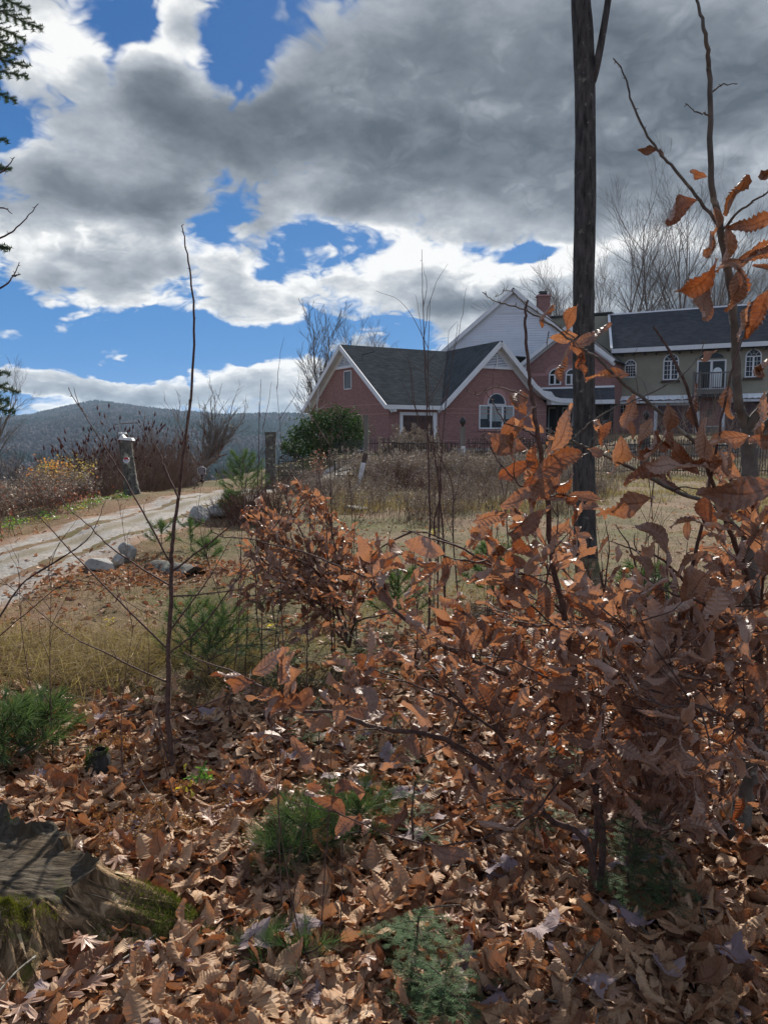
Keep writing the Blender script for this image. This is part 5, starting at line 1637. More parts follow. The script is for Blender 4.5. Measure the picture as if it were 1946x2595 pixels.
bare_tree('bare_tree', at_px(935, 66), 10.2, .12, CFG_VASE, 'bare', 'bare tree top showing just above the ridge of the brick wing', stems=2, trunkfrac=.3)
gt = 'bare trees behind the garage wing'
for i, (px, d, h, st, lab) in enumerate([
        (1395, 78, 14.5, 3, 'smaller bare tree between the chimney and the big trunk'), (1350, 82, 14.2, 2, 'low bare tree just right of the brick chimney'),
        (1525, 76, 16, 2, 'bare tree just right of the big trunk, behind the garage ridge'), (1610, 74, 18.5, 2, 'bare tree with fanning limbs left of centre behind the garage ridge'),
        (1680, 72, 21, 3, 'tallest bare spreading tree behind the garage ridge'), (1740, 76, 19.5, 2, 'bare tree on the right shoulder of the tallest one behind the garage'),
        (1780, 84, 16.5, 3, 'thin bare tree far right behind the garage ridge'), (1985, 74, 15, 2, 'bare tree cut by the right edge above the garage roof')]):
    bare_tree('bare_tree', at_px(px, d), h, .16 if h > 18 else .11, CFG_VASE, 'bare', lab, group=gt, stems=st, trunkfrac=.28, fanout=.2)
bare_tree('bare_tree', at_px(-75, 33), 5.6, .09, dict(CFG_VASE, rmin=.005), 'bare', 'thin bare tree leaning in at the left edge above the hill', stems=2, trunkfrac=.3, fanout=.3, lean=(.12, 0))

# leaning crab-apple with upright shoots
cb_ = at_px(470, 30); t = thing('leaning_apple_tree', cb_, 'old leaning apple tree with upright bare shoots beside the navy sign', 'tree')
a1 = Acc(); a2 = Acc(); lf_ = Acc()
def D30(px, py, d=30): return P(px, py, d)
tr = smooth_poly([D30(462, 1232), D30(480, 1206), D30(505, 1188), D30(527, 1172), D30(548, 1160)], 5); tube(a1, tr, np.linspace(.19, .11, len(tr)), 9)
l2 = smooth_poly([D30(505, 1214), D30(500, 1200), D30(496, 1192)], 4); tube(a1, l2, .09, 7)
for (x0, y0, x1, y1) in ((527, 1172, 551, 1172), (548, 1160, 575, 1150), (516, 1180, 520, 1158), (540, 1164, 545, 1150)): tube(a1, [D30(x0, y0), D30(x1, y1, 30.2)], [.06, .03], 6)
for i in range(26):
    s = tr[random.randint(8, len(tr) - 1)]; a = random.uniform(-1.0, 1.5)
    tips = []; grow(a2, s, (a, random.uniform(-.4, .4), 1.2), random.uniform(1.3, 2.6), .034, 1, dict(CFG_VASE, levels=3, n=[6, 5, 3], ang=(20, 45), rmin=.010, up=.09, len=(.4, .65)), tips)
    for p_, d_ in tips:
        if random.random() < .10: add_tpl(lf_, LO[0], p_, frame(rng.normal(size=3), UPV), .07)
for i in range(4):
    grow(a2, D30(480 + i * 6, 1200), (random.uniform(-.8, -.1), 0, 1), 1.6, .02, 1, dict(CFG_VASE, levels=2, n=[5, 4], ang=(12, 32), rmin=.006), None)
a1.build('trunk', M['bare'], t, smooth=True); a2.build('crown', M['bare'], t, kind='stuff'); lf_.build('last_leaves', M['olive'], t, kind='stuff')

# sumac thicket and brown brush on the far side of the drive
SG = 'sumac shrubs left of the driveway'
for i, (px, d, h, n, rx, lab) in enumerate([(300, 24, 2.5, 60, 1.5, 'sumac shrub with dark red fruit heads, tallest, above the mossy post'), (225, 22, 2.1, 45, 1.2, 'sumac shrub with dark fruit heads left of the mossy post'),
                                  (170, 21, 1.6, 30, .9, 'low outer sumac shrub with sparse dark fruit heads at the left'), (395, 27, 2.2, 80, 1.6, 'sumac shrub with red fruit heads right of the mossy post'), (440, 32, 1.7, 40, .9, 'sumac shrub nearest the leaning apple tree')]):
    scrub('sumac_shrub', at_px(px, d), rx, 1.0, h, n, 'brush', lab, 'shrub', SG, r=.012, twigs=5, tip=('drupe', .55))
BG = 'brown brush beyond the driveway'
for px, d, h, n, rx in ((360, 24, 1.9, 260, 1.6), (405, 26, 1.75, 260, 1.0), (290, 22, 1.5, 200, 1.2), (230, 20, 1.0, 160, 1.1), (160, 19, .9, 140, 1.1), (455, 31, 1.2, 120, .9)):
    scrub('brown_brush', at_px(px, d), rx, 1.1, h, n, 'brush', ['dense brown brush just right of the mossy post', 'dense brown brush midway between the mossy post and the leaning apple tree', 'dense brown brush directly behind the mossy post', 'brown brush left of the mossy post, below the sumac', 'lowest brown brush farthest left of the mossy post', 'brown brush at the foot of the leaning apple tree'][{360: 0, 405: 1, 290: 2, 230: 3, 160: 4, 480: 5}[480 if px == 455 else px]], 'brush', BG, r=.007, twigs=8, up=1.0)
# leafless young trees down the slope toward the valley
MT = 'leafless trees on the slope below the lawn'
proto = None
for k in range(26):
    px = [20, 60, 110, 160, 210, 260, 310, 360, 410, 450, 500, 540, 580, 610, 640, 670, 700, 725, 90, 200, 330, 480, 560, 620, 660, 710][k]; d = random.uniform(52, 130)
    g = at_px(px, d, -1.2)
    if proto is None or k < 4:
        o = bare_tree('slope_tree', g, 5.0, .07, dict(CFG_VASE, rmin=.014, n=[9, 6, 4]), 'bare', 'leafless young tree on the valley slope beyond the driveway', group=MT, stems=2, trunkfrac=.25)
        if k == 0: proto = []
        proto.append(o)
    else: copy_tree(random.choice(proto), g, random.uniform(0, 6.28), random.uniform(.5, .85))

# weeds on the left verge
LW_ = 'tall dead weeds along the left verge'
for k in range(38):
    d = random.uniform(9.5, 19); x = random.uniform(-6.4 - (d - 9) * .12 - .15, -8.4 - (d - 9) * .1)
    if k < 18: x = random.uniform(-6.3, -7.0) if d > 11 else random.uniform(-5.9, -6.4)
    if d > 15.2: x -= 1.0
    p = np.array((x, d, float(gz(x, d))))
    k2 = 'leftweed' if k % 3 else 'redweed'
    weeds_at(k2, p, 'tall dead weed clump with pale seed heads on the left verge' if k % 3 else 'reddish-brown dead weed clump on the left verge', 'weeds', LW_, 'dead_weeds', random.uniform(.6, .95), h=1.0, n=34, spread=.33, plume=30 if k % 3 else 8, st='brushred' if k % 3 == 0 else 'brush', fl='fluff', leafy=3, leafm='maroon')
p = at_px(122, 15.2); p[0] = -6.75; p[2] = float(gz(p[0], p[1])) + .35
leafy_bush('orange_leaf_shrub', p, .42, .36, .68, 330, .055, 'orange', 'shrub with bright orange and yellow leaves on the left verge', stemm='brushred')
p = at_px(172, 15.6); p[2] += .45
leafy_bush('olive_leaf_shrub', p, .55, .45, .65, 500, .05, 'olive', 'olive-yellow leafy shrub right of the orange one on the left verge', stemm='brush')
p = at_px(120, 14.2); p[0] = -6.3; p[2] = float(gz(p[0], p[1])) + .05
leafy_bush('red_leaf_shrub', p, .85, .4, .45, 420, .05, 'maroon', 'low maroon-leaved shrub in front of the orange one', stemm='brushred')
GE = 'low green plants along the driveway edge'
for k in range(24):
    d = 9.3 + k * .42; x = -5.75 - max(0, d - 10) * .075 + random.gauss(0, .1)
    leafy_bush('green_ground_plant', (x, d, float(gz(x, d)) + 0), .22, .18, random.uniform(.08, .18), 60, .045, 'greenleaf' if k % 4 else 'olive', 'low green leafy plant at the left edge of the driveway' if k % 4 else 'low yellow-green leafy plant at the left edge of the driveway', 'plant', GE, stems=4, clumps=8)

# brown shrub and small plants right of the drive
scrub('brown_shrub', at_px(650, 12.6), .62, .4, .62, 300, 'brushred', 'dense brown leafless shrub in front of the short square post', 'shrub', None, r=.006, twigs=7, up=1.0)
scrub('brown_shrub', at_px(580, 13.6), .4, .3, .45, 110, 'brush', 'smaller brown shrub behind the grey boulder by the drive', 'shrub', None, r=.005, twigs=7, up=1.0)
scrub('brown_shrub', at_px(740, 19), 1.0, .6, .45, 170, 'brushred', 'brown leafless shrub below the leaning white post', 'shrub', None, r=.006, twigs=7, up=1.0)
for px, d in ((545, 13.6), (572, 14.0), (600, 13.8)):
    leafy_bush('green_ground_plant', at_px(px, d), .26, .2, .22, 130, .06, 'greenleaf' if px != 572 else 'yellow', 'green weed beside the grey boulder, one of three', 'plant', 'green weeds by the boulder', stems=4, clumps=8)

# rhododendron by the gate
p = at_px(838, 34); leafy_bush('rhododendron_bush', p, 1.55, 1.1, 2.35, 6500, .13, 'rhodo', 'large dark green evergreen bush between the gate and the brick wing', clumps=60, stems=20)
p = at_px(760, 36); leafy_bush('rhododendron_bush', p, .9, .8, 1.35, 2200, .13, 'rhodo', 'lower left lobe of dark evergreen shrubbery behind the iron gate', clumps=30)
p = at_px(900, 35); p[0] += 0; leafy_bush('rhododendron_bush', p, .6, .7, 2.0, 1500, .12, 'rhodo', 'right-hand dark evergreen shrub against the brick gable wall', clumps=24)
leafy_bush('dry_brown_shrub', at_px(810, 29), .35, .35, 1.2, 260, .07, 'maroon', 'small brown-leaved bush standing in the gate opening', stemm='brush')

# weeds and dried flowers along the fence
FG = 'dry weeds in front of the iron fence'
for k in range(60):
    px = 900 + k * 9.2 + random.uniform(-8, 8); d = random.uniform(21, 27.4)
    weeds_at('fenceweed', at_px(px, d), 'beige dead weed clump with fluffy seed heads along the iron fence', 'weeds', FG, 'dry_weeds', random.choice((.45, .6, .7, .85, 1.0)), h=1.0, n=26, spread=.34, plume=34, st='brushgrey', fl='fluff', q=.028)
for k in range(110):
    px = random.uniform(760, 1560); d = random.uniform(12.5, 21)
    weeds_at('lowweed', at_px(px, d), 'short brown weed clump scattered over the rough lawn', 'weeds', 'short weeds on the rough lawn', 'low_weeds', random.choice((.35, .45, .6)), h=1.0, n=30, spread=.4, plume=14, st='brush', fl='fluff', q=.02)
for k, (px, d, h) in enumerate(((1050, 30, 1.6), (1005, 29, 1.25), (1090, 29.5, 1.2))):
    weeds_at('hydra', at_px(px, d), ['tallest pampas-like clump of pale dried plumes before the panelled door', 'pale dried plume clump left of the panelled door', 'pale dried plume clump right of the panelled door'][k], 'dried plumes', None, 'dried_plume_clump', h / 1.6, h=1.6, n=40, spread=.42, plume=90, st='brushgrey', fl='fluff', q=.04)
for k in range(6):
    weeds_at('orangehead', at_px(1235 + k * 24, 30), 'rusty dried flower bush against the brick wall behind the fence', 'dried flowers', 'rusty dried flowers', 'dried_flower_bush', 1.0, h=1.35, n=12, spread=.3, plume=22, st='brush', fl='brushred', q=.03)
for k in range(26):
    px = 1440 + k * 22; d = random.uniform(24, 34)
    weeds_at('thinweed', at_px(px, d), 'thin grey weed clump behind the black fence at the right', 'weeds', 'thin weeds behind the right fence', 'thin_weeds', random.uniform(.6, 1.0), h=1.0, n=24, spread=.4, plume=8, st='brushgrey', fl='fluff', q=.022)
for k, (px, d, h, rx) in enumerate(((1000, 20.5, .75, .9), (1180, 21, .55, .8), (1090, 19.5, .5, .9))):
    scrub('brown_shrub', at_px(px, d), rx, .6, h, 150, 'brushred' if k != 1 else 'brush', ['dark brown shrub below the dried plumes in front of the fence', 'low brown shrub between the finial post and the big trunk', 'low red-brown shrub at the lawn edge in the middle'][k], 'shrub', None, r=.006, twigs=7, up=.9)
# leafless saplings and twigs before the garage wing
scr = 'leafless shrubs in front of the garage wing'
for px, d, h, n in ((1480, 30, 2.6, 22), (1545, 31, 2.4, 20), (1640, 30, 2.2, 18), (1720, 29, 3.0, 26), (1790, 30, 3.0, 30), (1860, 29, 2.6, 24), (1920, 30, 2.8, 26)):
    scrub('leafless_shrub', at_px(px, d), 1.0, .7, h, n, 'brushgrey', {1480: 'leafless grey shrub right beside the big trunk, before the brick bay', 1545: 'leafless grey shrub before the small square ground-floor window', 1640: 'leafless grey shrub by the grey finial post before the garage', 1720: 'leafless grey shrub before the first garage door', 1790: 'tallest leafless shrub, below the balcony', 1860: 'leafless grey shrub just right of the balcony', 1920: 'leafless grey shrub before the parked car'}[px], 'shrub', scr, r=.010, twigs=9, up=1.3)

# ================================================================== fence, gate, posts, signs
fence = thing('iron_fence', (3, 28, .3), 'long low black iron picket fence running in front of the house', 'fence')
def fpt(px): return np.array(((px - 973) / FPX * (28.6 - (px - 850) * .0022), 28.6 - (px - 850) * .0022, 0.))
f0 = fpt(850); f1 = fpt(2000); n = 178; pm = None; pm2 = None
a = Acc(); tube(a, [(0, 0, -.1), (0, 0, 1.22)], .011, 5); tube(a, [(0, 0, 1.22), (0, 0, 1.32)], [.024, .002], 5); o = a.build('picket', M['iron']); pm = o.data; bpy.data.objects.remove(o)
a = Acc(); a.box((0, 0, .5), (.045, .02, 1.2)); o = a.build('picket', M['rustiron']); pm2 = o.data; bpy.data.objects.remove(o)
def fz(p): return float(gz(p[0], p[1]))
top_ = []
for i in range(n + 1):
    t = i / n; p = f0 + (f1 - f0) * t; p[2] = fz(p); top_.append(p.copy())
    if t < .10 and False: continue
    wide = (1000 - 850) / 1150 < t < (1180 - 850) / 1150
    o = bpy.data.objects.new('picket', pm2 if wide else pm); col.objects.link(o); o.parent = fence; o.location = Vector(p) - fence.location; o.rotation_euler = (random.gauss(0, .012), random.gauss(0, .015), 0)
top_ = np.array(top_)
for dz in (1.12, .18):
    a = Acc(); tube(a, top_ + (0, -.02, dz), .016, 4); a.build('rail', M['iron'], fence)

def finial_post(px, top_y, base_y_d, label, w=.17, white=False, fin=True):
    g = at_px(px, base_y_d); zt = P(px, top_y, base_y_d)[2]; t = thing('finial_post', g, label, 'post')
    a = Acc(); hh = zt - g[2]; a.box(g + (0, 0, hh * .43), (w, w, hh * .9)); a.build('shaft', M['greywood'], t)
    if fin:
        a = Acc(); lathe(a, [(0.001, 0), (.04, .0), (.04, .06), (.09, .10), (.11, .18), (.09, .26), (.03, .33), (0.001, .36)], g + (0, 0, hh * .88), 14); a.build('finial', M['iron'], t, smooth=True)
    if white:
        a = Acc(); a.box(g + (0, -w / 2 - .008, hh * .42), (w * .96, .012, hh * .22)); a.build('peeling_white_board', M['whitewood'], t)
    return t
finial_post(1171, 1064, 26.5, 'grey wooden post with dark finial and peeling white patch below', white=True)
finial_post(1632, 1046, 27.0, 'grey wooden post with dark finial in front of the garage wing', w=.26)
g = at_px(928, 27); t = thing('square_post', g, 'tall grey square post at the left end of the iron fence', 'post'); a = Acc(); a.box(g + (0, 0, 1.0), (.16, .16, 2.1)); a.build('shaft', M['greywood'], t)
a = Acc(); a.box(g + (0, 0, 2.08), (.20, .20, .05)); a.build('cap', M['greywood'], t)
# leaning white post
b0 = P(900, 1258, 21.5); b1 = P(927, 1150, 21.8); t = thing('leaning_white_post', b0, 'leaning post of peeling white paint with brown rotten top', 'post')
a = Acc(); bar(a, b0 - (0, 0, .1), b0 + (b1 - b0) * .78, .13, .13, (0, 1, 0)); a.build('painted_shaft', M['whitewood'], t)
a = Acc(); bar(a, b0 + (b1 - b0) * .78, b1, .14, .12, (0, 1, 0)); a.build('rotten_top', M['rustiron'], t)

def log_post(px, top, bot_d, r, label, tilt=0.0, flare=1.25, mat='oldbark', name='log_post'):
    g = at_px(px, bot_d); zt = P(px, top, bot_d)[2]; t = thing(name, g, label, 'post'); a = Acc(); H = zt - g[2]; n = 26; s = 22
    th = np.linspace(0, 2 * math.pi, s, endpoint=False); zz = np.linspace(-.08, H, n)
    V = []
    for z in zz:
        f = r * (1 + (flare - 1) * max(0, 1 - z / (H * .5)) ** 2); rr = f * (1 + .10 * fnoise(np.cos(th) * 2, np.sin(th) * 2, z * 2.0, 31, 3, 1.4) * .6 + .035 * rng.normal(size=s))
        V += [(g[0] + rr[k] * math.cos(th[k]) + tilt * z, g[1] + rr[k] * math.sin(th[k]), g[2] + z) for k in range(s)]
    i = np.arange(n - 1)[:, None] * s; j = np.arange(s)[None, :]; j2 = (j + 1) % s
    a.add(V, np.stack([i + j, i + j2, i + s + j2, i + s + j], -1).reshape(-1, 4)); a.build('bark', M[mat], t, smooth=True)
    c = Acc(); top_r = V[-s:]; c.ngon([np.array(v) + (0, 0, -.005) for v in top_r]); c.build('cut_top', M['greywood'], t)
    return t, g, H
mp, mg, mH = log_post(334, 1122, 18.75, .155, 'thick mossy tree-trunk post with round sign beside the driveway', tilt=-.10, flare=1.35)
log_post(686, 1095, 24, .17, 'short weathered trunk post left of the iron gate', tilt=.01, flare=1.05)
# lamp on the post
q = P(321, 1122, 18.75); q = q + (0, 0, .0)
wl = thing('solar_lamp', q, 'white lamp with small head sitting on top of the mossy post', 'lamp')
a = Acc(); a.add([q + v for v in ((-.17, -.1, .08), (.19, -.1, .05), (.16, -.1, .12), (-.02, -.1, .13), (-.09, -.1, .2), (-.17, .1, .08), (.19, .1, .05), (.16, .1, .12), (-.02, .1, .13), (-.09, .1, .2))], [(0, 1, 2, 3), (5, 8, 7, 6), (3, 2, 7, 8), (0, 3, 4, 4)][:3] + [(1, 6, 7, 2), (0, 5, 6, 1)], [(0, 3, 4), (5, 9, 8)]); a.add([q + v for v in ((-.09, -.1, .2), (-.02, -.1, .13), (-.02, .1, .13), (-.09, .1, .2), (-.17, -.1, .08), (-.17, .1, .08))], [(0, 1, 2, 3), (0, 3, 5, 4)]); a.build('housing', M['white'], wl)
a = Acc(); a.box(q + (-.14, 0, .24), (.07, .08, .05)); a.box(q + (-.04, 0, .24), (.09, .08, .05)); a.box(q + (-.09, 0, .215), (.02, .03, .06)); a.build('sensor_head', M['white'], wl)
a = Acc(); a.box(q + (0, 0, .04), (.2, .1, .09)); a.build('bracket', M['greywood'], wl)

def text_mesh(body, size, mat, parent, pos, name='lettering', wz=0.0):
    cu = bpy.data.curves.new('t', 'FONT'); cu.body = body; cu.size = size; cu.align_x = 'CENTER'; cu.align_y = 'CENTER'; cu.extrude = .002
    o = bpy.data.objects.new('t', cu); col.objects.link(o); me = bpy.data.meshes.new_from_object(o.evaluated_get(bpy.context.evaluated_depsgraph_get())); bpy.data.objects.remove(o)
    me.materials.clear(); me.materials.append(mat); x = bpy.data.objects.new(name, me); col.objects.link(x); x.parent = parent
    x.location = Vector([float(v) for v in pos]) - Vector(parent['_org']); x.rotation_euler = (math.pi / 2, 0, wz)
    return x
# octagonal warning sign on the post
q = P(321, 1166, 18.45); sg = thing('octagonal_sign', q, 'small white octagonal warning sign with red top fixed to the mossy post', 'sign')
def octo(r, k0=0, n=8): return [(r * math.cos(R(22.5 + 45 * i)), r * math.sin(R(22.5 + 45 * i))) for i in range(n)]
a = Acc(); o8 = octo(.082); F_ = [q + (x, 0, z) for x, z in o8]; B__ = [q + (x, .008, z) for x, z in o8]; a.ngon(F_); i = np.arange(8); a.add(F_ + B__, np.stack([i, (i + 1) % 8, (i + 1) % 8 + 8, i + 8], -1)); a.build('plate', M['white'], sg)
a = Acc(); a.ngon([q + (x, -.003, z) for x, z in ((-.070, .012), (.070, .012), (.070, .031), (.030, .071), (-.030, .071), (-.070, .031))]); a.build('red_band', M['red'], sg)
for x0, x1, z0, z1 in ((-.045, -.012, .002, -.022), (-.005, .05, -.006, -.012), (-.04, .045, -.032, -.037), (-.025, .025, -.048, -.053)):
    a = Acc(); a.ngon([q + (x, -.004, z) for x, z in ((x0, z1), (x1, z1), (x1, z0), (x0, z0))]); a.build('printed_line', M['blue'], sg)
# navy parking sign
q = at_px(512, 25.6); q[2] = P(512, 1223, 25.6)[2]; sg = thing('parking_sign', q, 'navy blue sign with white border reading Guest Suite Parking on a short post', 'sign')
sc_ = 25.6 / FPX; ww = 10.0 * sc_; z0 = 21.5 * sc_; z1 = 37.5 * sc_; zc = 42 * sc_
sh = [(-ww, z0), (ww, z0), (ww, z1), (ww * .55, z1 + .01), (ww * .3, zc), (-ww * .3, zc), (-ww * .55, z1 + .01), (-ww, z1)]
a = Acc(); F_ = [q + (x, 0, z) for x, z in sh]; B__ = [q + (x, .02, z) for x, z in sh]; a.ngon(F_); i = np.arange(8); a.add(F_ + B__, np.stack([i, (i + 1) % 8, (i + 1) % 8 + 8, i + 8], -1)); a.build('border', M['white'], sg)
cz = (z0 + z1) / 2; a = Acc(); a.ngon([q + (x * .86, -.004, cz + (z - cz) * .88) for x, z in sh]); a.build('face', M['navy'], sg)
for body, zz, s_ in (('Guest', .76, .078), ('Suite', .50, .078), ('Parking', .24, .066)): text_mesh(body, s_, M['white'], sg, q + (0, -.008, z0 + (z1 - z0) * zz))
a = Acc(); a.ngon([q + (x, -.007, z1 + z) for x, z in ((-.05, -.012), (.05, -.012), (.03, .012), (0, .028), (-.03, .012))]); a.build('emblem', M['white'], sg)
a = Acc(); a.box(q + (0, .035, z0 * .5 + .0), (.055, .03, z0 * 1.1)); a.box(q + (0, .035, zc + .02), (.05, .03, .08)); a.build('post', M['navy'], sg)
a = Acc(); lathe(a, [(.001, .11), (.07, .10), (.08, .05), (.03, .0), (.001, -.02)], q + (0, .035, 0), 10); a.build('foot', M['iron'], sg)

# ornamental iron gate, two leaves (the right one open against the fence)
def gate_leaf(px0, px1, d, label, scroll=True, top=1150, lat=1205, bot=1229):
    p0 = P(px0, bot, d); p1 = P(px1, bot, d); g = (p0 + p1) / 2; t = thing('iron_gate', g, label, 'gate'); W_ = p1[0] - p0[0]; k = d / FPX
    zb = p0[2]; zl = zb + (bot - lat) * k; zt = zb + (bot - top) * k; zs = zb + (bot - 1169) * k
    def at(u, z): return np.array((p0[0] + W_ * u, d, z))
    a = Acc()
    for u in (0, 1): tube(a, [at(u, zb - .05), at(u, zs + .03)], .018, 6)
    for z in (zb, zl, zs): tube(a, [at(0, z), at(1, z)], .014, 5)
    if scroll: tube(a, [at(.5 - .5 * math.cos(t_) , zs + (zt - zs) * math.sin(t_)) for t_ in np.linspace(0, math.pi, 16)], .016, 5)
    a.build('frame', M['iron'], t)
    n_ = 8; m_ = 3; ch = (zl - zb) / m_; cw = W_ / n_
    for i in range(-m_, n_ + 1):
        for sg_ in (1, -1):
            pts = []
            for s in np.linspace(0, m_, 13):
                u = (i + s) / n_ if sg_ > 0 else (n_ - i - s) / n_
                if -1e-6 <= u <= 1 + 1e-6: pts.append(at(u, zb + s * ch) + (0, .006 * sg_, 0))
            if len(pts) > 1:
                a = Acc(); tube(a, [pts[0], pts[-1]], .0085, 4); a.build('lattice_bar', M['iron'], t)
    if scroll:
        for u in np.linspace(.12, .88, 5):
            a = Acc(); tube(a, [at(u, zl), at(u, zs)], .012, 5); tube(a, [at(u + .05 * math.sin(q_ * 2), zl + (zs - zl) * (.15 + .7 * q_ / 6.3)) for q_ in np.linspace(0, 6.3, 24)], .012, 5)
            for zz in (.15, .85): lathe(a, [(.001, -.04), (.03, 0), (.001, .04)], at(u, zl + (zs - zl) * zz), 8)
            a.build('baluster', M['iron'], t)
        for (c, r_) in ((.3, .09), (.5, .12), (.7, .09), (.15, .05), (.85, .05)):
            a = Acc(); tube(a, [at(c, zs + (zt - zs) * .4) + (r_ * (1 - q_ / 12) * math.cos(q_ + 2), 0, r_ * (1 - q_ / 12) * math.sin(q_ + 2)) for q_ in np.linspace(0, 9, 26)], .011, 5); a.build('scroll', M['iron'], t)
        a = Acc(); a.box(at(.52, zl + (zs - zl) * .62), (.11, .03, .2)); a.build('number_plate', M['greywood'], t)
    return t
gate_leaf(707, 769, 25, 'black ornamental iron gate leaf with arched scroll top and lattice base beside the trunk post')
gate_leaf(848, 912, 26, 'black iron lattice gate leaf left of the leaning white post', scroll=False)
t = thing('wire_fence_panel', at_px(855, 27), 'thin wire panel left of the grey square post', 'fence'); a = Acc()
w0 = P(858, 1145, 27); w1 = P(925, 1143, 27); tube(a, [w0, w1], .012, 4); g0 = P(858, 1215, 27); tube(a, [w0, g0], .015, 4); a.build('wire', M['iron'], t)

# ================================================================== boulders, log, stumps
def boulder(px, py, d, sx, sy, sz, seed, label, rz=0.0, name='boulder', cut=None):
    g = P(px, py, d); r_ = np.random.default_rng(seed)
    n = 46; th = np.linspace(0, 2 * math.pi, n, endpoint=False); ph = np.linspace(-math.pi / 2, math.pi / 2, 26)
    D = np.array([(math.cos(p) * math.cos(t_), math.cos(p) * math.sin(t_), math.sin(p)) for p in ph for t_ in th])
    rad = np.ones(len(D))
    # chisel with random planes: flat facets with worn edges
    for k in range(16):
        nn = norm(r_.normal(size=3)); off = r_.uniform(.45, .85); dt = D @ nn
        rad = np.where(dt > .05, np.minimum(rad, off / np.maximum(dt, .05)), rad)
    rad *= 1 + .03 * fnoise(D[:, 0], D[:, 1], D[:, 2], seed, 4, 3.0)
    V = D * rad[:, None] * (sx, sy, sz); c, s = math.cos(rz), math.sin(rz)
    V = np.stack([V[:, 0] * c - V[:, 1] * s, V[:, 0] * s + V[:, 1] * c, V[:, 2]], -1)
    gg = np.array((g[0], g[1], float(gz(g[0], g[1])))); V = V + gg + (0, 0, sz * .55)
    i = np.arange(25)[:, None] * n; j = np.arange(n)[None, :]; j2 = (j + 1) % n
    a = Acc(); a.add(V - gg, np.stack([i + j, i + j2, i + n + j2, i + n + j], -1).reshape(-1, 4)); o = a.build(name, M['rock'], smooth=False); o.location = [float(v) for v in gg]
    me = o.data; 
    tag(o, label, 'boulder'); return o
boulder(258, 1440, 8.35, .185, .14, .105, 3, 'pale angular boulder, left of the pair beside the driveway')
boulder(300, 1420, 8.6, .10, .10, .115, 6, 'narrow pale stone wedged between the two boulders')
boulder(328, 1415, 8.85, .135, .11, .15, 12, 'pale boulder with pointed top, right of the pair beside the driveway', .4)
boulder(500, 1320, 12.6, .27, .22, .20, 21, 'large grey boulder at the driveway edge behind the bare sapling', .2)
boulder(565, 1300, 13.6, .30, .2, .15, 25, 'low grey rock half hidden by brown shrub, right of the large grey boulder')
boulder(900, 1308, 14.8, .33, .25, .07, 29, 'flat grey rock lying in the lawn behind the small beech')

def log(p0, p1, r0, r1, label, name='log', cap_mat='hollow_shade', hollow=True):
    t = thing(name, p0, label, 'log'); p0 = np.array(p0, float); p1 = np.array(p1, float); n = 18; s = 26
    ax = norm(p1 - p0); a_ = norm(np.cross(ax, UPV)); b_ = np.cross(a_, ax); th = np.linspace(0, 2 * math.pi, s, endpoint=False); V = []
    for k in range(n):
        f = k / (n - 1); c = p0 + (p1 - p0) * f; r = r0 + (r1 - r0) * f
        rr = r * (1 + .10 * fnoise(np.cos(th) * 1.5, np.sin(th) * 1.5, f * 5, 41, 4, 1.5))
        V += [c + a_ * rr[j] * math.cos(th[j]) + b_ * rr[j] * math.sin(th[j]) for j in range(s)]
    i = np.arange(n - 1)[:, None] * s; j = np.arange(s)[None, :]; j2 = (j + 1) % s
    U = np.array([(j_ / s, k * .1, .2) for k in range(n) for j_ in range(s)])
    a = Acc(); a.add(V, np.stack([i + j, i + j2, i + s + j2, i + s + j], -1).reshape(-1, 4), U=U); a.build('bark', M['oldbark'], t, smooth=True)
    for e, (lst, sg_) in enumerate(((V[:s], -1), (V[-s:], 1))):
        c = np.mean(lst, 0); a = Acc(); inn = [c + (np.array(v) - c) * .72 for v in lst]; dp = [v - ax * sg_ * r0 * .5 for v in [c + (np.array(v) - c) * .66 for v in lst]]
        i = np.arange(s); j = (i + 1) % s; a.add(list(lst) + inn + dp, np.concatenate([np.stack([i, j, j + s, i + s], -1), np.stack([i + s, j + s, j + 2 * s, i + 2 * s], -1)])); a.ngon(dp)
        a.build('hollow_end', M['hollow_shade'], t, smooth=False)  # rim and hollow coloured dark, shade painted in
    return t
L0 = P(395, 1448, 8.5); L1 = P(497, 1472, 7.75); log(L0, L1, .135, .15, 'thick grey log lying with its hollow end facing right')
L2 = P(505, 1475, 8.0); L3 = P(610, 1492, 7.6); log(L2, L3, .125, .06, 'tapering broken end piece lying right of the hollow log', name='log')
for k, (px, py, d, ll, lab) in enumerate(((1655, 1480, 6.6, .20, 'short cut stump half hidden behind beech leaves at the right'),)):
    g = GD(px, d); t = thing('cut_stump', g, lab, 'stump'); a = Acc(); tube(a, [g - (0, 0, .1), g + (0, 0, .1), g + (0, 0, .19)], [.19, .165, .16], 20); a.build('bark', M['oldbark'], t, smooth=True)
    a = Acc(); a.ngon([g + (.158 * math.cos(x), .158 * math.sin(x), .188) for x in np.linspace(0, 6.283, 20, endpoint=False)]); a.build('cut_top', M['greywood'], t)

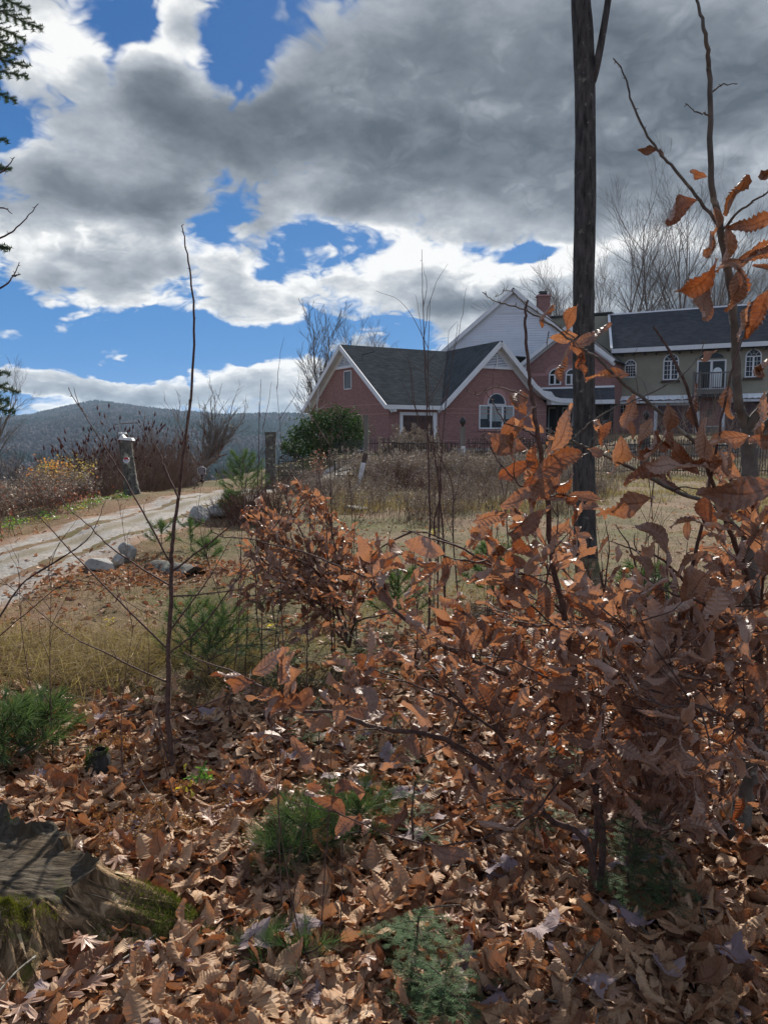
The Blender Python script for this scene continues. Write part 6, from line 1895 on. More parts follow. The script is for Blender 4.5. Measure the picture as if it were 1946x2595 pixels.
# ------------------------------------------------------------------ the rotten stump in the lower left corner
def build_stump():
    c = np.array((-1.20, 2.12, 0.0)); c[2] = float(gz(c[0], c[1]))
    t = thing('rotten_stump', c, 'large rotten mossy stump with splintered grain in the lower left corner', 'stump')
    nt_, ns = 260, 120
    th = np.linspace(0, 2 * math.pi, nt_, endpoint=False); s = np.linspace(0, 1, ns)
    TH, S = np.meshgrid(th, s)
    root = np.exp(-((np.angle(np.exp(1j * (TH - R(-4)))) / .34) ** 2)) * .46 + np.exp(-((np.angle(np.exp(1j * (TH - R(-52)))) / .34) ** 2)) * .26 + np.exp(-((np.angle(np.exp(1j * (TH - R(-105)))) / .3) ** 2)) * .28 + np.exp(-((np.angle(np.exp(1j * (TH - R(100)))) / .5) ** 2)) * .2
    rt = .265 + .035 * np.sin(3 * TH + 1) + .022 * np.sin(7 * TH) + .010 * np.sin(17 * TH) + .012 * np.sign(np.sin(6 * TH + 2)) + .005 * np.sin(41 * TH)                       # radius of the cut face
    hollow = np.exp(-((np.angle(np.exp(1j * (TH - R(-78)))) / .30) ** 2))
    f = S ** 1.35
    rad = rt + (root + .07) * f
    H = .175 + .045 * np.cos(TH - R(140)) + .012 * np.sin(5 * TH) + .012 * np.sin(11 * TH) + .010 * np.sign(np.sin(8 * TH + 1)) + .006 * np.sin(29 * TH) 
    Z = H * (1 - S) ** (1.15 + .5 * root) - .07 * S
    rad = rad - hollow * .17 * np.sin(np.clip(S * 1.25 - .15, 0, 1) * math.pi) ** 1.5
    fib = fnoise(TH * 9, S * 1.5, 0, 61, 4, 2.4) * .014 + fnoise(TH * 30, S * 2.5, 0, 62, 3, 2.0) * .006 + fnoise(TH * 2.5, S * 3, 0, 63, 3, 1.5) * .02
    rad = rad + fib * np.minimum(1, .3 + S * 2.5)
    Z = Z + fnoise(TH * 6, S * 3, 0, 64, 3, 2) * .008
    # low part of the big root stays above the ground a little
    Z = Z + .13 * root * np.clip(1 - S, 0, 1) ** .5 * S * 2
    X = c[0] + rad * np.cos(TH); Y = c[1] + rad * np.sin(TH) 
    V = np.stack([X, Y, c[2] + Z], -1).reshape(-1, 3)
    i = np.arange(ns - 1)[:, None] * nt_; j = np.arange(nt_)[None, :]; j2 = (j + 1) % nt_
    a = Acc(); a.add(V, np.stack([i + nt_ + j, i + nt_ + j2, i + j2, i + j], -1).reshape(-1, 4), U=np.stack([TH / 6.283 * 2.2 + S * .12, S, np.zeros_like(S)], -1).reshape(-1, 3))
    a.build('rotten_side', M['stump'], t, smooth=True)
    # weathered cut face
    m_ = 34; q = np.linspace(1, 0, m_); T2, Q2 = np.meshgrid(th, q)
    x = c[0] + V.reshape(ns, nt_, 3)[0, :, 0][None] * 0 + (X[0] - c[0])[None] * Q2; y = c[1] + (Y[0] - c[1])[None] * Q2
    zp_ = c[2] + .160 + .035 * np.cos(T2 - R(140)) * Q2
    z = zp_ + ((c[2] + Z[0])[None] - zp_) * Q2 ** 9 - .012 * (1 - Q2 ** 9) + ((fnoise(x * 6 + y * 2, y * 45 - x * 8, 0, 70, 5, 1.6) * .005 + fnoise(x * 9, y * 9, 0, 71, 4, 1.3) * .008) * (Q2 < .985) - .035 * np.exp(-((y - c[1] + .12 + .3 * (x - c[0])) / .012) ** 2) * (x < c[0] + .12)) * (Q2 < .985)
    i = np.arange(m_ - 1)[:, None] * nt_
    b = Acc(); b.add(np.stack([x, y, z], -1).reshape(-1, 3), np.stack([i + nt_ + j, i + nt_ + j2, i + j2, i + j], -1).reshape(-1, 4), U=np.stack([x * 2, y * 2, np.ones_like(x)], -1).reshape(-1, 3))
    b.build('cut_face', M['stump'], t, smooth=True)
    # splinters torn along the rim
    sp = Acc()
    for k in range(150):
        a0 = random.uniform(-1.7, .5); S_ = random.uniform(0, .75) ** 1.4; ii = int((a0 % 6.283) / 6.283 * nt_) % nt_; jj = int(S_ * (ns - 2)); p = np.array((X[jj, ii], Y[jj, ii], c[2] + Z[jj, ii])); p2 = np.array((X[min(jj + 8, ns - 1), ii], Y[min(jj + 8, ns - 1), ii], c[2] + Z[min(jj + 8, ns - 1), ii]))
        d = norm(p2 - p); n_ = np.array((math.cos(a0), math.sin(a0), .4)) * .006; L = random.uniform(.03, .11); w = random.uniform(.002, .006); sd = norm(np.cross(d, n_)) * w
        sp.add([p + n_ * .6 - sd, p + n_ * .6 + sd, p + n_ * 1.6 + d * L], T=[(0, 1, 2)], U=(k * .13 % 1, .3, 0))
    sp.build('splinters', M['stump'], t, kind='stuff')
    # moss cushions
    def moss(region, n, mat, L=.012):
        m2 = Acc(); P_ = np.array([region() for _ in range(n)]); D = rng.normal(0, .5, (n, 3)) + (0, 0, 1); D /= np.linalg.norm(D, axis=1, keepdims=True)
        sd = np.cross(D, rng.normal(size=(n, 3))); sd /= np.linalg.norm(sd, axis=1, keepdims=True); ll = L * rng.uniform(.5, 1.4, (n, 1))
        m2.add(np.stack([P_ - sd * .0012, P_ + sd * .0012, P_ + D * ll], 1).reshape(-1, 3), T=np.arange(n * 3).reshape(-1, 3), U=np.stack([np.zeros(n * 3), np.zeros(n * 3), np.repeat(rng.random(n), 3)], -1)); m2.build('moss', M[mat], t, kind='stuff')
    SS = V.reshape(ns, nt_, 3)
    def on(th0, dth, s0, ds):
        def f_():
            while True:
                a0 = random.gauss(th0, dth); S_ = random.gauss(s0, ds)
                if 0 <= S_ < .98:
                    ii = int((a0 % 6.283) / 6.283 * nt_) % nt_; jj = int(S_ * (ns - 1)); return SS[jj, ii] + rng.normal(0, .004, 3)
        return f_
    moss(on(R(-3), .13, .66, .12), 5000, 'mossdark', .012); moss(on(R(4), .08, .62, .13), 2600, 'moss', .011); moss(on(R(-40), .16, .90, .06), 2500, 'mossdark', .013)
    cx = P(30, 2350, 1.98)
    def pad(): 
        a0 = random.uniform(0, 6.28); r_ = abs(random.gauss(0, .05)); x_, y_ = cx[0] + r_ * 1.2 * math.cos(a0), 1.97 + r_ * .7 * math.sin(a0)
        k = math.hypot(x_ - c[0], y_ - c[1]); ii = int((math.atan2(y_ - c[1], x_ - c[0]) % 6.283) / 6.283 * nt_) % nt_
        return np.array((x_, y_, c[2] + Z[0, ii] * min(1, k / .265) + Z[0].mean() * (1 - min(1, k / .265)) - .01 + max(0, .03 - r_ * .5)))
    moss(pad, 3000, 'moss', .011)
    # mushrooms on the cut face
    for (px, py, r_) in ((26, 2188, .021), (4, 2200, .013)):
        q = P(px, py, 2.22); mt = thing('mushroom', q, 'pale round mushroom growing on the stump top, %s' % ('the larger one' if r_ > .02 else 'the smaller one at the picture edge'), 'mushroom')
        a = Acc(); lathe(a, [(.001, r_ * .8), (r_ * .6, r_ * .65), (r_, r_ * .15), (r_ * .9, -.001), (r_ * .3, .001)], q, 18); a.build('cap', M['mushroom'], mt, smooth=True)
        a = Acc(); tube(a, [q - (0, 0, r_ * 1.5), q], [r_ * .4, r_ * .35], 10); a.build('stalk', M['mushroom'], mt, smooth=True)
    return c


stump_c = build_stump()
g = GD(218, 3.05); t = thing('small_mossy_stub', g, 'small mossy broken stub standing behind the rotten stump', 'stump')
a = Acc(); tube(a, [g - (0, 0, .03), g + (0, 0, .05), g + (.01, 0, .10), g + (.015, 0, .14)], [.062, .052, .045, .022], 12); a.build('wood', M['trunk'], t, smooth=True)
n = 2500; a0 = rng.uniform(0, 6.28, n); zz = rng.uniform(0, .14, n); Pm = np.stack([g[0] + .052 * np.cos(a0) * (1 - zz * 2), g[1] + .052 * np.sin(a0) * (1 - zz * 2), g[2] + zz], -1); D = np.stack([np.cos(a0), np.sin(a0), .5 + 0 * a0], -1) + rng.normal(0, .3, (n, 3)); sd = np.cross(D, rng.normal(size=(n, 3))) * .0012
a = Acc(); a.add(np.stack([Pm - sd, Pm + sd, Pm + D * .008], 1).reshape(-1, 3), T=np.arange(n * 3).reshape(-1, 3), U=np.stack([np.zeros(n * 3)] * 2 + [np.repeat(rng.random(n), 3)], -1)); a.build('moss', M['mossdark'], t, kind='stuff')

# ================================================================== big trunk
g = GD(1482, 9.1); bt = thing('big_tree_trunk', g, 'tall straight dark-barked tree trunk rising out of the top of the picture', 'tree')
pts = [P(1484, 1425, 9.1), P(1480, 1250, 9.1), P(1479, 1000, 9.1), P(1478, 760, 9.1), P(1482, 500, 9.1), P(1482, 260, 9.1), P(1477, 100, 9.1), P(1470, -50, 9.1), P(1468, -400, 9.15), P(1455, -900, 9.2)]
pts[0] = np.array((pts[0][0], pts[0][1], float(gz(pts[0][0], pts[0][1])) - .1))
s = smooth_poly(pts, 14); n = len(s); sides = 40; th = np.linspace(0, 6.283, sides, endpoint=False)
wpx = np.interp(s[:, 2], [0, .4, 2, 4, 6.2, 6.9, 9], [.150, .133, .126, .120, .112, .098, .085])
V = []
for k in range(n):
    rr = wpx[k] * (1 + .05 * fnoise(np.cos(th) * 3, np.sin(th) * 3, s[k, 2] * .8, 77, 3, 1.8) + .022 * fnoise(th * 9, s[k, 2] * 3.0 + 0 * th, 0, 78, 3, 1.6))
    V += [s[k] + (rr[j] * math.cos(th[j]), rr[j] * math.sin(th[j]), 0) for j in range(sides)]
i = np.arange(n - 1)[:, None] * sides; j = np.arange(sides)[None, :]; j2 = (j + 1) % sides
a = Acc(); a.add(V, np.stack([i + j, i + j2, i + sides + j2, i + sides + j], -1).reshape(-1, 4)); a.build('trunk', M['trunk'], bt, smooth=True)
a = Acc(); l = smooth_poly([P(1490, 225, 9.1), P(1505, 190, 9.05), P(1522, 110, 9.0), P(1540, 0, 9.0), P(1552, -100, 9.0), P(1600, -500, 9.1)], 6); tube(a, l, np.linspace(.052, .026, len(l)), 12); a.build('limb', M['trunk'], bt, smooth=True)
a = Acc()
for q, d_ in ((P(1455, -900, 9.2), (-.1, 0, 1)), (P(1600, -500, 9.1), (.5, 0, 1))): grow(a, q, d_, 5.5, .07, 0, dict(CFG_TREE, levels=3, n=[9, 7, 4]))
a.build('crown', M['bare'], bt, kind='stuff')


# ================================================================== saplings and foliage in front
random.seed(5)
# --- tall bare sapling, left
S = Sapling('bare_sapling', 'tall thin bare sapling with forking twigs standing alone at the left', 'sapling', GD(425, 3.15), mat='twig')
D = 3.1
tr = S.limb([(425, 2010, D), (427, 1850, D), (428, 1700, D), (427, 1650, D), (434, 1500, D), (436, 1408, D), (441, 1340, D), (452, 1267, D), (469, 1126, D - .05), (487, 974, D - .05), (493, 809, D - .1), (484, 704, D - .1), (469, 610, D - .1), (461, 572, D - .1)], .0125, .0018, 5, 9, ground=GD(425, D))
for l in ([(425, 1645, 3.1), (304, 1525, 3.0), (184, 1400, 2.95), (90, 1300, 2.9), (0, 1240, 2.85)], [(424, 1728, 3.1), (260, 1652, 2.95), (157, 1595, 2.9), (0, 1465, 2.8)],
          [(430, 1655, 3.1), (510, 1590, 3.05), (591, 1481, 3.0), (651, 1400, 2.95), (720, 1300, 2.9)], [(436, 1432, 3.1), (357, 1286, 3.0), (289, 1170, 3.0), (198, 1025, 2.95), (174, 982, 2.95)],
          [(453, 1262, 3.05), (419, 1189, 3.05), (400, 1141, 3.05), (347, 1069, 3.0)], [(434, 1450, 3.1), (555, 1358, 3.1), (640, 1270, 3.1), (699, 1208, 3.1)], [(430, 1483, 3.1), (299, 1401, 3.05), (217, 1324, 3.0), (130, 1247, 3.0)],
          [(430, 1820, 3.1), (560, 1770, 3.0), (640, 1740, 2.9)], [(430, 1880, 3.1), (520, 1850, 3.1), (600, 1800, 3.1)], [(432, 1512, 3.1), (560, 1500, 3.15), (700, 1480, 3.2)], [(427, 1930, 3.1), (400, 1800, 3.15), (422, 1760, 3.15)],
          [(469, 1126, 3.05), (478, 1040, 3.0), (486, 985, 3.0)], [(430, 1600, 3.1), (520, 1480, 3.15), (590, 1360, 3.2)]):
    s_ = S.limb(l, .0045, .0010, 6, 5)
    if len(l) > 3: S.spray(s_, .0012, .22, (.04, .12), 0.0, t0=.3)
S.finish()
# --- crossing sapling at the far left
S = Sapling('bare_sapling', 'bare crossing twigs reaching in from the left edge', 'sapling', GD(-60, 3.6))
s0 = S.limb([(-60, 1900, 3.6), (-30, 1650, 3.6), (43, 1498, 3.6), (120, 1435, 3.6), (222, 1368, 3.6), (270, 1268, 3.6)], .007, .0012, 6, 6, ground=GD(-60, 3.6))
S.limb([(100, 1450, 3.6), (180, 1400, 3.6), (225, 1362, 3.6)], .003, .001, 5, 4); S.limb([(-20, 1630, 3.6), (60, 1560, 3.5), (200, 1470, 3.5), (380, 1560, 3.5), (450, 1600, 3.5)], .003, .001, 5, 4); S.finish()
# --- group of thin bare stems in the middle
k = 0
lab = ['straightest tall bare stem rising in front of the panelled door', 'bare stem just right of the straight one before the door', 'thin leaning bare stem right of the middle', 'slim bare stem above the small copper beech', 'thin bare stem left of the small copper beech', 'thin bare stem crossing the brick gable']
for l, r0 in (([(1088, 1640, 4.6), (1089, 1420, 4.6), (1088, 1250, 4.6), (1080, 1000, 4.6), (1072, 800, 4.6), (1069, 632, 4.6)], .0085), ([(1132, 1640, 4.5), (1125, 1420, 4.5), (1108, 1200, 4.5), (1085, 1000, 4.5), (1090, 760, 4.5)], .008),
              ([(1110, 1640, 4.8), (1113, 1300, 4.8), (1118, 1150, 4.8), (1135, 980, 4.8), (1160, 820, 4.8)], .006), ([(845, 1640, 4.9), (840, 1300, 4.9), (836, 1150, 4.9), (842, 1060, 4.9)], .005),
              ([(660, 1640, 5.0), (648, 1500, 5.0), (655, 1200, 5.0), (658, 1050, 5.0), (662, 960, 5.0)], .0055), ([(1190, 1640, 4.4), (1150, 1400, 4.4), (1148, 1250, 4.4), (1125, 1180, 4.4), (1060, 1060, 4.4), (1040, 930, 4.4)], .005)):
    S = Sapling('slender_sapling', lab[k], 'sapling', GD(l[0][0], l[0][2]), group='thin bare stems in the middle'); s_ = S.limb(l, r0, .0012, 6, 6, ground=GD(l[0][0], l[0][2]))
    S.spray(s_, .0022, .18, (.15, .55), 0.0, t0=.25, t1=.9, ang=(20, 45), bias=(0, 0, .5)); S.finish(); k += 1
for q in range(34):
    px = random.uniform(560, 1700); d = random.uniform(3.6, 6.5); g = GD(px, d); h = random.uniform(.7, 1.7)
    if q < 6:
        S = Sapling('thin_wand', 'thin leafless wand among the undergrowth in the middle ground', 'sapling', g, group='thin wands in the undergrowth'); e = g + (random.gauss(0, .25) * h, random.gauss(0, .15), h)
        s_ = smooth_poly([g - (0, 0, .03), (g + e) / 2 + rng.normal(0, .04, 3), e], 7); tube(S.stem, s_, np.linspace(.0042, .001, len(s_)), 5); S.spray(s_, .0018, .14, (.1, .4), 0.0, t0=.2, ang=(20, 50), bias=(0, 0, .5)); S.finish()
        if q == 0: wands = []
        wands.append(S.t)
    else: copy_tree(random.choice(wands), g, random.uniform(0, 6.28), random.uniform(.7, 1.2))
for q, (px, d) in enumerate(((100, 3.2), (285, 2.9), (440, 2.7), (700, 2.2), (715, 2.15), (760, 2.0), (800, 2.1), (850, 2.0), (1290, 2.15), (60, 4.0), (560, 3.6), (320, 6.8))):
    copy_tree(wands[q % 6], GD(px, d), q * 1.3, .55 if d < 2.5 else .75, 'thin leafless wand rising from the leaf litter in the foreground')['group'] = 'thin wands in the leaf litter'

# --- small copper beech in the middle distance
Sapling.prune = False
B0 = GD(885, 5.0)
S = Sapling('small_copper_beech', 'small copper-leaved beech shrub in the middle, standing clear of the larger ones', 'beech shrub', B0); S.low = True
for l in ([(885, 1640, 5.0), (840, 1500, 4.9), (780, 1380, 4.8), (730, 1280, 4.8), (715, 1215, 4.8)], [(885, 1640, 5.0), (800, 1540, 4.8), (700, 1450, 4.6), (640, 1400, 4.5)], [(885, 1640, 5.0), (860, 1500, 5.0), (850, 1400, 5.0), (830, 1290, 5.0), (812, 1230, 5.0)],
          [(885, 1640, 5.0), (910, 1540, 5.0), (960, 1470, 5.0), (1010, 1440, 5.0)], [(850, 1560, 4.9), (760, 1500, 4.6), (700, 1490, 4.4), (660, 1480, 4.3)], [(885, 1600, 5.0), (900, 1480, 5.1), (920, 1400, 5.2)], [(870, 1600, 4.9), (820, 1470, 4.7), (740, 1400, 4.6), (690, 1340, 4.5)],
          [(885, 1640, 4.8), (900, 1580, 4.5), (960, 1560, 4.3), (1020, 1550, 4.2)]):
    s_ = S.limb(l, .010, .0018, 6, 6); S.spray(s_, .004, .062, (.10, .28), 1.0, .095, t0=.15, sub=.42)
print('mid beech', len(S.leaves)); S.finish(hires=False)

# --- right-hand saplings
Sapling.prune = True
def near(l, f=1.0): return [(a, b, c * f) for a, b, c in l]
# R1: grey-barked trunk
S = Sapling('grey_beech_sapling', 'grey-barked beech sapling with forked trunk at the right edge, few leaves on top', 'beech sapling', GD(1912, 2.67), mat='beechbark')
S.limb([(1912, 2165, 2.67), (1906, 1900, 2.67), (1905, 1700, 2.67), (1900, 1350, 2.66), (1898, 1180, 2.66), (1893, 1100, 2.65)], .036, .026, 8, 14, ground=GD(1912, 2.67))
up_ = S.limb([(1893, 1105, 2.65), (1884, 1065, 2.64), (1868, 1010, 2.6), (1862, 850, 2.55), (1845, 700, 2.5), (1822, 560, 2.45), (1800, 450, 2.4), (1797, 200, 2.35), (1785, 90, 2.3), (1765, 0, 2.3), (1750, -60, 2.3)], .019, .0022, 7, 12)
for l, r in (([(1822, 575, 2.45), (1750, 480, 2.42), (1690, 410, 2.4), (1650, 360, 2.38), (1600, 260, 2.35), (1582, 190, 2.35), (1553, 148, 2.35)], .0055), ([(1832, 580, 2.45), (1880, 530, 2.4), (1946, 485, 2.35), (2050, 400, 2.3)], .005), ([(1797, 290, 2.36), (1765, 285, 2.36), (1735, 262, 2.36)], .003), ([(1795, 240, 2.36), (1830, 215, 2.36), (1868, 212, 2.36)], .003),
             ([(1893, 1085, 2.64), (1925, 1035, 2.6), (1960, 980, 2.55), (2010, 860, 2.5)], .016), ([(1897, 1120, 2.65), (1930, 1085, 2.6), (1990, 1020, 2.5), (2060, 900, 2.5)], .018)): S.limb(l, r, r * .35, 6, 8)
b1 = S.limb([(1900, 1375, 2.66), (1821, 1293, 2.5), (1714, 1245, 2.4), (1599, 1187, 2.3), (1500, 1140, 2.2), (1446, 1117, 2.15), (1380, 1085, 2.1)], .0085, .002, 7, 8)
b2 = S.limb([(1895, 1300, 2.66), (1830, 1185, 2.5), (1755, 1117, 2.4), (1663, 1035, 2.3), (1585, 978, 2.25), (1520, 915, 2.2), (1472, 882, 2.2), (1430, 850, 2.2), (1340, 790, 2.2), (1260, 765, 2.2), (1222, 740, 2.2)], .0075, .0013, 7, 8)
S.limb([(1500, 900, 2.2), (1420, 830, 2.2), (1330, 770, 2.2), (1290, 735, 2.2), (1255, 752, 2.2)], .002, .001, 5, 5)
S.limb([(1446, 1117, 2.15), (1480, 1085, 2.15), (1540, 1040, 2.1), (1640, 1000, 2.1), (1740, 940, 2.1), (1790, 860, 2.1)], .003, .0012, 6, 5)
S.limb([(1390, 840, 2.2), (1385, 880, 2.2)], .002, .001, 3, 4)
for px, py, d, dg, lp in ((1650, 378, 2.4, 172, 42), (1680, 402, 2.4, 150, 30), (1772, 446, 2.35, 175, 48), (1718, 528, 2.4, 205, 118), (1850, 505, 2.4, 70, 100), (1818, 545, 2.42, 290, 60), (1945, 440, 2.3, 245, 95), (1848, 612, 2.42, 285, 95), (1915, 632, 2.4, 25, 105), (1796, 705, 2.42, 248, 120), (1782, 775, 2.42, 248, 110),
                          (1868, 672, 2.4, 200, 70), (1890, 700, 2.4, 315, 100), (1868, 720, 2.4, 265, 90), (1905, 660, 2.4, 10, 70), (1800, 900, 2.3, 220, 50), (1930, 680, 2.4, 340, 60), (1925, 560, 2.4, 200, 100), (1880, 800, 2.4, 240, 90), (1930, 780, 2.35, 250, 110), (1800, 620, 2.42, 265, 80), (1760, 1010, 2.3, 265, 90), (1835, 1010, 2.3, 250, 80), (1930, 1040, 2.3, 260, 110), (1700, 1060, 2.2, 285, 90), (1775, 1100, 2.2, 255, 100), (1640, 1080, 2.2, 240, 60), (1900, 935, 2.3, 205, 110), (1368, 805, 2.2, 100, 66), (1433, 820, 2.2, 92, 66), (1490, 868, 2.18, 5, 90), (1418, 905, 2.2, 225, 90), (1455, 880, 2.2, 300, 45), (1440, 850, 2.2, 180, 60), (1475, 905, 2.2, 265, 50),
                          (1470, 925, 2.2, 270, 60), (1555, 945, 2.2, 172, 90), (1602, 1035, 2.2, 262, 85), (1600, 1095, 2.2, 100, 50), (1580, 1150, 2.2, 280, 105), (1655, 1140, 2.2, 262, 110), (1690, 1120, 2.2, 245, 70), (1530, 1090, 2.1, 230, 70), (1520, 1150, 2.1, 200, 60), (1725, 1175, 2.2, 150, 120), (1760, 1190, 2.2, 340, 90), (1700, 1190, 2.15, 190, 110),
                          (1640, 1190, 2.15, 175, 110), (1500, 1260, 2.1, 160, 75), (1600, 1270, 2.1, 190, 130), (1850, 1120, 2.3, 200, 110), (1830, 1185, 2.3, 150, 120), (1900, 1240, 2.0, 188, 170), (1950, 1120, 2.2, 200, 90)):
    S.photo_leaf(px, py, d, dg, lp)
S.spray(b1, .003, .10, (.08, .16), .85, .10, t0=.05, sub=.15); S.spray(b2, .003, .16, (.06, .16), .7, .10, t0=.05, t1=.35)
S.spray(b2, .0015, .12, (.02, .07), 0.0, .1, t0=.5)
print('R1', len(S.leaves)); S.finish()

# R2: multi-stemmed copper beech
base2 = GD(1543, 2.30)
S = Sapling('copper_beech_sapling', 'many-stemmed copper-leaved beech sapling spreading left across the middle foreground', 'beech sapling', base2)
A_ = S.limb([(1541, 2338, 2.3), (1525, 2110, 2.3), (1470, 1800, 2.25), (1430, 1560, 2.2), (1400, 1430, 2.2), (1385, 1250, 2.15), (1362, 1100, 2.1), (1347, 1000, 2.1), (1335, 900, 2.1), (1330, 800, 2.1), (1337, 760, 2.1)], .012, .0026, 7, 9, ground=base2)
B1_ = S.limb([(1545, 2330, 2.3), (1482, 2131, 2.25), (1385, 2072, 2.2), (1246, 1950, 2.1), (1106, 1867, 2.05), (959, 1845, 2.0), (853, 1807, 1.95), (760, 1799, 1.95), (672, 1744, 1.9), (620, 1715, 1.9)], .0115, .0022, 7, 9, ground=base2 + (.02, 0, 0))
C1_ = S.limb([(1560, 2330, 2.3), (1510, 2000, 2.4), (1440, 1830, 2.4), (1300, 1723, 2.3), (1180, 1665, 2.3), (1064, 1600, 2.3), (958, 1503, 2.25), (920, 1428, 2.2), (905, 1390, 2.2)], .0115, .003, 7, 9, ground=base2 + (-.02, .02, 0))
C2_ = S.limb([(935, 1466, 2.22), (870, 1440, 2.2), (767, 1399, 2.2), (685, 1379, 2.2), (624, 1364, 2.2), (558, 1358, 2.2), (513, 1323, 2.2), (460, 1303, 2.2)], .003, .0012, 6, 6)
D1_ = S.limb([(1611, 2300, 2.5), (1613, 2130, 2.5), (1617, 1967, 2.5), (1605, 1850, 2.5), (1585, 1720, 2.45), (1545, 1560, 2.4), (1520, 1450, 2.4)], .009, .003, 7, 9, ground=GD(1611, 2.45))
E1_ = S.limb([(1430, 1560, 2.2), (1350, 1470, 2.1), (1270, 1440, 2.0), (1160, 1385, 2.0), (1080, 1350, 2.0), (1015, 1348, 2.0)], .005, .0014, 6, 6)
E2_ = S.limb([(1385, 2072, 2.2), (1300, 1900, 2.1), (1180, 1800, 2.0), (1060, 1740, 1.9), (930, 1690, 1.9)], .006, .0015, 6, 6)
E3_ = S.limb([(1362, 1110, 2.1), (1330, 1090, 2.1), (1280, 1070, 2.1), (1255, 1030, 2.1), (1232, 995, 2.1)], .003, .001, 5, 5)
E4_ = S.limb([(1385, 1250, 2.15), (1340, 1245, 2.1), (1280, 1190, 2.1), (1240, 1130, 2.1), (1225, 1100, 2.1)], .0035, .001, 5, 5)
E5_ = S.limb([(1337, 1010, 2.1), (1260, 980, 2.1), (1210, 1000, 2.1), (1176, 990, 2.1)], .002, .0008, 5, 5)
E6_ = S.limb([(1510, 2000, 2.4), (1440, 1960, 2.2), (1330, 2080, 2.0), (1150, 2140, 1.9), (1000, 2120, 1.85), (850, 2060, 1.8), (730, 2030, 1.8)], .004, .001, 6, 6)
for px, py, d, dg, lp in ((940, 1425, 2.2, 350, 100), (1235, 1315, 2.0, 12, 90), (1310, 1270, 2.05, 20, 100), (1335, 1340, 2.0, 15, 110), (1270, 1400, 1.9, 75, 105), (1190, 1420, 2.0, 200, 80), (1230, 1370, 2.0, 160, 70), (1320, 1395, 2.0, 150, 90), (1340, 1050, 2.1, 240, 70), (1290, 1085, 2.1, 250, 75), (1320, 1020, 2.1, 115, 90),
                          (1300, 1140, 2.1, 175, 105), (1320, 1185, 2.1, 200, 90), (1425, 1105, 2.0, 50, 115), (1400, 1180, 2.0, 35, 140), (1440, 1230, 2.0, 250, 80), (1390, 1215, 2.05, 230, 100), (1420, 1270, 2.05, 350, 90), (1355, 1180, 2.1, 110, 80), (1340, 1240, 2.1, 245, 100), (605, 1735, 1.9, 195, 95), (580, 1705, 1.9, 170, 70), (720, 1765, 1.9, 165, 115), (770, 1775, 1.9, 20, 90), (700, 1800, 1.9, 190, 80),
                          (690, 1840, 1.9, 130, 100), (760, 1900, 1.9, 300, 90), (745, 1730, 1.9, 80, 70), (648, 1990, 1.75, 150, 90), (840, 2030, 1.85, 130, 120), (870, 2085, 1.85, 200, 100), (905, 2100, 1.85, 262, 80), (940, 2060, 1.85, 40, 100), (910, 1990, 1.85, 95, 80), (1010, 2080, 1.85, 60, 80), (1130, 2160, 1.85, 330, 110), (870, 1990, 1.85, 170, 70), (790, 2000, 1.85, 190, 60)):
    S.photo_leaf(px, py, d, dg, lp)
for s_, ev, sb, t0 in ((A_, .07, .65, .2), (B1_, .075, .35, .2), (C1_, .075, .4, .2), (D1_, .065, .6, .1), (E1_, .08, .4, .1), (E2_, .075, .4, .1)):
    S.spray(s_, .0032, ev, (.09, .21), .90, .122, t0=t0, t1=.97 if s_ is not A_ else .62, sub=sb)
S.spray(C2_, .0015, .13, (.03, .16), 0.0, .1, t0=.1); S.spray(E4_, .002, .1, (.04, .1), .6, .09, t0=.1, t1=.5)
print('R2', len(S.leaves)); S.finish()

# R3: darker stems at the right
def rsap(label, base, limbs, size=.108, ev=.088, sb=.55):
    S = Sapling('copper_beech_sapling', label, 'beech sapling', base)
    for l, r, t0, t1 in limbs:
        s_ = S.limb(l, r, r * .22, 7, 8); S.spray(s_, .0032, ev, (.09, .24), .92, size, t0=t0, t1=t1, sub=sb)
    print(label[:20], len(S.leaves)); return S.finish()
rsap('dark-stemmed copper beech sapling at the right, thickly leaved below the grey trunk fork', GD(1935, 2.75), [
    ([(1935, 2120, 2.75), (1930, 1900, 2.7), (1922, 1600, 2.6), (1890, 1450, 2.5), (1850, 1350, 2.4), (1790, 1180, 2.3), (1745, 1000, 2.2), (1690, 880, 2.2), (1655, 830, 2.2)], .012, .12, .60),
    ([(1922, 1700, 2.6), (1860, 1600, 2.3), (1780, 1530, 2.1), (1690, 1500, 2.0), (1620, 1450, 2.0)], .006, .05, 1), ([(1925, 1800, 2.6), (1850, 1750, 2.3), (1760, 1720, 2.1), (1640, 1700, 1.9)], .006, .05, 1),
    ([(1930, 1950, 2.6), (1880, 1850, 2.3), (1800, 1800, 2.0), (1720, 1790, 1.8), (1650, 1800, 1.7)], .006, .05, 1), ([(1922, 1650, 2.6), (1930, 1500, 2.3), (1940, 1400, 2.1), (1960, 1300, 2.0)], .006, .05, 1)])
rsap('slim copper beech sapling left of the grey trunk, bare-tipped and dark-stemmed', GD(1745, 2.7), [
    ([(1745, 2130, 2.7), (1718, 2051, 2.65), (1695, 1930, 2.6), (1695, 1700, 2.5), (1750, 1450, 2.4), (1785, 1300, 2.35), (1812, 1150, 2.3), (1850, 950, 2.3), (1880, 860, 2.3)], .010, .1, .62),
    ([(1695, 1750, 2.5), (1620, 1650, 2.3), (1530, 1600, 2.2), (1450, 1560, 2.1)], .006, .05, 1), ([(1700, 1850, 2.55), (1600, 1800, 2.3), (1500, 1760, 2.1), (1400, 1740, 2.0)], .006, .05, 1), ([(1740, 1480, 2.4), (1680, 1420, 2.3), (1600, 1390, 2.2), (1540, 1370, 2.2)], .005, .05, 1)])
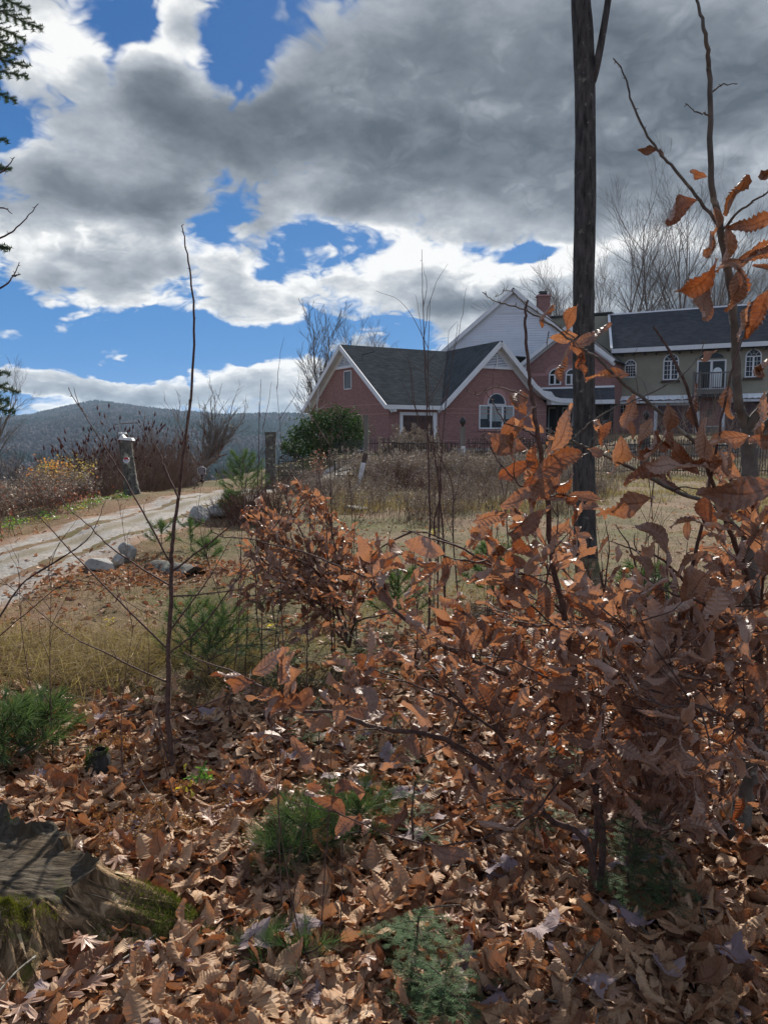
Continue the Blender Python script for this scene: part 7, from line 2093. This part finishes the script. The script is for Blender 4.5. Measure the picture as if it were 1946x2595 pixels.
rsap('copper beech sapling behind the others, right of the big trunk base', GD(1650, 3.6), [
    ([(1650, 1900, 3.6), (1640, 1700, 3.6), (1620, 1500, 3.5), (1600, 1400, 3.4), (1560, 1330, 3.4)], .010, .15, .95), ([(1645, 1750, 3.6), (1560, 1600, 3.5), (1480, 1500, 3.4), (1420, 1440, 3.3)], .007, .05, 1),
    ([(1648, 1800, 3.6), (1740, 1650, 3.5), (1820, 1560, 3.4), (1880, 1500, 3.3)], .007, .05, 1), ([(1640, 1700, 3.6), (1500, 1640, 3.5), (1380, 1600, 3.4), (1300, 1560, 3.3)], .007, .05, 1)], .105, .09, .5)
rsap('copper beech sapling in the centre behind the leaning branches', GD(1210, 3.9), [
    ([(1210, 1830, 3.9), (1180, 1700, 3.9), (1130, 1600, 3.8), (1090, 1520, 3.8)], .009, .15, .95), ([(1205, 1780, 3.9), (1270, 1650, 3.8), (1330, 1560, 3.7), (1380, 1500, 3.6)], .007, .05, 1), ([(1200, 1800, 3.9), (1100, 1720, 3.8), (1000, 1660, 3.7), (920, 1640, 3.6)], .007, .05, 1)], .10, .09, .5)

Sapling.prune = False
# --- hemlock boughs hanging in at the upper left
t = thing('hemlock_boughs', P(-200, 150, 4.0), 'dark hemlock boughs reaching in at the upper left edge against the sky', 'tree'); st = Acc(); nd = Acc()
tube(st, [GD(-420, 4.3), P(-330, 300, 4.2), P(-300, -300, 4.2)], [.09, .07, .05], 10)
for (x0, y0, x1, y1, d, w) in ((-140, -60, 70, 20, 4.0, .12), (-140, -30, 95, 48, 3.9, .13), (-130, 20, 60, 85, 4.0, .12), (-130, 60, 60, 110, 4.0, .11), (-150, 100, 30, 125, 4.0, .10), (-150, 120, 55, 162, 4.0, .12), (-140, 160, 60, 185, 4.0, .11), (-140, 190, 30, 235, 4.0, .12), (-120, 330, 15, 352, 4.0, .08), (-120, 380, 22, 408, 4.0, .09), (-120, 430, 22, 425, 4.0, .08), (-120, 600, 20, 625, 4.0, .08), (-110, 620, 12, 612, 4.0, .07),
                               (-120, 960, 40, 980, 4.0, .09), (-120, 985, 25, 1012, 4.0, .10), (-120, 1010, 30, 1045, 4.0, .10), (-130, 930, 20, 940, 4.0, .07)):
    a_ = P(x0, y0, d); b_ = P(x1, y1, d); tube(st, [P(-310, y0 - 60, d + .1), a_], [.012, .006], 4)
    hemlock_spray(st, nd, a_, b_ - a_, float(np.linalg.norm(b_ - a_)) * 1.04, w, nlen=.020, nw=.0065, up=norm((random.gauss(0, .3), -1, .5)), droop=.12, dens=.9)
st.build('branches', M['twig'], t, smooth=True); nd.build('needles', M['darkneedle'], t, kind='stuff')
S = Sapling('bare_branch_tree', 'bare dark branch tips reaching in at the left edge below the hemlock boughs', 'tree', GD(-150, 3.2)); S.limb([(-150, 1700, 3.2), (-150, 900, 3.2), (-140, 600, 3.2)], .02, .012, 5, 7, ground=GD(-150, 3.2))
for l in ([(-140, 640, 3.2), (0, 602, 3.2), (50, 570, 3.2), (98, 516, 3.2)], [(-150, 800, 3.2), (0, 731, 3.2), (30, 705, 3.2), (50, 664, 3.2)], [(32, 700, 3.2), (54, 695, 3.2)], [(-100, 470, 3.2), (0, 438, 3.2), (38, 398, 3.2)], [(-100, 560, 3.2), (0, 528, 3.2), (32, 542, 3.2)]): S.limb(l, .005, .0014, 6, 6)
S.finish()

# ================================================================== evergreens on the floor
PG = 'young white pines'
for px, d, h, lab, kw in ((615, 14.4, .98, 'young white pine standing left of the short trunk post', dict(nl=.13, w=.006, needles=26, whorls=6)), (590, 13.2, .42, 'smaller pine in front of the young white pine by the drive', dict(nl=.12, w=.006, needles=22)),
                          (405, 9.3, .34, 'tiny pine seedling behind the log, left one', dict(nl=.09, w=.0035, whorls=2, per=4)), (480, 9.4, .40, 'tiny pine seedling behind the log, middle one', dict(nl=.09, w=.0035, whorls=2, per=4)), (522, 8.6, .24, 'drooping little pine just behind the log end', dict(nl=.10, w=.0035, whorls=2)),
                          (470, 4.6, .42, 'soft green pine seedling behind the bare sapling stem', dict(w=.0018, whorls=4)), (560, 4.7, .38, 'pine seedling right of the bare sapling stem, lighter', dict(w=.0018)), (520, 4.3, .36, 'low pine seedling between two others right of the bare sapling', dict(w=.0018)),
                          (-25, 3.1, .27, 'bushy pine seedling cut by the left picture edge', dict(nl=.10, whorls=4, w=.0022)), (75, 3.3, .22, 'low pine seedling near the left edge', dict(nl=.10, w=.0022)),
                          (775, 2.55, .20, 'bushy long-needled pine seedling in the centre foreground', dict(nl=.12, tufts=6, whorls=2, per=6, needles=40)), (905, 2.65, .19, 'long-needled pine seedling right of the centre one', dict(nl=.11, tufts=5, whorls=2, per=5, needles=36)), (700, 2.45, .14, 'sparse pine seedling left of the bushy centre one', dict(nl=.10, whorls=2)),
                          (690, 2.02, .08, 'small pine tuft low in the foreground near the dark stems', dict(nl=.07, whorls=1, per=4, needles=22, tufts=3)), (755, 1.95, .12, 'small pine tuft among the dark thin stems at the bottom', dict(nl=.07, whorls=2, per=3, needles=22, tufts=3)), (655, 2.0, .07, 'tiny pine tuft at the bottom left of centre', dict(nl=.08, whorls=1, per=4)),
                          (1640, 6.0, .4, 'pale green pine seedling beside the cut stump at the right', dict(nl=.11, w=.004)), (1255, 6.6, .45, 'pine seedling in the lawn behind the central branches', dict(nl=.11, w=.004)), (1010, 5.6, .4, 'pine seedling behind the small copper beech', dict(nl=.10, w=.003))):
    pine('pine_seedling', GD(px, d), h * (.8 if d < 3 else 1), lab, PG, **kw)
HG = 'young hemlocks'
for px, d, h, lab, kw in ((660, 4.2, .55, 'dark bushy hemlock seedling left of centre, below the small beech', dict(n=16, L=.34, w=.15, nlen=.016, dens=.6)), (700, 4.6, .42, 'second dark hemlock seedling behind the bushy one', dict(n=12, L=.3, w=.14, nlen=.016, dens=.6)), (900, 4.4, .35, 'feathery hemlock seedling under the small copper beech', dict(n=9, L=.3, w=.12, nlen=.015, dens=.6)),
                          (1055, 2.55, .27, 'slim upright hemlock seedling in the centre', dict(n=9, L=.15, w=.07)), (1065, 1.98, .17, 'flat-sprayed hemlock seedling in the centre foreground, over the dark hollow', dict(n=14, L=.19, w=.10, nlen=.014)), (1135, 1.80, .15, 'spreading hemlock seedling at the bottom right of centre', dict(n=16, L=.20, w=.10, nlen=.014)),
                          (1245, 1.88, .07, 'low hemlock frond beside the spreading one', dict(n=6, L=.13, w=.07)), (1640, 2.25, .34, 'dark hemlock seedling in the right foreground shade', dict(n=20, L=.19, w=.10, nlen=.014)), (1740, 2.2, .18, 'small dark hemlock seedling right of the taller shaded one', dict(n=9, L=.15, w=.08)), (1360, 2.75, .16, 'bright green low hemlock under the copper leaves', dict(n=9, L=.2, w=.1)),
                          (1480, 3.2, .2, 'low hemlock under the copper leaves, further back', dict(n=8, L=.2, w=.1)), (800, 3.4, .22, 'low green hemlock behind the pine seedlings', dict(n=8, L=.22, w=.1, dens=.8)), (1000, 3.3, .2, 'low green hemlock in the centre behind the beech branch', dict(n=8, L=.2, w=.1, dens=.8))):
    hemlock('hemlock_seedling', GD(px, d), h, lab, HG, **kw)

# rusty dead fern patch
FGp = 'dead rust-brown fern fronds'
def fern(base, L, a):
    t = thing('dead_fern', base, 'curled rust-brown dead fern frond behind the rotten stump', 'fern', FGp); ac = Acc(); d = np.array((math.cos(a), math.sin(a), 1.3)); pts = [np.array(base)]; dd = norm(d)
    for i in range(12): dd = norm(dd + np.array((0, 0, -.16)) + rng.normal(0, .07, 3)); pts.append(pts[-1] + dd * L / 12)
    pts = np.array(pts); tube(ac, pts, np.linspace(.0022, .0008, 13), 4)
    for k in range(30):
        f = .15 + .85 * k / 30; i = min(11, int(f * 12)); c = pts[i] + (pts[i + 1] - pts[i]) * (f * 12 - i); T_ = norm(pts[i + 1] - pts[i]); sd = 1 if k % 2 else -1; ll = .075 * math.sin(math.pi * min(.97, f * .9 + .1)) + .01; v = norm(np.cross(T_, UPV)) * sd + T_ * .4 + rng.normal(0, .3, 3); v = norm(v); pp = [c]
        for j in range(5): v = norm(v + rng.normal(0, .28, 3) + (0, 0, -.1)); pp.append(pp[-1] + v * ll / 5)
        n = 16; f2 = rng.uniform(0, 5, n); C = np.array([pp[min(4, int(x))] + (pp[min(4, int(x)) + 1] - pp[min(4, int(x))]) * (x - int(x)) for x in f2]); F = rng.normal(size=(n, 3)); F /= np.linalg.norm(F, axis=1, keepdims=True); G2 = np.cross(F, rng.normal(size=(n, 3))); G2 /= np.linalg.norm(G2, axis=1, keepdims=True)
        ac.add(np.stack([C - G2 * .0022, C + G2 * .0022, C + F * .008], 1).reshape(-1, 3), T=np.arange(n * 3).reshape(-1, 3), U=np.stack([np.zeros(n * 3)] * 2 + [np.repeat(rng.random(n), 3)], -1))
    ac.build('frond', M['fern'], t, kind='stuff'); return t
fr_ = []
for k in range(62):
    px = random.gauss(340, 85); d = random.uniform(2.45, 3.3); g = GD(px, d)
    if k < 12: fr_.append(fern(g, random.uniform(.22, .36), random.uniform(0, 6.28)))
    else: copy_tree(random.choice(fr_), g, random.uniform(0, 6.28), random.uniform(.6, 1.15))

# a few coloured small plants
S = Sapling('red_leaved_seedling', 'seedling with crimson leaves at the left', 'seedling', GD(185, 3.7), leafmat='redleaf'); S.limb([(185, 1930, 3.7), (180, 1880, 3.7), (180, 1830, 3.7)], .003, .001, 4, 4)
for a_ in ((175, 1835, 3.7, 10, 32), (190, 1865, 3.7, 310, 32), (200, 1890, 3.7, 280, 30), (170, 1845, 3.7, 200, 22), (150, 1880, 3.7, 200, 20)): S.photo_leaf(*a_)
S.finish()
for (px, py, d, lm, lab) in ((280, 1570, 5.6, 'yellow', 'few bright yellow leaves on a thin weed at the left'), (62, 1735, 4.4, 'yellow', 'pale yellow leaves on a weed near the left edge'), (1100, 1345, 6.5, 'yellow', 'yellow leaves on a thin stem in the lawn in the middle'), (683, 1590, 5.0, 'yellow', 'yellow-green leaves left of the small copper beech'), (505, 1965, 2.9, 'greenleaf', 'fresh green leafy seedling right of the bare sapling base'), (470, 1985, 2.9, 'yellow', 'yellow-green leafy seedling beside the bare sapling base')):
    S = Sapling('leafy_seedling', lab, 'seedling', GD(px, d), leafmat=lm); g = GD(px, d); q = P(px, py, d); tube(S.stem, [g, (g + q) / 2 + (.01, 0, 0), q], [.002, .0015, .001], 4)
    for k in range(7 if lm != 'greenleaf' else 10): S.leaf(q + rng.normal(0, .02, 3), rng.normal(size=3) * (1, 1, .5), None, .045 * (1 if lm != 'greenleaf' else 1.2))
    S.finish()

# ================================================================== leaf litter, grass
def litter():
    """single leaves nearest the lens are parts of the ground, the rest is one mass"""
    fine = Acc(); near_ = []; far_ = Acc(); n = 0
    pts = []
    while n < 12500:
        d = 1.25 * (5.6 / 1.25) ** (random.random() ** .78); px = random.uniform(-160, 2100); x = (px - 973) / FPX * d
        e = 4.75 + .5 * math.sin(x * 1.7) + .3 * math.sin(x * 4.1) + .5 * max(-1, min(x, 4))
        if d > e and random.random() > .12: continue
        if math.hypot((x - stump_c[0]) / .42, (d - stump_c[1] + .03) / .38) < 1: continue
        if abs(d - stump_c[1]) < .12 and x < stump_c[0] + .62 and random.random() < .85: continue
        pts.append((d, x)); n += 1
    pts.sort(); near_count = 0; lob = {'maple': Acc(), 'oak': Acc()}
    for k, (d, x) in enumerate(pts):
        lay = random.random(); z = float(gz(x, d)) + .002 + lay * .046
        yaw = random.uniform(0, 6.28); tilt = random.gauss(0, .26); ax = np.array((math.cos(yaw), math.sin(yaw), math.tan(max(-.9, min(.9, tilt))) * .6)); up = UPV * (1 if random.random() < .6 else -1) + rng.normal(0, .30, 3)
        size = .108 * random.choice((random.uniform(.35, .8), random.uniform(.7, 1.25), random.uniform(.8, 1.35))); F = frame(ax, up); r_ = random.random(); pos = np.array((x, d, z + (.016 if up[2] < 0 else 0)))
        kind = 'maple' if r_ < .010 else ('oak' if r_ < .025 else 'beech')
        if kind != 'beech':
            T_ = (MAPLE if kind == 'maple' else OAK); i = int(rng.integers(len(T_))); F = frame((ax[0], ax[1], .1), UPV + rng.normal(0, .2, 3)); pos[2] += .012
            me = tpl_mesh('%s_%d' % (kind, i), T_[i], M['maple' if kind == 'maple' else 'oakred']); sz = random.uniform(.075, .12)
            if not (near_count < 296 and d < 1.9 and lay > .3):
                tp = T_[i]; U_ = tp[3].copy(); U_[:, 2] = random.random(); lob[kind].add(tp[0] @ F.T * sz + pos, tp[1], tp[2], U=U_)
            else:
                o = bpy.data.objects.new('leaf', me); col.objects.link(o); o.parent = ground; o.matrix_local = Matrix([[float(F[a][b]) * sz for b in range(3)] + [float(pos[a])] for a in range(3)] + [[0, 0, 0, 1]]); near_count += 1
            continue
        if near_count < 270 and lay > .45 and abs(x) < .56 * d:
            i = int(rng.integers(len(LITH))); me = tpl_mesh('litter_leaf_%d' % i, LITH[i], M['litter'])
            o = bpy.data.objects.new('leaf', me); col.objects.link(o); o.parent = ground
            o.matrix_local = Matrix([[float(F[a][b]) * size for b in range(3)] + [float(pos[a])] for a in range(3)] + [[0, 0, 0, 1]]); near_count += 1
        elif d < 2.9: add_tpl(fine, LITH[int(rng.integers(len(LITH)))], pos, F, size)
        else: add_tpl(far_, MID[int(rng.integers(len(MID)))], pos, F, size)
    fine.build('leaf_litter_near', M['litter'], smooth=False, kind='stuff')
    lob['maple'].build('maple_leaf_litter', M['maple'], kind='stuff'); lob['oak'].build('oak_leaf_litter', M['oakred'], kind='stuff')
    # scattered leaves over the lawn, the drive and round the log
    for k in range(5200):
        d = 4.6 * (27 / 4.6) ** random.random(); px = random.uniform(-150, 2100); x = (px - 973) / FPX * d
        if d > 12 and random.random() < .4: continue
        if random.random() < .22: x = random.gauss(-2.6, .9); d = random.gauss(7.9, .45)
        if -5.0 < x < -3.7 and 6 < d < 20 and random.random() < .8: continue
        z = float(gz(x, d)) + .025; yaw = random.uniform(0, 6.28)
        add_tpl(far_, LO[int(rng.integers(len(LO)))], np.array((x, d, z)), frame((math.cos(yaw), math.sin(yaw), random.gauss(0, .3)), UPV + rng.normal(0, .5, 3)), random.uniform(.05, .095))
    far_.build('leaf_litter_far', M['litter'], smooth=False, kind='stuff')


litter()


def blades(name, n, d0, d1, h0, h1, w, mat, fn=None, lean=.5, pw=.8, px0=-200, px1=2150, arc=False):
    u = rng.random(n) ** pw; d = d0 * (d1 / d0) ** u; px = rng.uniform(px0, px1, n); x = (px - 973) / FPX * d
    if fn is not None: k = fn(x, d); d, x = d[k], x[k]; n = len(d)
    B = np.stack([x, d, gz(x, d) - .005], -1); h = rng.uniform(h0, h1, n)[:, None]
    D = rng.normal(0, lean, (n, 3)); D[:, 2] = 1; D /= np.linalg.norm(D, axis=1, keepdims=True)
    S_ = np.cross(D, rng.normal(size=(n, 3))); S_ /= np.linalg.norm(S_, axis=1, keepdims=True); ww = (w * rng.uniform(.6, 1.3, n))[:, None]
    mid = B + D * h * .6; bend = rng.normal(0, 1, (n, 3)) * (1, 1, 0); tip = mid + (D * .4 + bend * (.35 if arc else .12)) * h; 
    if arc: tip[:, 2] -= h[:, 0] * .25; tip[:, 2] = np.maximum(tip[:, 2], B[:, 2] + .01)
    V = np.stack([B - S_ * ww, B + S_ * ww, mid + S_ * ww * .7, mid - S_ * ww * .7, tip], 1).reshape(-1, 3); b = np.arange(n) * 5
    a = Acc(); a.add(V, np.stack([b, b + 1, b + 2, b + 3], -1), np.stack([b + 3, b + 2, b + 4], -1), U=np.stack([np.zeros(n * 5)] * 2 + [np.repeat(rng.random(n), 5)], -1)); a.build(name, M[mat], kind='stuff')


offroad = lambda x, d: ~((x > -5.15) & (x < -3.45 + .06 * np.maximum(d - 18, 0)) & (d < 30)) & (x > -6.6) & ((fnoise(x, d, 0, 91, 3, 1.3) + rng.normal(0, .5, len(x))) > -.45)
blades('lawn_grass', 60000, 4.6, 27, .025, .075, .0022, 'grass', offroad, .55, .75)
blades('short_lawn_beyond', 26000, 24, 46, .05, .12, .008, 'grass', lambda x, d: (x > -5.5), .5, 1.0)
# tangled tall straw at the near edge of the lawn, left
tang = lambda x, d: (rng.random(len(x)) < np.exp(-((d - 4.75) / .42) ** 2)) & (fnoise(x, d, 0, 92, 3, 1.8) > -.35)
blades('tangled_dry_grass', 42000, 3.9, 6.0, .10, .38, .0016, 'straw', tang, .85, 1.0, -200, 640, True)
blades('dry_grass_middle', 9000, 4.2, 7.5, .06, .22, .0018, 'straw', lambda x, d: fnoise(x, d, 0, 93, 3, 1.5) > .1, .6, 1.0, 500, 1950, True)
blades('bank_grass', 30000, 14, 27, .08, .34, .005, 'straw', lambda x, d: (x > -1.2) & (fnoise(x, d, 0, 94, 3, .9) > -.2), .5, 1.0, 800, 2100, True)
leafy_acc = None

# twigs lying on the leaf litter
tw = thing('fallen_twigs', (0, 2.5, .02), 'dead grey twigs lying scattered on the leaf litter', 'twigs')
for k in range(70):
    d = 1.5 * (5 / 1.5) ** random.random(); px = random.uniform(0, 1946); x = (px - 973) / FPX * d; z = float(gz(x, d)) + .05; yaw = random.uniform(0, 6.28); L = random.uniform(.06, .3)
    p0 = np.array((x, d, z)); p1 = p0 + (math.cos(yaw) * L, math.sin(yaw) * L, random.gauss(0, .03)); a = Acc(); tube(a, smooth_poly([p0, (p0 + p1) / 2 + rng.normal(0, .01, 3), p1], 3), np.linspace(.0035, .0015, 7), 5); a.build('twig', M['beechbark'], tw, smooth=True)

for o in bpy.data.objects:
    for key in ('_org', '_'):
        if key in o: del o[key]
